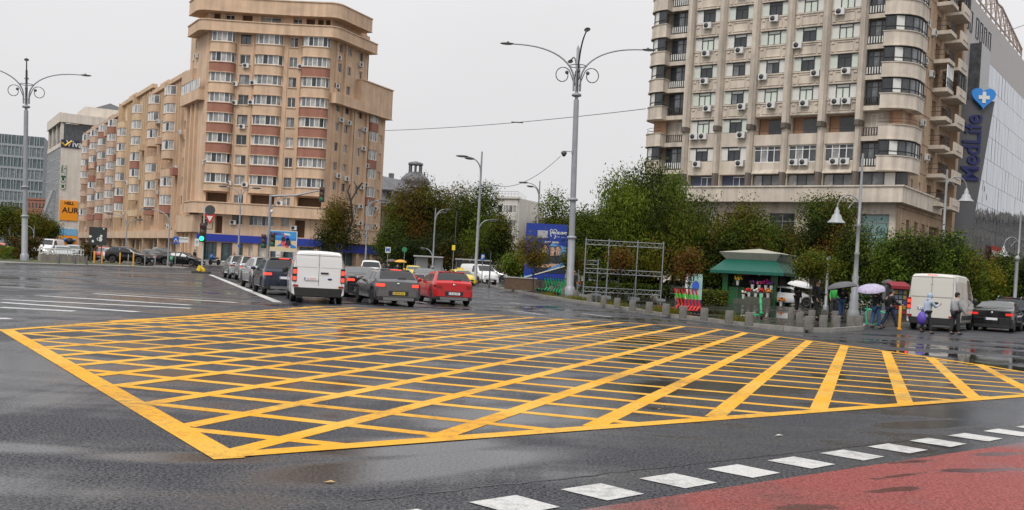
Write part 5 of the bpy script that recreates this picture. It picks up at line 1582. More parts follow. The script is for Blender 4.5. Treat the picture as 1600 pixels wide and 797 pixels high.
# profiles: y runs from the rear (0) to the front (1 = length); heights in metres
KIND = {
 'hatch': dict(L=4.05, W=1.78, H=1.44, top=[(0,.93),(.04,1.0),(.12,1.03),(.50,1.385),(.66,1.43),(1.4,1.45),(2.0,1.42),(2.35,1.33),(2.95,.98),(3.2,.93),(3.75,.82),(3.98,.66),(4.05,.55)],
               belt=[(0,.90),(.3,.97),(2.95,.90),(3.7,.78),(4.05,.55)], wid=[(0,.90),(.12,.975),(.5,1),(3.3,1),(3.8,.94),(4.05,.80)], bot=.24, ax=(.72,3.28), wr=.32, gl=(.12,.66), ws=(2.33,2.93), doors=((.62,1.32),(1.38,2.30)), tum=.42, rw=.10, belt0=1.0),
 'suv': dict(L=4.45, W=1.84, H=1.66, top=[(0,1.02),(.04,1.10),(.12,1.14),(.46,1.56),(.62,1.63),(1.5,1.67),(2.1,1.64),(2.5,1.54),(3.1,1.14),(3.4,1.07),(4.1,.96),(4.36,.78),(4.45,.62)],
               belt=[(0,1.02),(.3,1.09),(3.1,1.03),(4.0,.9),(4.45,.62)], wid=[(0,.91),(.12,.98),(.5,1),(3.6,1),(4.15,.95),(4.45,.82)], bot=.30, ax=(.80,3.46), wr=.35, gl=(.12,.60), ws=(2.48,3.08), doors=((.58,1.42),(1.48,2.45)), tum=.36, rw=.10, belt0=1.12),
 'sedan': dict(L=4.75, W=1.84, H=1.45, top=[(0,.95),(.05,1.03),(.55,1.07),(.70,1.09),(1.55,1.40),(1.8,1.43),(2.4,1.45),(2.8,1.42),(3.05,1.35),(3.7,.98),(4.0,.92),(4.45,.82),(4.68,.66),(4.75,.54)],
               belt=[(0,.92),(.5,1.02),(3.7,.92),(4.4,.78),(4.75,.54)], wid=[(0,.90),(.14,.975),(.5,1),(3.9,1),(4.4,.94),(4.75,.80)], bot=.22, ax=(.95,3.85), wr=.33, gl=(.78,1.62), ws=(3.02,3.66), doors=((1.35,2.05),(2.12,3.0)), tum=.44, rw=.06, belt0=1.03),
 'small_van': dict(L=5.05, W=2.03, H=1.98, top=[(0,1.86),(.06,1.94),(.14,1.975),(1.5,2.0),(3.2,1.97),(3.5,1.92),(4.2,1.30),(4.45,1.18),(4.85,1.05),(5.0,.85),(5.05,.62)],
               belt=[(0,1.12),(3.4,1.12),(4.3,1.06),(4.85,.90),(5.05,.62)], wid=[(0,.95),(.08,.985),(.4,1),(4.2,1),(4.7,.94),(5.05,.84)], bot=.28, ax=(.98,4.05), wr=.35, gl=None, ws=(3.5,4.18), doors=((2.75,3.62),), tum=.20, rw=.0, belt0=1.12),
 'big_van': dict(L=5.85, W=2.05, H=2.52, top=[(0,2.38),(.06,2.46),(.16,2.50),(1.5,2.53),(3.7,2.50),(4.1,2.44),(4.9,1.55),(5.05,1.42),(5.55,1.15),(5.78,.9),(5.85,.62)],
               belt=[(0,1.30),(4.3,1.28),(4.95,1.25),(5.5,1.0),(5.85,.62)], wid=[(0,.955),(.08,.985),(.4,1),(5.0,1),(5.5,.95),(5.85,.84)], bot=.32, ax=(1.15,4.85), wr=.35, gl=None, ws=(4.12,4.86), doors=((3.45,4.28),), tum=.13, rw=.0, belt0=1.28),
 'pickup': dict(L=5.2, W=1.85, H=1.85, top=[(0,1.06),(.02,1.08),(2.3,1.08),(2.36,1.78),(2.6,1.84),(3.3,1.85),(3.6,1.78),(4.05,1.2),(4.3,1.12),(4.95,1.04),(5.12,.85),(5.2,.62)],
               belt=[(0,1.04),(4.1,1.05),(4.9,.95),(5.2,.62)], wid=[(0,.95),(.1,.98),(.4,1),(4.4,1),(4.9,.95),(5.2,.84)], bot=.38, ax=(1.0,4.2), wr=.35, gl=None, ws=(3.6,4.02), doors=((2.5,3.5),), tum=.28, rw=.0, belt0=1.08),
}
def car_shell(K):
    L, Wd, H = K['L'], K['W'], K['H']
    vs = 9
    def sec(y, v):
        """right half cross-section: v 0..8, from the underside centre over the flank to the roof centre"""
        w = Wd/2*smooth(K['wid'], y); zt = smooth(K['top'], y, .05); zb = min(smooth(K['belt'], y), zt-.02); z0 = K['bot']
        for a in K['ax']:
            dy = abs(y-a); R = K['wr']+.07
            if dy < R: z0 = max(z0, K['wr']+math.sqrt(R*R-dy*dy)-.03)
        zm = max((z0+zb)/2, z0+.04); zm = min(zm, zb-.03)
        gh = max(0.0, zt-zb); wr_ = w*.965-gh*K['tum']
        if gh < .16: wr_ = min(wr_, w*(.965-.4*gh))
        c = min(.10, gh*.45)
        pts = [(0,z0),(w*.90,z0),(w*.985,min(z0+.07,zm)),(w,zm),(w*.965,zb),(wr_+c*.35,zt-c),(wr_-c*.5,zt-c*.22),(wr_*.55,zt),(0,zt+.012)]
        i = min(int(v), vs-2); t = v-i
        return (pts[i][0]+(pts[i+1][0]-pts[i][0])*t, pts[i][1]+(pts[i+1][1]-pts[i][1])*t)
    return sec
def loft(K):
    sec = car_shell(K); L = K['L']
    ys = sorted(set([0,.03,.07,.14] + [round(.24+i*.11,3) for i in range(int((L-.4)/.11)+1)] + [L-.12,L-.05,L] + [a+s for a in K['ax'] for s in (-K['wr']-.07,-K['wr']-.03,-.33,-.25,-.13,0,.13,.25,.33,K['wr']+.03,K['wr']+.07)]))
    m = MB(); rows = []
    for y in ys:
        row = [(x, y-L/2, z) for x, z in (sec(y, v) for v in range(9))]
        rows.append(row[::1] + [(-x, yy, z) for x, yy, z in row[-2:0:-1]])
    n = len(rows[0]); V = [p for r in rows for p in r]; F = []
    for i in range(len(rows)-1):
        for k in range(n): F.append((i*n+k, (i+1)*n+k, (i+1)*n+(k+1)%n, i*n+(k+1)%n))
    m.add(V, F, 0, True)
    m.add(rows[0], [tuple(range(n))], 0); m.add(rows[-1], [tuple(range(n-1,-1,-1))], 0)
    return m, sec
def patch(sec, K, y0, y1, v0, v1, side, m=0, off=.008, ny=6, nv=3, mb=None, y0b=None, y1b=None):
    """a pane cut from the body surface and lifted off it; its upper edge may run between other y limits"""
    mb = mb or MB(); L = K['L']; g = []
    y0b = y0 if y0b is None else y0b; y1b = y1 if y1b is None else y1b
    for j in range(nv+1):
        t = j/nv; v = v0+(v1-v0)*t; a = y0+(y0b-y0)*t; b = y1+(y1b-y1)*t
        for i in range(ny+1):
            y = a+(b-a)*i/ny
            x, z = sec(y, v); x2, z2 = sec(y+.02, v); dv_ = .02 if v < 7.97 else -.02; x3, z3 = sec(y, v+dv_); 
            A = Vector((x2-x,.02,z2-z)); B = Vector((x3-x,0,z3-z))*(1 if dv_ > 0 else -1); nn = A.cross(B)
            nn = nn.normalized() if nn.length > 1e-9 else Vector((1,0,0))
            if nn.x < 0 and v < 6: nn = -nn
            if v >= 6 and nn.z < 0: nn = -nn
            p = Vector((x, y-L/2, z))+nn*off; g.append((side*p.x, p.y, p.z))
    F = [(j*(ny+1)+i, j*(ny+1)+i+1, (j+1)*(ny+1)+i+1, (j+1)*(ny+1)+i) for j in range(nv) for i in range(ny)]
    if side < 0: F = [f[::-1] for f in F]
    mb.add(g, F, m, True)
    return mb
_wheel = {}
def wheel_meshes(r):
    if r in _wheel: return _wheel[r]
    T = Matrix.Rotation(PI/2,4,'Y')
    t = MB(); t.lathe([(r*.62,-.1),(r*.9,-.105),(r,-.08),(r,.08),(r*.9,.105),(r*.62,.1)], 26, 0, T=T); t.lathe([(.01,-.05),(r*.64,-.05)], 20, 0, T=T)
    d = MB(); d.lathe([(r*.64,.098),(r*.58,.102),(r*.56,.06)], 26, 0, T=T); d.lathe([(.06,.085),(.045,.09),(.0,.09)], 12, 0, T=T)
    for i in range(5):
        Q = Matrix.Rotation(2*PI*i/5,4,'X') @ T
        d.add([(-.045,0,.082),(.045,0,.082),(.03,r*.6,.088),(-.03,r*.6,.088),(-.045,0,.05),(.045,0,.05),(.03,r*.6,.05),(-.03,r*.6,.05)], [(0,1,2,3),(0,4,5,1),(1,5,6,2),(2,6,7,3),(3,7,4,0)], 0, False, Q)
    _wheel[r] = (t.mesh('tyre', TYRE), d.mesh('rim', RIMM))
    return _wheel[r]
def plate(root, txt, y, z, back=True, yellow=False, ink=None, x=0.0, wd=.52):
    s = -1 if back else 1
    b = MB(); b.box(-wd/2, wd/2, -.008, .008, -.055, .055); b.box(-wd/2+.005, -wd/2+.045, -.0095, -.0085, -.05, .05, 1)
    o = b.build('number_plate', [PLATEY if yellow else PLATEW, PLATEB], root, (x, y, z), 0 if back else PI)
    if txt: lettering(txt, .105, ink or PLINK, o, (.02,-.011,-.003), 0, extrude=.001, name='plate_characters', sx=.82)
    return o
def vehicle(kind, label, pos, heading, paint, cat='car', name='car', lights='off', ptxt='B 00 XXX', group=None, z0=0.0, yellow=False, ink=None, facing_plate=True, roofrails=False, darkbump=True):
    K = KIND[kind]; L, Wd, H = K['L'], K['W'], K['H']
    root = thing(name, label, cat, (pos[0], pos[1], terr(pos[0],pos[1])+z0), -heading, group)
    m, sec = loft(K)
    m.build('body', paint, root)
    u = MB(); u.box(-Wd*.36, Wd*.36, -L/2+.15, L/2-.2, K['bot']-.05, K['bot']+.4); u.build('underbody', UNDER, root)
    van = kind in ('small_van', 'big_van', 'pickup')
    # glass
    for s in (1, -1):
        for (a, b) in K['doors']:
            fr = 'windscreen' if False else 'side_window'
            front = (b == K['doors'][-1][1])
            patch(sec, K, a, b+(.42 if front else 0), 4.12, 4.93, s, y1b=b-(.02 if front else 0), y0b=a+(.12 if (a == K['doors'][0][0] and not van) else 0)).build('side_window', CARGLASS, root)
            dl = MB()
            y_ = b-.05 if not front else b+.05
        hd = MB()
        for (a, b) in K['doors']:
            zb_ = lin(K['belt'], a+.2); x_, _ = sec(a+.2, 3.6); hd.cbox((s*(x_+.01), a+.2-L/2, zb_-.10), (.03,.17,.03))
        hd.build('door_handle', paint if not van else BLACKPL, root)
    ws = patch(sec, K, K['ws'][0]+.05, K['ws'][1]-.03, 6.05, 8, 1, nv=2); patch(sec, K, K['ws'][0]+.05, K['ws'][1]-.03, 6.05, 8, -1, nv=2, mb=ws)
    ws.build('windscreen', CARGLASS2 if not van else CARGLASS, root)
    if K['gl']:
        a, b = K['gl']; rg = patch(sec, K, a+.03, b-.10, 6.02, 8, 1, nv=2); patch(sec, K, a+.03, b-.10, 6.02, 8, -1, nv=2, mb=rg); rg.build('rear_window', CARGLASS2 if kind == 'sedan' else CARGLASS, root)
        if kind != 'sedan':
            sp = MB(); z_ = smooth(K['top'], b, .05); wr_ = sec(b, 6)[0]
            sp.prism([(-wr_*.98, b-L/2+.08), (wr_*.98, b-L/2+.08), (wr_*.92, b-L/2-.14), (-wr_*.92, b-L/2-.14)], z_-.03, z_+.012); sp.build('spoiler', paint, root)
            bl = MB(); bl.box(-.22,.22, b-L/2-.145, b-L/2-.13, z_-.022, z_+.004); bl.build('high_brake_light', TAILON if lights == 'brake' else TAIL, root)
    # bumpers
    def bumper(y, s, zlo, zhi, name_):
        w_ = Wd/2*.955; d = .16
        pl = [(-w_, y-s*.10+s*-.35), (-w_*1.0, y-s*.05), (-w_*.86, y+s*.045), (-w_*.4, y+s*.075), (w_*.4, y+s*.075), (w_*.86, y+s*.045), (w_, y-s*.05), (w_, y-s*.45)]
        b = MB(); b.prism(pl, zlo+.13, zhi, 0, smooth=False); b.prism([(p[0]*.985, p[1]) for p in pl], zlo-.02, zlo+.13, 1)
        b.build(name_, [paint if not van else BLACKPL, BLACKPL if darkbump else paint], root)
    zb_ = .62 if kind in ('hatch','sedan') else (.72 if kind == 'suv' else .58)
    bumper(-L/2, -1, K['bot'], zb_, 'rear_bumper'); bumper(L/2-.06, 1, K['bot'], zb_-.04, 'front_bumper')
    # rear lamps
    lit = {'off': TAIL, 'brake': TAILON, 'tail': TAILMID}[lights]
    for s in (1, -1):
        t = MB()
        if van and kind != 'pickup':
            x0 = Wd/2*.955; zz = (.80, 1.34) if kind == 'small_van' else (.92, 1.42)
            t.box(s*(x0-.15), s*(x0+.012), -L/2-.025, -L/2+.10, zz[0], zz[1], 1); h_ = zz[1]-zz[0]
            t.box(s*(x0-.13), s*(x0-.01), -L/2-.035, -L/2-.02, zz[0]+h_*.08, zz[0]+h_*.34, 0); t.box(s*(x0-.13), s*(x0-.01), -L/2-.035, -L/2-.02, zz[0]+h_*.55, zz[0]+h_*.84, 0)
            t.build('tail_light', [lit, BLACKPL if kind == 'small_van' else TAIL], root)
            r_ = MB(); r_.box(s*(x0-.22), s*(x0-.02), -L/2-.09, -L/2-.05, .60, .68); r_.build('reflector', TAIL, root)
        else:
            x0 = Wd/2*.90; z1 = lin(K['belt'], 0)-.02
            pl = [(s*(x0+.035), -L/2+.28), (s*(x0+.07), -L/2+.16), (s*(x0+.005), -L/2-.02), (s*(x0-.24), -L/2-.055), (s*(x0-.24), -L/2+.05), (s*(x0-.05), -L/2+.3)]
            t.prism(pl, z1-.125, z1-.02, 0); t.build('tail_light', lit, root)
        h = MB(); fx = Wd/2*.74; fz = lin(K['belt'], L-.25)-.04
        h.prism([(s*fx, L/2-.02), (s*(fx+.10), L/2-.20), (s*(fx+.14), L/2-.42), (s*(fx-.02), L/2-.42), (s*(fx-.30), L/2-.06)], fz-.14, fz+.03); h.build('headlight', LAMPW, root)
        mi = MB(); yw = K['ws'][1]-.28; xx = sec(yw, 4)[0]; zz = lin(K['belt'], yw)+.09
        mi.ell((s*(xx+.13), yw-L/2, zz), (.12,.07,.085 if not van else .15), 10, 6); mi.box(s*(xx-.02), s*(xx+.08), yw-L/2-.02, yw-L/2+.02, zz-.05, zz-.02); mi.build('mirror', BLACKPL if van else paint, root)
    g = MB(); g.box(-.5,.5, L/2-.045, L/2+.02, .42, .56); g.build('grille', BLACKPL, root)
    plate(root, ptxt, -L/2-(.092 if not van else .03), {'hatch':.50,'suv':.78,'sedan':.60,'small_van':.92,'big_van':.98,'pickup':.8}[kind], True, yellow, ink, x=-.28 if van and kind != 'pickup' else 0)
    plate(root, None, L/2+.03, .40, False)
    if van and kind != 'pickup':
        se = MB(); zt_ = H-.12
        se.box(-.008,.008,-L/2-.006,-L/2+.02,.66,zt_); w_ = Wd/2*.955
        for s in (1,-1): se.box(s*(w_*.90)-.006, s*(w_*.90)+.006, -L/2-.005, -L/2+.02, .66, zt_-.05)
        se.box(-w_*.90, w_*.90, -L/2-.005, -L/2+.02, zt_-.06, zt_-.045)
        if kind == 'big_van': se.box(-w_*.9, w_*.9, -L/2-.005, -L/2+.02, 2.02, 2.032); se.box(-w_*.9, w_*.9, -L/2-.005, -L/2+.02, 1.46, 1.472)
        se.build('door_seams', mat('panel_gap', (.10,.10,.10), .8), root)
        pn = MB()
        for s in (1,-1):
            a, b, c, d = s*.06, s*(w_*.86), (1.36 if kind == 'small_van' else 1.5), zt_-.14
            x0_, x1_ = min(a,b), max(a,b); pn.box(x0_, x1_, -L/2-.012, -L/2+.02, c, d)
        pn.build('door_panel', paint, root)
        hn = MB(); hn.box(.07,.36,-L/2-.03,-L/2,1.12,1.18) if kind == 'small_van' else hn.box(.07,.30,-L/2-.03,-L/2,1.18,1.26); hn.build('rear_door_handle', BLACKPL, root)
        if kind == 'small_van': hb = MB(); hb.ell((.42,-L/2-.012,.93), (.09,.012,.035), 12, 6); hb.build('badge', mat('blue_badge', (.01,.03,.15), .3), root)
        else:
            hb = MB(); hb.box(-.2,.2,-L/2+.03,-L/2+.06,H-.10,H-.055); hb.build('high_brake_light', TAILON, root)
            for s in (1,-1):
                sg = MB()
                for y_ in (1.9, 3.3): sg.box(s*(Wd/2*.998)-.006, s*(Wd/2*.998)+.006, y_-L/2-.006, y_-L/2+.006, .55, 1.25)
                pc = patch(sec, K, .35, 3.3, 3.2, 3.24, s, off=.004); sg.v += []; sg.build('side_seams', mat('panel_gap', (.10,.10,.10), .8), root)
                pl_ = MB(); pl_ = patch(sec, K, .45, 1.85, 4.15, 4.8, s, off=.012); pl_.build('side_panel', paint, root)
                pl_ = patch(sec, K, 1.98, 3.3, 4.15, 4.8, s, off=.012); pl_.build('side_panel', paint, root)
                mo = patch(sec, K, 1.6, 4.3, 2.25, 2.75, s, off=.012); mo.build('side_moulding', BLACKPL, root)
    else:
        if K['gl']:
            if kind in ('hatch', 'suv'):
                rc = MB(); zp = .50 if kind == 'hatch' else .78
                rc.box(-.40,.40,-L/2-.078,-L/2-.02, zp-.10, zp+.09); rc.build('plate_recess', BLACKPL if kind == 'hatch' else paint, root)
                df = MB(); df.prism([(-.62,-L/2-.09),(.62,-L/2-.09),(.50,-L/2+.05),(-.50,-L/2+.05)], K['bot']-.02, K['bot']+.10); df.build('diffuser', mat('diffuser_grey', (.16,.16,.165), .45), root)
                wi = MB(); b_ = K['gl'][0]+.03; zz_ = smooth(K['top'], b_, .05); wi.tube([(.0,b_-L/2-.03,zz_+.03),(.34,b_-L/2-.0,zz_+.06)], .014, 5); wi.build('wiper', BLACKPL, root)
                an = MB(); an.tube([(0,1.05-L/2,K['H']-.01),(0,.88-L/2,K['H']+.14)], .01, 5); an.build('antenna', BLACKPL, root)
            ll = MB(); w_ = Wd/2*.80; zz_ = zb_+.015
            ll.box(-w_, w_, -L/2-.012, -L/2+.02, zz_, zz_+.014); ll.build('tailgate_gap', mat('panel_gap', (.10,.10,.10), .8), root)
            bd = MB(); bd.ell((0,-L/2-.01, lin(K['belt'],0)-.03), (.06,.02,.05), 10, 6); bd.build('badge', CHROME, root)
    tm, rm = wheel_meshes(K['wr'])
    for a in K['ax']:
        for s in (1, -1):
            w_ = link('wheel', tm, root, (s*(Wd/2-.135), a-L/2, K['wr']))
            if s < 0: w_.rotation_euler = (0,0,PI)
            link('rim', rm, w_)
    if roofrails:
        for s in (1,-1):
            rr = MB(); pts = [(s*(sec(y,6)[0]-.02), y-L/2, smooth(K['top'],y)+.05) for y in (.8,1.2,1.8,2.3)]
            rr.tube([(pts[0][0],pts[0][1]-.1,pts[0][2]-.07)]+pts+[(pts[-1][0],pts[-1][1]+.1,pts[-1][2]-.08)], .02, 6); rr.build('roof_rail', CHROME, root)
    return root, K, sec
def rear_at(px, py, kind, heading):
    """centre of a vehicle whose rear middle touches the ground at a photograph point"""
    p = G(px, py); L = KIND[kind]['L']
    return (p.x+math.sin(heading)*L/2, p.y+math.cos(heading)*L/2)
R_ = math.radians
SILV = paintmat('silver', (.50,.50,.50), .6); WHITE = paintmat('white', (.72,.72,.72)); GREY = paintmat('graphite', (.15,.155,.165), .6); BLACK = paintmat('black', (.006,.006,.007)); NAVY = paintmat('dark_navy', (.02,.028,.05), .3)
REDP = paintmat('bright_red', (.50,.012,.016)); YELP = paintmat('taxi_yellow', (.75,.55,.02)); DGREY = paintmat('dark_grey', (.022,.025,.028), .4); OFFW = paintmat('ivory_white', (.60,.58,.52), rough=.4); REDO = paintmat('orange_red', (.60,.10,.04)); PALE = paintmat('pale_silver', (.42,.46,.46), .5)
QG = 'cars queuing at the junction'
h = R_(-15); vehicle('small_van', 'white panel van at the head of the queue, seen from behind with brake lights on', rear_at(496,474,'small_van',h), h, WHITE, 'van', 'van', 'brake', 'B 104173', QG, ink=PLRED)
h = R_(-22); r, K, sec = vehicle('hatch', 'graphite grey hatchback with a yellow plate, brake lights on, left of the red car', rear_at(621,478.5,'hatch',h), h, GREY, 'car', 'car', 'brake', 'CB 94 ALX', QG, yellow=True)
h = R_(-17); vehicle('hatch', 'bright red hatchback at the right end of the queue', rear_at(708,477,'hatch',h), h, REDP, 'car', 'car', 'off', 'B 183 TIP', QG)
h = R_(-20); vehicle('sedan', 'black saloon between the white van and the graphite hatchback, brake lights on', rear_at(572,466,'sedan',h), h, DGREY, 'car', 'car', 'brake', '', QG)
h = R_(-7); vehicle('sedan', 'dark grey saloon ahead, between the graphite hatchback and the red car', rear_at(663,451,'sedan',h), h, GREY, 'car', 'car', 'tail', 'B 77 TRC', QG)
h = R_(-22); vehicle('suv', 'dark navy car half hidden by the left side of the white van', rear_at(444,462,'suv',h), h, NAVY, 'car', 'car', 'brake', '', QG)
h = R_(-25); vehicle('suv', 'silver crossover with dark red tail lights between the navy car and the silver suv', rear_at(422,452,'suv',h), h, SILV, 'car', 'car', 'off', '', QG)
h = R_(-21); vehicle('suv', 'silver suv with lit tail lights at the left of the queue', rear_at(396,440,'suv',h), h, SILV, 'suv', 'car', 'brake', '', QG, roofrails=True)
h = R_(-23); vehicle('suv', 'silver car at the far left of the queue, mostly hidden by the silver suv', rear_at(379,436.5,'suv',h), h, PALE, 'car', 'car', 'off', '', QG)
# traffic beyond, coming the other way or parked
def car_on(px, Y, kind, heading, paint, label, name='car', cat='car', dz=0.0, **k):
    p = on_ground(px, Y); return vehicle(kind, label, (p.x, p.y), heading, paint, cat, name, z0=dz, ptxt='', **k)
r, K, sec = car_on(577, 84, 'pickup', R_(168), WHITE, 'white pickup truck facing the camera beyond the queue', 'pickup_truck', 'pickup')
b = MB(); b.box(-.22,.22,-.1,.1,0,.13); 
car_on(524, 96, 'suv', R_(172), DGREY, 'dark car facing the camera, just right of the white van roof')
car_on(452, 92, 'suv', R_(-20), PALE, 'pale car further up, just above the navy car and beside the white van')
r, K, sec = car_on(718, 93, 'sedan', R_(158), YELP, 'yellow taxi facing the camera beyond the red hatchback', 'taxi', 'taxi')
s_ = MB(); s_.box(-.3,.3,-.07,.07,1.46,1.6); s_.build('taxi_sign', mat('taxi_sign_yellow', (.8,.6,.1), .4), r)
car_on(748, 99, 'small_van', R_(150), WHITE, 'white van facing the camera beside the tall double street lamp', 'van', 'van')
car_on(681, 110, 'hatch', R_(172), PALE, 'pale car facing the camera between the dark saloon and the red car')
car_on(645, 104, 'hatch', R_(170), YELP, 'yellow car partly hidden behind the graphite hatchback', 'taxi', 'taxi')
car_on(770, 112, 'hatch', R_(100), SILV, 'silver car parked side on behind the thin lamp post, left of the billboard')
# parked behind the plaza
PG = 'cars parked behind the plaza'
car_on(928, 84, 'sedan', R_(18), WHITE, 'white saloon with red tail lights parked behind the scaffold', group=PG, lights='tail', dz=.13)
car_on(968, 86, 'suv', R_(25), WHITE, 'white estate parked behind the thin red brown tree in the scaffold', group=PG, dz=.13)
car_on(1012, 84, 'suv', R_(160), BLACK, 'black car parked behind the right end of the scaffold', group=PG, dz=.13)
car_on(1053, 82, 'sedan', R_(200), SILV, 'silver car parked behind the red scooters', group=PG, dz=.13)
car_on(1113, 80, 'hatch', R_(170), SILV, 'silver car parked left of the flower kiosk', group=PG, dz=.13)
car_on(1236, 73, 'hatch', R_(118), WHITE, 'white hatchback parked right of the flower kiosk', group=PG, dz=.13)
car_on(1285, 84, 'suv', R_(125), NAVY, 'dark blue car parked behind the white hatchback', group=PG, dz=.13)
# the side street on the right
hv = R_(33)
p0 = G(1452, 516.5); cx_, cy_ = p0.x+math.sin(hv)*KIND['big_van']['L']/2, p0.y+math.cos(hv)*KIND['big_van']['L']/2
vehicle('big_van', 'large ivory white panel van at the right, seen from behind beyond crossing people', (cx_, cy_), hv, OFFW, 'van', 'van', 'brake', 'B 35 LUX')
def side_car(px, py, kind, hd, paint, label, **k):
    h = R_(hd); vehicle(kind, label, rear_at(px, py, kind, h), h, paint, 'car', 'car', **k)
side_car(1548, 518, 'sedan', 33, BLACK, 'black saloon with lit red tail lights right of the big white van', lights='tail', ptxt='')
side_car(1572, 508, 'suv', 34, BLACK, 'dark suv with roof rails ahead of the black saloon', lights='tail', ptxt='', roofrails=True)
side_car(1612, 517, 'suv', 33, NAVY, 'dark car cut off by the right edge of the photo', lights='off', ptxt='')
side_car(1597, 486, 'suv', 34, DGREY, 'dark grey car furthest up the side street at the right edge', lights='off', ptxt='')
# the left-hand parking place
LG = 'cars parked before the long row'
car_on(2, 96, 'hatch', R_(75), REDO, 'orange red car at the left edge behind the small bush', group=LG, dz=.15)
car_on(75, 106, 'small_van', R_(172), WHITE, 'white van facing the camera behind the white railing', 'van', 'van', group=LG, dz=.15)
car_on(97, 100, 'hatch', R_(150), PALE, 'pale silver car behind the left half of the white railing', group=LG, dz=.15)
car_on(113, 110, 'hatch', R_(165), PALE, 'second pale silver car behind the right half of the white railing', group=LG, dz=.15)
car_on(160, 105, 'hatch', R_(168), REDP, 'red car behind the black notice board', group=LG, dz=.15)
car_on(174, 103, 'hatch', R_(160), SILV, 'silver car between the red car and the black estate', group=LG, dz=.15)
car_on(203, 100, 'suv', R_(93), BLACK, 'black estate parked side on behind the yellow posts', group=LG, dz=.15)
car_on(238, 108, 'sedan', R_(140), BLACK, 'black saloon right of the black estate', group=LG, dz=.15)
car_on(252, 112, 'suv', R_(150), DGREY, 'dark grey car deep behind the black saloon', group=LG, dz=.15)
car_on(283, 106, 'sedan', R_(95), BLACK, 'black saloon parked side on at the right end of the parking place', group=LG, dz=.05)
# ------------------------------------------------------------------ street furniture
STEEL = mat('grey_painted_steel', (.30,.31,.33), .45, .2, var=.15, scale=2)
DSTEEL = mat('dark_painted_steel', (.07,.075,.08), .5)
GALV = mat('galvanised_steel', (.28,.29,.30), .4, .4, var=.15, scale=3)
LAMPH = mat('lamp_head_dark', (.05,.052,.055), .45)
LENS = mat('lamp_lens', (.5,.5,.48), .3)
CONCB = mat('concrete_bollard', (.15,.142,.128), .85, var=.35, scale=6, bump=.3)
def V3(*a): return Vector(a)
def grand_mast(label, base, H, rot):
    """tall mast with four long curved arms, scrolls and a ring"""
    root = thing('street_lamp', label, 'street lamp', base, rot, 'tall four armed lamp masts')
    m = MB()
    m.lathe([(.36,0),(.36,.55),(.30,.62),(.25,.7),(.25,3.9),(.21,4.0)], 14); m.lathe([(.21,4.0),(.18,H*.78)], 14); m.lathe([(.12,H*.78),(.10,H*.985),(.0,H)], 12)
    for z in (4.0, 6.6, H*.80): m.lathe([(.2,z-.12),(.33,z-.08),(.33,z+.05),(.2,z+.12)], 14)
    m.build('mast', STEEL, root)
    zc = H*.815
    for k in range(4):
        a = k*PI/2; d = V3(math.cos(a), math.sin(a), 0)
        ar = MB()
        path = [d*.22+V3(0,0,zc)]
        for i in range(0, 13):
            t = i/12; path.append(d*(.24+4.2*(t**1.6))+V3(0,0,zc+.9+(H-zc-.9)*(1-(1-t)**2.1)*.93))
        ar.tube(path, [.07]+[.065-.02*i/12 for i in range(13)], 8); e = path[-1]
        ar.build('arm', DSTEEL if k % 2 else STEEL, root)
        hd = MB(); T = Matrix.Translation(e+d*.42) @ Matrix.Rotation(a,4,'Z'); hd.ell((0,0,.01), (.50,.2,.075), 14, 6, 0, T); hd.ell((0,0,-.025), (.40,.16,.06), 14, 6, 1, T); hd.ell((-.05,0,.08), (.1,.09,.09), 8, 5, 0, T)
        hd.build('lamp_head', [LAMPH, LENS], root)
        sc_ = MB()
        d2 = V3(math.cos(a+PI/4*.0), math.sin(a), 0)
        sp = [d2*.15+V3(0,0,zc+.35)]
        for i in range(26):
            t = i/25; an = PI*.86-t*PI*2.05; r = .55*(1-.38*t)
            sp.append(d2*(.95+r*math.cos(an)*1.0+.05)+V3(0,0,zc+1.05+r*math.sin(an)*1.05))
        sc_.tube(sp, .035, 6); q = sp[-1]; sc_.ell(q, (.13,.13,.13), 8, 6)
        sc_.build('scroll', DSTEEL, root)
    rg = MB(); rg.tube([V3(.55*math.cos(t*PI/10), .55*math.sin(t*PI/10), H*.915) for t in range(21)], .03, 6); rg.build('ring', DSTEEL, root)
    return root
pL, pR = G(38,410), G(890,465); pL.z += .12; pR.z += .12
HM = zat(903, 70, pR.x, pR.y)-pR.z
gm = grand_mast('tall grey lamp mast with four curved arms and scrolls by the blue billboard', pR, HM, R_(3))
gm.rotation_euler = (0, R_(-1.2), R_(3))
cl_ = copy_tree(gm, None, pL, R_(26), 'tall grey lamp mast with curved arms and scrolls before the teal office')
cl_.rotation_euler = (0, R_(-1.9), 0); cl_.rotation_euler = (Matrix.Rotation(R_(-1.9),3,'Y') @ Matrix.Rotation(R_(26),3,'Z')).to_euler()
gm.rotation_euler = (Matrix.Rotation(R_(-1.2),3,'Y') @ Matrix.Rotation(R_(3),3,'Z')).to_euler()
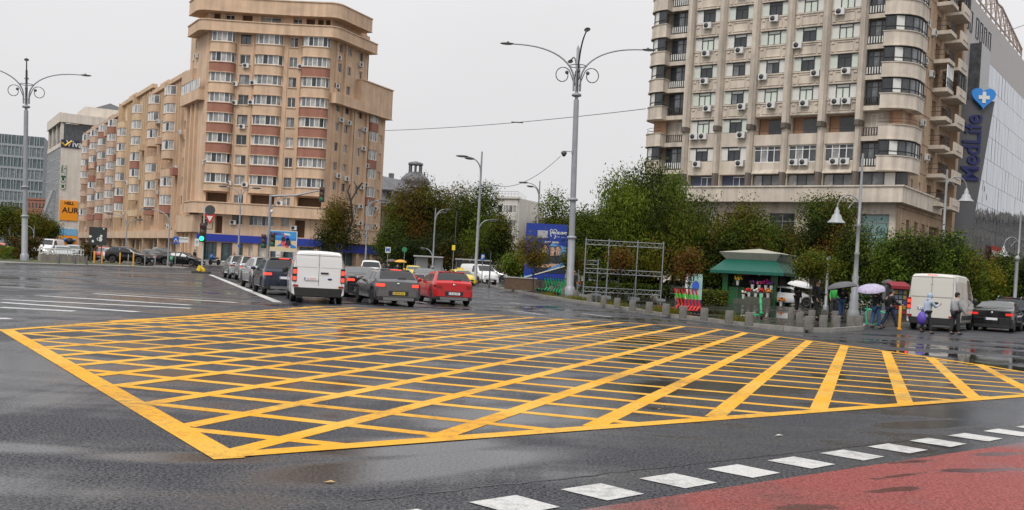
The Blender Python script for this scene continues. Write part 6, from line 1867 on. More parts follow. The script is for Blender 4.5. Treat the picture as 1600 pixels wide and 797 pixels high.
# surveillance camera on the right mast
cz = zat(890, 240, pR.x, pR.y)
o = thing('security_camera', 'dark dome camera on a bracket half way up the tall mast by the billboard', 'camera', (pR.x-.18, pR.y, cz))
m = MB(); m.tube([(-.15,0,.1),(-.75,0,.12)], .03, 6); m.cbox((-.18,0,.1), (.1,.4,.2)); m.build('bracket', STEEL, o)
m = MB(); m.lathe([(.12,.12),(.2,.02),(.2,-.08)], 12, 0, (-.75,0,0)); m.ell((-.75,0,-.1), (.15,.15,.16), 12, 8); m.build('dome', LAMPH, o)
def street_lamp(label, base, H, arms, group='modern street lamps', r=.11, colour=STEEL, name='street_lamp'):
    """straight pole with bent arms: each arm is (height, reach, direction angle, head length)"""
    root = thing(name, label, 'street lamp', base, 0, group)
    m = MB(); m.lathe([(r*1.7,0),(r*1.7,.5),(r*1.15,.6),(r,H*.5),(r*.55,H)], 10); m.build('pole', colour, root)
    for (z, reach, ang, hl) in arms:
        d = V3(math.cos(ang), math.sin(ang), 0)
        a = MB(); pth = [V3(0,0,z-1.3)+d*.05] + [d*(reach*(t/6)**1.5)+V3(0,0,z-1.3+1.25*(1-(1-t/6)**2)) for t in range(1,7)]
        a.tube(pth, [.065-.004*i for i in range(7)], 7); a.build('arm', colour, root)
        hd = MB(); T = Matrix.Translation(pth[-1]+d*hl*.45) @ Matrix.Rotation(ang,4,'Z'); hd.ell((0,0,.02), (hl*.55,.2,.1), 12, 6, 0, T); hd.ell((0,0,-.03), (hl*.42,.16,.07), 12, 6, 1, T); hd.build('lamp_head', [LAMPH, LENS], root)
    return root
def lamp_px(label, px, py, ytop, arms, Y=None, **k):
    b = G(px, py) if Y is None else on_ground(px, Y)
    H = zat(px+.054*(py-ytop), ytop, b.x, b.y)-b.z
    return street_lamp(label, b, H, [(H*f, rch, a, hl) for (f, rch, a, hl) in arms], **k)
lamp_px('tall lamp with two heads to the left and a low arm to the right', 742, 447, 237, [(.96,1.3,PI*1.02,1.1),(.94,.9,PI*1.2,1.0),(.50,1.0,R_(10),.9)], r=.13)
lamp_px('tall lamp with two heads to the left behind the blue billboard', 835, 440, 283, [(.98,1.4,PI,1.1),(.94,.9,PI*1.2,1.0)], Y=116, r=.13)
lamp_px('slim lamp with two heads to the right before the dark trees', 675, 420, 325, [(.99,1.0,R_(5),.8),(.95,.8,R_(40),.8),(.42,.9,PI,.7)], Y=112, r=.09)
lamp_px('lamp with short arms near the right end of the corner block', 570, 420, 312, [(1.0,1.3,R_(0),.9),(.99,.8,R_(60),.8),(.55,.9,PI,.7)], Y=118, r=.1)
lamp_px('lamp with a Y of two arms in front of the corner block', 371, 415, 296, [(1.03,1.6,PI,.9),(1.03,1.2,R_(5),.9)], Y=108, r=.1)
lamp_px('slim lamp with one long arm to the left before the ochre block', 262, 416, 328, [(1.0,2.0,PI,.9)], Y=104, r=.07)
lamp_px('slim lamp with a left arm before the pinkish block', 196, 412, 335, [(1.0,1.8,PI,.9),(.9,1.2,R_(0),.8)], Y=124, r=.07)
lamp_px('thin far lamp at the left edge before the trees', 14, 402, 352, [(1.0,1.6,PI,.9)], Y=150, r=.08)
lamp_px('thin far lamp right of the tall left mast', 52, 402, 352, [(1.0,1.6,PI,.9)], Y=156, r=.08)
lamp_px('thin dark pole left of the tall double lamp', 708, 430, 330, [], Y=118, r=.07, colour=DSTEEL, name='pole')
lamp_px('short dark post between the tall lamp and the billboard', 764, 450, 393, [], Y=88, r=.06, colour=DSTEEL, name='pole')
# old style lamps with a bell shade
def bell_lamp(label, base, H, reach, ang, zs, group='bell shaped street lamps'):
    root = thing('street_lamp', label, 'street lamp', base, 0, group)
    m = MB(); m.lathe([(.34,0),(.34,.25),(.24,.45),(.27,.75),(.22,.85),(.25,1.2),(.19,1.3),(.22,1.7),(.15,1.85),(.19,2.2),(.13,2.35),(.12,3.4),(.16,3.5),(.105,3.6),(.10,H*.55),(.14,H*.56),(.085,H*.57),(.06,H)], 14); m.build('post', GALV, root)
    d = V3(math.cos(ang), math.sin(ang), 0)
    a = MB(); pth = [V3(0,0,zs)+d*.05] + [d*(reach*.5-reach*.5*math.cos(t*PI/10))+V3(0,0,zs+.75*math.sin(t*PI/10)) for t in range(1,11)]
    a.tube(pth, .04, 7); a.tube([d*(.35-.3*math.cos(t*PI/6))+V3(0,0,zs+.25+.25*math.sin(t*PI/6*1.6)) for t in range(0,7)], .025, 6); a.build('arm', GALV, root)
    e = pth[-1]
    b = MB(); b.lathe([(.05,.05),(.09,-.1),(.14,-.16),(.13,-.3),(.24,-.42),(.30,-.62),(.46,-.78),(.48,-.84)], 16, 0, e); b.lathe([(.0,-.84),(.40,-.835)], 16, 1, e); b.build('bell_shade', [mat('bell_shade_grey', (.34,.35,.36), .4), LENS], root)
    return root
b1 = G(1333,494); b1 = G(1333, 494, .13); H1 = zat(1343, 240, b1.x, b1.y)-b1.z; z1 = zat(1335, 338, b1.x, b1.y)-b1.z+.6
bell_lamp('bell lamp on a ringed grey post at the plaza corner, arm to the left', b1, H1, 1.25, PI*1.0, z1-.2)
b2 = on_ground(1466, 66, .13); H2 = zat(1479, 265, b2.x, b2.y)-b2.z; bell_lamp('bell lamp before the brown side wall of the stone tower, arm to right', b2, H2, 1.35, 0, H2-1.2)
b3 = on_ground(1585, 80, .13); H3 = zat(1592, 330, b3.x, b3.y)-b3.z; bell_lamp('bell lamp at the right edge of the photo under the red banner', b3, H3, 1.2, PI, H3*.66)
for px, Y, yt, lab in ((1290, 66, 400, 'short spotted grey post behind the dark umbrella'), (1583, 62, 398, 'short grey post with a round cap at the right, beyond the dark suv')):
    b = on_ground(px, Y, .13); h = zat(px, yt, b.x, b.y)-b.z
    o = thing('post', lab, 'post', b); m = MB(); m.lathe([(.2,0),(.2,.3),(.12,.4),(.1,h*.9)], 12); m.build('shaft', GALV, o); m = MB(); m.ell((0,0,h*.94), (.16,.16,.2), 12, 8); m.build('cap', GALV, o)
# ---------------------------------------------------------------- traffic lights and signs
def signal_head(parent, c, on='green', s=1.0):
    b = MB(); b.box(c[0]-.16*s, c[0]+.16*s, c[1]-.12, c[1]+.12, c[2], c[2]+.98*s); 
    for i in range(3): b.lathe([(.14*s,0),(.15*s,.16)], 10, 0, T=Matrix.Translation((c[0],c[1]-.12,c[2]+(.17+.32*i)*s)) @ Matrix.Rotation(PI/2,4,'X'))
    h = b.build('signal_head', LAMPH, parent)
    cols = [((.01,.5,.2),(.02,1.0,.35)), ((.25,.14,.01),None), ((.25,.01,.01),None)]
    for i, (cc, em) in enumerate(cols):
        l = MB(); l.ell((c[0],c[1]-.285,c[2]+(.17+.32*i)*s), (.12*s,.03,.12*s), 12, 6)
        lit = (on == 'green' and i == 0)
        l.build('signal_lens', mat('green_signal_lit', cc, .3, emit=em, estr=2.0) if lit else mat('signal_dark_%s' % 'gar'[i], tuple(x*.25 for x in cc), .3), h)
b = G(315, 427); Hs = zat(319, 350, b.x, b.y)-b.z
o = thing('traffic_light', 'traffic light showing green on a white pole with yellow base, left of the queue', 'traffic light', b)
m = MB(); m.tube([(0,0,0),(0,0,zat(320,322,b.x,b.y)-b.z)], .06, 8); m.build('pole', mat('pale_pole', (.5,.52,.5), .4), o)
m = MB(); m.box(-.75,.65,-.4,.4,0,.16); m.build('island_block', mat('dark_island', (.05,.045,.04), .8), o)
m = MB(); m.cbox((-.25,-.42,.35), (.3,.12,.45), T=Matrix.Rotation(.4,4,'Y')); m.lathe([(.3,.16),(.26,.4),(.12,.5)], 10); m.build('yellow_base', mat('safety_yellow', (.75,.50,.02), .5), o)
signal_head(o, (0,-.15,zat(317,378,b.x,b.y)-b.z), 'green', 1.6)
zr_ = zat(327, 328, b.x, b.y)-b.z
m = MB(); m.lathe([(.42,0),(.42,.04)], 20, 0, T=Matrix.Translation((.5,-.1,zr_)) @ Matrix.Rotation(PI/2,4,'X')); m.build('round_sign', LAMPH, o)
zt_ = zat(327, 342, b.x, b.y)-b.z
m = MB(); T = Matrix.Translation((.5,-.1,zt_)) @ Matrix.Rotation(PI/2,4,'X')
m.prism([(-.5,.4),(.5,.4),(0,-.45)], 0, .03, 0, T); m.prism([(-.26,.26),(.26,.26),(0,-.2)], .031, .036, 1, T); m.build('give_way_sign', [mat('sign_red', (.50,.02,.02), .4), WPANEL], o)
m = MB(); m.tube([(0,0,zr_),(.5,0,zr_)], .03, 6); m.tube([(0,0,zt_),(.5,0,zt_)], .03, 6); m.build('brackets', GALV, o)
zf = zat(325, 352, b.x, b.y)-b.z
m = MB(); 
for q in (((.15,-.1,zf-.3),(.75,-.1,zf-.3)), ((.15,-.1,zf+.3),(.75,-.1,zf+.3)), ((.15,-.1,zf-.3),(.15,-.1,zf+.3)), ((.75,-.1,zf-.3),(.75,-.1,zf+.3))): m.tube(q, .035, 5)
m.build('frame', LAMPH, o)
# gantry arm
b = on_ground(417, 100); Hs = zat(422, 304, b.x, b.y)-b.z
o = thing('traffic_light', 'grey gantry post with a long arm holding a signal over the queue', 'traffic light', b)
m = MB(); m.lathe([(.16,0),(.15,Hs*.6),(.13,Hs)], 10); m.build('post', STEEL, o)
ex = at(503, 297, 100).x-b.x; ez = zat(503, 297, b.x+ex, b.y)-b.z
m = MB(); m.tube([(0,0,Hs-.15),(ex*.5,0,Hs+.05),(ex,0,ez)], [.11,.09,.06], 8); m.tube([(0,0,Hs-1.6),(ex*.22,0,Hs-.1)], .05, 6); m.build('arm', STEEL, o)
signal_head(o, (ex+.05,-.1,ez-1.2), 'off', 1.5); signal_head(o, (.45,-.1,zat(424,385,b.x,b.y)-b.z), 'off', 1.4); signal_head(o, (-.45,-.1,zat(412,388,b.x,b.y)-b.z), 'off', 1.4)
m = MB(); m.ell((.2,-.1,Hs-1.7), (.15,.15,.2), 10, 6); m.tube([(0,0,Hs-1.5),(.2,-.1,Hs-1.5)], .03, 5); m.build('camera', WPANEL, o)
def sign_post(label, px, Y, yt, yb, board, poleY=None, name='road_sign', w_px=12, poles=1, glyph=None, dark=GALV, shape='rect'):
    b = on_ground(px, Y); z0 = zat(px, yb, b.x, b.y)-b.z; z1 = zat(px, yt, b.x, b.y)-b.z; wd = w_px*Y/FPX
    o = thing(name, label, 'sign', b)
    m = MB()
    for x in ([0] if poles == 1 else [-wd*.4, wd*.4]): m.tube([(x,.06,0),(x,.06,z1)], .045, 6)
    m.build('post', dark, o)
    m = MB()
    if shape == 'round': m.lathe([((z1-z0)/2,0),((z1-z0)/2,.05)], 18, 0, T=Matrix.Translation((0,0,(z0+z1)/2)) @ Matrix.Rotation(PI/2,4,'X'))
    else: m.box(-wd/2,wd/2,-.03,.02,z0,z1)
    bo = m.build('board', board, o)
    if glyph: glyph(bo, wd, z0, z1)
    return o
SBLUE = mat('sign_blue', (.015,.09,.42), .4)
def tri(bo, wd, z0, z1):
    m = MB(); T = Matrix.Translation((0,-.032,(z0+z1)/2)) @ Matrix.Rotation(PI/2,4,'X'); s = wd*.38
    m.prism([(-s,-s*.8),(s,-s*.8),(0,s)], 0, .01, 0, T); m.build('white_triangle', WPANEL, bo)
    m = MB(); m.tube([(0,-.05,(z0+z1)/2-s*.5),(0,-.05,(z0+z1)/2+s*.25)], .05, 5); m.tube([(-.12,-.05,(z0+z1)/2-s*.65),(0,-.05,(z0+z1)/2-s*.2),(.13,-.05,(z0+z1)/2-s*.65)], .04, 5); m.build('figure', PLINK, bo)
sign_post('blue pedestrian crossing sign with a white triangle before the ochre shops', 273, 103, 370, 381, SBLUE, w_px=9, glyph=tri)
sign_post('white lettered sign board beside the blue crossing sign', 285, 106, 370.5, 379, WPANEL, w_px=15, glyph=lambda bo,w,a,b: [lettering('PARCARE', .22, PLINK, bo, (0,-.035,(a+b)/2+.08)), None])
sign_post('white notice board on a post left of the traffic light', 306, 108, 373, 385, WPANEL, w_px=7, glyph=lambda bo,w,a,b: lettering('P', .5, SBLUE, bo, (0,-.035,(a+b)/2)))
sign_post('small blue round sign under a red sign in front of the corner block', 372, 106, 382, 386.5, SBLUE, w_px=4, shape='round')
sign_post('white metro sign with a letter by the low dark trees', 604, 108, 386, 395, WPANEL, w_px=8, glyph=lambda bo,w,a,b: lettering('M', .55, SBLUE, bo, (0,-.035,(a+b)/2), bold=.03))
sign_post('green house shaped sign on a thin post before the dark trees', 630, 112, 386, 394, mat('sign_green', (.03,.20,.09), .4), w_px=7, shape='round')
sign_post('blue parking sign on the foot of the tall double lamp', 752, 92, 397, 407, SBLUE, w_px=6, glyph=lambda bo,w,a,b: lettering('P', .5, WPANEL, bo, (0,-.035,(a+b)/2), bold=.02))
sign_post('yellow notice on a post before the dark trees', 706, 104, 383, 391, YELP, w_px=5)
# dark notice board on two posts
b = on_ground(151, 96, .13); o = thing('notice_board', 'large black notice board on two posts with torn white stickers, before the long row', 'board', b)
za, zb = zat(151,355,b.x,b.y)-b.z, zat(151,383,b.x,b.y)-b.z
m = MB(); m.box(-.85,.85,-.05,.05,zb,za); m.build('board', mat('black_board', (.025,.028,.03), .6, var=.3), o)
m = MB(); 
for x in (-.6,.35): m.tube([(x,.1,0),(x,.1,za)], .05, 6)
m.build('posts', DSTEEL, o)
m = MB(); rr = random.Random(2)
for (x, z, s) in ((-.7,.8,.18),(.25,.55,.3),(.05,.6,.18),(.55,1.6,.1),(-.45,.35,.15),(.35,.9,.16)): m.prism([(x+s*rr.uniform(.6,1)*math.cos(k*1.05), s*rr.uniform(.6,1)*math.sin(k*1.05)+z) for k in range(6)], 0, .006, 0, Matrix.Translation((0,-.052,zb)) @ Matrix.Rotation(PI/2,4,'X'))
m.build('stickers', WPANEL, o)
# ---------------------------------------------------------------- billboards
def billboard(label, px0, px1, yt, yb, Y, foot, cat='billboard'):
    a, b = on_ground(px0, Y), on_ground(px1, Y); c = (a+b)/2; wd = b.x-a.x
    z1, z0 = zat((px0+px1)/2+4, yt, c.x, c.y)-c.z, zat((px0+px1)/2, yb, c.x, c.y)-c.z
    o = thing('billboard', label, cat, c)
    return o, wd, z0, z1
def disc(m, x, z, rx, rz, mi, y=-.06, n=14): m.prism([(x+rx*math.cos(2*PI*k/n), z+rz*math.sin(2*PI*k/n)) for k in range(n)], 0, .01, mi, Matrix.Translation((0,y,0)) @ Matrix.Rotation(PI/2,4,'X'))
def flat(m, pts, mi, y=-.06): m.prism(pts, 0, .008, mi, Matrix.Translation((0,y,0)) @ Matrix.Rotation(PI/2,4,'X'))
o, wd, z0, z1 = billboard('blue dental billboard with three people in dark tunics beside the tall mast', 817, 881, 350, 437, 79, 455)
DBLUE = mat('billboard_blue', (.008,.035,.28), .5, var=.12, scale=.5); LBLUE = mat('billboard_light_blue', (.10,.30,.62), .5)
SKIN_P = mat('printed_skin', (.50,.30,.21), .6); NAVP = mat('printed_navy', (.012,.018,.035), .6); HAIRP = mat('printed_hair', (.015,.012,.011), .6)
m = MB(); m.box(-wd/2,wd/2,-.05,.15,z0,z1); bo = m.build('panel', DBLUE, o)
m = MB()
for x in (-wd*.3, wd*.3): m.box(x-.12,x+.12,-.02,.12,0,z0-.003)
m.box(-wd/2-.05,wd/2+.05,.0,.25,z0-.12,z0-.004); m.build('legs', DSTEEL, o)
m = MB(); hh = z1-z0; hy = z0+hh*.36
flat(m, [(-wd*.02,z0+hh*.33),(wd*.5,z0+hh*.42),(wd*.5,z0+hh*.60),(wd*.12,z0+hh*.66)], 0, -.052)
flat(m, [(-wd*.22,z1-hh*.12),(wd*.03,z1-hh*.12),(wd*.03,z1-hh*.25),(-wd*.22,z1-hh*.25)], 1, -.052); m.build('printed_patches', [LBLUE, GREYF], bo)
for i, (x, zc, s) in enumerate(((-.02,.54,1.2),(.16,.53,1.05),(.30,.54,1.1))):
    x *= wd; zc = z0+hh*zc; q = MB()
    y_ = -.056-.004*i
    flat(q, [(x-.62*s,z0+hh*.12),(x+.62*s,z0+hh*.12),(x+.60*s,zc-.55*s),(x+.35*s,zc-.36*s),(x+.12*s,zc-.30*s),(x-.12*s,zc-.30*s),(x-.35*s,zc-.36*s),(x-.60*s,zc-.55*s)], 0, y_)
    y_ -= .012
    if i == 1: disc(q, x, zc-.02*s, .27*s, .36*s, 2, y_); flat(q, [(x-.26*s,zc-.1*s),(x+.26*s,zc-.1*s),(x+.26*s,zc-.42*s),(x-.26*s,zc-.42*s)], 2, y_-.001)
    else: disc(q, x, zc+.08*s, .23*s, .27*s, 2, y_)
    disc(q, x, zc, .19*s, .27*s, 1, y_-.012); flat(q, [(x-.1*s,zc-.2*s),(x+.1*s,zc-.2*s),(x+.14*s,zc-.38*s),(x-.14*s,zc-.38*s)], 1, y_-.011)
    for sx_ in (-1,1): disc(q, x+sx_*.07*s, zc+.03*s, .03*s, .018*s, 2, y_-.024, 8)
    flat(q, [(x-.08*s,zc-.12*s),(x+.08*s,zc-.12*s),(x+.05*s,zc-.16*s),(x-.05*s,zc-.16*s)], 3, y_-.024)
    if i != 1:
        flat(q, [(x-.58*s,zc-1.0*s),(x+.55*s,zc-.95*s),(x+.58*s,zc-1.14*s),(x-.55*s,zc-1.22*s)], 1, y_-.013)
    q.build('printed_person', [NAVP, SKIN_P, HAIRP, WPANEL], bo)
m = MB(); flat(m, [(-wd*.5,z0+hh*.02),(wd*.5,z0+hh*.28),(wd*.5,z0+hh*.36),(-wd*.1,z0+hh*.12),(-wd*.5,z0+hh*.05)], 0, -.10); flat(m, [(-wd*.5,z0+hh*.01),(wd*.5,z0+hh*.255),(wd*.5,z0+hh*.28),(-wd*.5,z0+hh*.025)], 1, -.102); m.build('printed_swoosh', [LBLUE, WPANEL], bo)
lettering('PRODENT', .27, WPANEL, bo, (wd*.305,-.06,z1-hh*.155), bold=.012); lettering('STOMATOLOGIE', .10, WPANEL, bo, (wd*.345,-.06,z1-hh*.225)); lettering('IN ROMANIA', .19, WPANEL, bo, (wd*.14,-.06,z1-hh*.325), bold=.01)
m = MB(); tx, tz = wd*.155, z1-hh*.17
m.tube([(tx-.20,-.07,tz+.12),(tx-.24,-.07,tz+.24),(tx-.16,-.07,tz+.34),(tx,-.07,tz+.26),(tx+.16,-.07,tz+.35),(tx+.30,-.07,tz+.26),(tx+.29,-.07,tz+.16)], .035, 5)
m.tube([(tx-.20,-.07,tz+.12),(tx-.20,-.07,tz-.05),(tx-.12,-.07,tz-.26)], .035, 5); m.tube([(tx+.16,-.07,tz-.08),(tx+.22,-.07,tz-.25),(tx+.12,-.07,tz-.40)], .035, 5); m.build('tooth_outline', WPANEL, bo)
# the holiday billboard in front of the blue shops
o, wd, z0, z1 = billboard('holiday billboard with sea, sand and bright figures in front of the blue shop strip', 417, 461, 361.5, 392, 118, 415)
m = MB(); m.box(-wd/2,wd/2,-.05,.12,z0,z1); bo = m.build('panel', mat('printed_sky', (.04,.28,.60), .5), o)
m = MB(); m.box(-.1,.1,.0,.1,0,z0-.003); m.box(wd*.4-.1,wd*.4+.1,.0,.1,0,z0-.003); m.build('legs', GALV, o)
m = MB(); m.box(-wd/2-.08,wd/2+.08,-.06,-.02,z1,z1+.08); m.box(-wd/2-.08,wd/2+.08,-.06,-.02,z0-.08,z0); m.box(-wd/2-.08,-wd/2,-.06,-.02,z0,z1); m.box(wd/2,wd/2+.08,-.06,-.02,z0,z1); m.build('frame', WPANEL, o)
hh = z1-z0; m = MB()
flat(m, [(-wd/2+.01,z0+.01),(wd/2-.01,z0+.01),(wd/2-.01,z0+hh*.55),(wd*.1,z0+hh*.5),(-wd/2+.01,z0+hh*.56)], 0, -.052)
flat(m, [(-wd*.5+.01,z0+hh*.56),(wd*.5-.01,z0+hh*.55),(wd*.5-.01,z0+hh*.66),(-wd*.5+.01,z0+hh*.66)], 1, -.054)
flat(m, [(-wd*.2,z0+hh*.22),(wd*.02,z0+hh*.24),(wd*.0,z0+hh*.42)], 1, -.062); flat(m, [(wd*.28,z0+hh*.40),(wd*.5-.01,z0+hh*.25),(wd*.5-.01,z0+hh*.16),(wd*.30,z0+hh*.16)], 1, -.062)
flat(m, [(-wd*.1,z1-hh*.08),(wd*.24,z1-hh*.10),(wd*.3,z1-hh*.2),(wd*.0,z1-hh*.17)], 2, -.054)
for (x, z, r, mi) in ((.06,.42,.35,3),(.16,.62,.3,4),(.10,.70,.22,3),(.22,.42,.3,5),(.18,.30,.25,3),(.04,.60,.25,5),(.2,.55,.22,4)): disc(m, x*wd, z0+hh*z, r, r*1.25, mi, -.07-.002*mi)
m.build('printed_scene', [mat('printed_sand', (.62,.50,.30), .6), mat('printed_sea', (.02,.18,.55), .5), WPANEL, mat('printed_pink', (.60,.08,.12), .6), mat('printed_blue', (.03,.10,.5), .6), mat('printed_dark', (.02,.02,.03), .6)], bo)
lettering('vacanta', .62, mat('printed_indigo', (.05,.03,.25), .5), bo, (-wd*.22,-.06,z1-hh*.12), bold=.02)
sign_post('white poster on a thin stand under the holiday billboard', 433, 112, 393, 402, WPANEL, w_px=7, name='poster_stand', glyph=lambda bo,w,a,b: lettering('-40%', .26, mat('printed_violet', (.12,.03,.25), .5), bo, (0,-.035,(a+b)/2-.1)))
# ---------------------------------------------------------------- the flower kiosk
def kiosk():
    c = on_ground(1182, 75, .13)
    rz = R_(-32)
    o = thing('flower_kiosk', 'green flower kiosk with a green awning and a pale flared roof on the wet plaza', 'kiosk', c, rz)
    GRN = mat('kiosk_green', (.010,.10,.024), .4, var=.2); AWN = mat('awning_green', (.004,.10,.068), .4, var=.12); PALR = mat('kiosk_pale_roof', (.46,.45,.38), .5, var=.15)
    h = zat(1180, 391, c.x, c.y)-c.z; s = 1.82; za = h*.62; zr = h*.80
    m = MB()
    for x, y in ((-s,-s),(s,-s),(-s,s),(s,s)): m = MB(); m.box(x-.2,x+.2,y-.2,y+.2,0,za+.1); m.build('corner_post', GRN, o)
    m = MB(); m.box(-s+.2,s-.2,s-.1,s,0,za); m.box(-s,-s+.1,-.2,s-.2,0,za); m.box(-s,-s+.08,-s+.2,-.2,0,1.3); m.box(-s+.2,-.4,-s,-s+.1,0,1.2); m.build('walls', GRN, o)
    m = MB(); m.box(-s+.1,s-.1,-.2,s-.12,0,za,0); m.box(-s+.3,s-.3,-.9,-.25,0,.9,0); m.build('dark_inside', mat('kiosk_inside', (.02,.022,.02), .8), o)
    m = MB(); e = s+.95; i_ = s+.1
    def ring(a, za_, b, zb_): return [(-a,-a,za_),(a,-a,za_),(a,a,za_),(-a,a,za_),(-b,-b,zb_),(b,-b,zb_),(b,b,zb_),(-b,b,zb_)]
    F4 = [(0,1,5,4),(1,2,6,5),(2,3,7,6),(3,0,4,7)]
    m.add(ring(e, za-.12, i_, zr), F4); m.add(ring(e, za-.34, e, za-.12), F4); m.add(ring(e-.03, za-.34, i_-.03, zr-.05), [f[::-1] for f in F4]); m.build('awning', AWN, o)
    m = MB(); m.add(ring(s+.05, zr-.02, s+.5, zr+.52), F4); m.add([(-s-.5,-s-.5,zr+.52),(s+.5,-s-.5,zr+.52),(s+.5,s+.5,zr+.52),(-s-.5,s+.5,zr+.52),(0,0,h+.1)], [(0,1,4),(1,2,4),(2,3,4),(3,0,4)]); m.build('roof', PALR, o)
    m = MB(); 
    for k in (-1,1): m.box(k*.02-.015, k*.02+.015, -s-.3, -s-.26, zr, zr+.5)
    rr = random.Random(6)
    cols = [mat('flower_'+n, cc, .6) for n, cc in (('red',(.55,.02,.02)),('pink',(.65,.12,.30)),('purple',(.25,.04,.38)),('white',(.75,.72,.65)),('yellow',(.75,.55,.03)),('orange',(.75,.22,.02)),('magenta',(.5,.02,.25)))]
    WV = mat('white_vase', (.6,.6,.58), .4); CRT = mat('crate_grey', (.3,.28,.24), .7)
    # stepped counters in front, and bouquets that stand on them
    m = MB(); m.box(.0,1.9,-s-.95,-s-.15,0,.55); m.box(.0,1.9,-s-.35,-s-.13,.55,1.1); m.box(-1.0,-.05,-s-.55,-s-.15,0,.35); m.build('counter', mat('kiosk_counter', (.08,.085,.06), .7, var=.5, scale=4), o)
    M4 = Matrix.Translation(c) @ Matrix.Rotation(rz,4,'Z')
    def bouquet(x, y, z, ci, sz=.26, pot=True, lab=None):
        q = M4 @ Vector((x,y,z))
        b = thing('flower_bouquet', lab, 'flowers', q, 0, 'bouquets at the flower kiosk')
        hp = .34
        if pot: v = MB(); v.lathe([(.09,0),(.14,hp)], 10); v.build('vase', WV, b)
        f = MB()
        for _ in range(26):
            d = Vector((rr.gauss(0,1), rr.gauss(0,1), abs(rr.gauss(0,1)))).normalized()*sz*rr.uniform(.4,1)
            f.ell((d.x, d.y, hp+.06+d.z*.9), (.075,.075,.06), 6, 4, rr.choice([0,0,0,1]))
        f.build('blossoms', [cols[ci], LF['g']], b)
    L_ = [(.25,-s-.75,.55,0,'red bouquet low on the kiosk counter, in front of the crates'),(.75,-s-.78,.55,3,'white bouquet low on the kiosk counter'),(1.2,-s-.75,.55,0,'red bouquet at the middle of the kiosk counter'),(1.65,-s-.72,.55,5,'orange bouquet at the right end of the kiosk counter'),
          (.3,-s-.24,1.1,2,'purple bouquet on the upper shelf of the kiosk'),(.8,-s-.24,1.1,1,'pink bouquet on the upper shelf of the kiosk'),(1.3,-s-.24,1.1,6,'large magenta bouquet on the upper shelf of the kiosk'),(1.7,-s-.24,1.1,2,'purple bouquet at the right end of the upper shelf'),
          (-.8,-s-.35,1.35,4,'wide yellow bouquet held high left of the kiosk counter'),(-.3,-s-.35,.35,3,'white flowers in a vase on the low step of the kiosk'),
          (2.35,-s+.2,0,5,'orange and red flowers standing on the ground at the kiosk corner'),(2.35,-s+.9,0,3,'white vases of flowers on the ground by the right side of the kiosk')]
    for (x, y, z, ci, lab) in L_: bouquet(x, y, z, ci, .42 if 'wide' in lab or 'large' in lab else .28, True, lab)
    st = MB(); q = M4 @ Vector((-.8,-s-.35,0)); t_ = thing('flower_stand', 'thin dark stand that carries the wide yellow bouquet by the kiosk', 'stand', q); st.tube([(0,0,0),(0,0,1.33)], .04, 6); st.build('stem', DSTEEL, t_); st = MB(); st.lathe([(.25,0),(.25,.03)], 12); st.lathe([(.16,1.3),(.16,1.345)], 12); st.build('base', DSTEEL, t_)
    hz = [(-.3,-s-.12,2.0,0),(.2,-s-.12,2.1,5),(.75,-s-.12,2.05,3),(1.25,-s-.12,2.1,0)]
    for i, (x, y, z, ci) in enumerate(hz): bouquet(x, y, z-.3, ci, .2, False, ['small red bouquet hanging under the kiosk awning at the left','small orange bouquet hanging under the kiosk awning','small white bouquet hanging under the kiosk awning','small red bouquet hanging under the kiosk awning at the right'][i])
kiosk()
# ---------------------------------------------------------------- open scaffold frame of an empty hoarding
def frame_stand(label, pxs, Y, tops, lows, yt, yb):
    P = [on_ground(px, Y, .13) for px in pxs]; c = P[0]
    o = thing('scaffold_frame', label, 'frame', c)
    zt = zat((pxs[0]+pxs[-1])/2+2, yt, (P[0].x+P[-1].x)/2, Y)-c.z
    m = MB()
    for p in P: m.tube([(p.x-c.x,0,0),(p.x-c.x,0,zt+.15)], .045, 6); m.tube([(p.x-c.x,1.4,0),(p.x-c.x,0,zt*.5)], .03, 5); m.box(p.x-c.x-.3,p.x-c.x+.3,-.3,1.6,0,.12)
    m.build('uprights', GALV, o)
    x1 = P[-1].x-c.x
    for zf in tops:
        m = MB(); z = zt*zf
        for dz in (0,-.30): m.tube([(0,0,z+dz),(x1,0,z+dz)], .03, 6)
        n = int(x1/.45)
        for i in range(n): m.tube([(x1*i/n,0,z-.30),(x1*(i+.5)/n,0,z)], .014, 4); m.tube([(x1*(i+.5)/n,0,z),(x1*(i+1)/n,0,z-.30)], .014, 4)
        m.build('lattice_beam', GALV, o)
    return o
frame_stand('wide empty scaffold frame of grey lattice beams on the plaza', (911,947,992,1032), 68, (1.0,.50,.17), (), 378, 468)
frame_stand('small plain scaffold frame behind the left end of the wide one', (902,932), 74, (1.0,), (), 407, 462)
# ---------------------------------------------------------------- bollards and posts
_b = None
def bollard(px, py, label=None, plaza=True):
    global _b
    p = G(px, py, .13)
    if _b is None:
        m = MB(); m.lathe([(.16,-.05),(.155,.42),(.14,.45),(.0,.455)], 14); _b = m.mesh('bollard', CONCB)
    o = link('bollard', _b, None, p); tag(o, label, 'bollard', 'concrete bollards along the plaza kerb'); return o
BL = [(862,459),(880,463),(899,466),(921,474),(943,478),(964,482),(988,486),(1014,490),(1040,493),(1067,497.5),(1100,501),(1139,506),(1170,509)]
for i, q in enumerate(BL): bollard(q[0], q[1]-2, 'stubby grey concrete bollard in the row along the kerb, left of the kiosk front')
for q in [(1249,505),(1263,514.5),(1286,512),(1306,513),(1329,511.5),(1342,511)]: bollard(q[0], q[1]-1, 'stubby grey concrete bollard at the rounded plaza corner, near the kerb')
for q in [(1236,497),(1268,500),(1288,499),(1304,501),(1355,499),(1381,497)]: bollard(q[0], q[1], 'stubby grey concrete bollard set back from the kerb at the plaza corner')
YP = mat('yellow_post', (.62,.30,.02), .5)
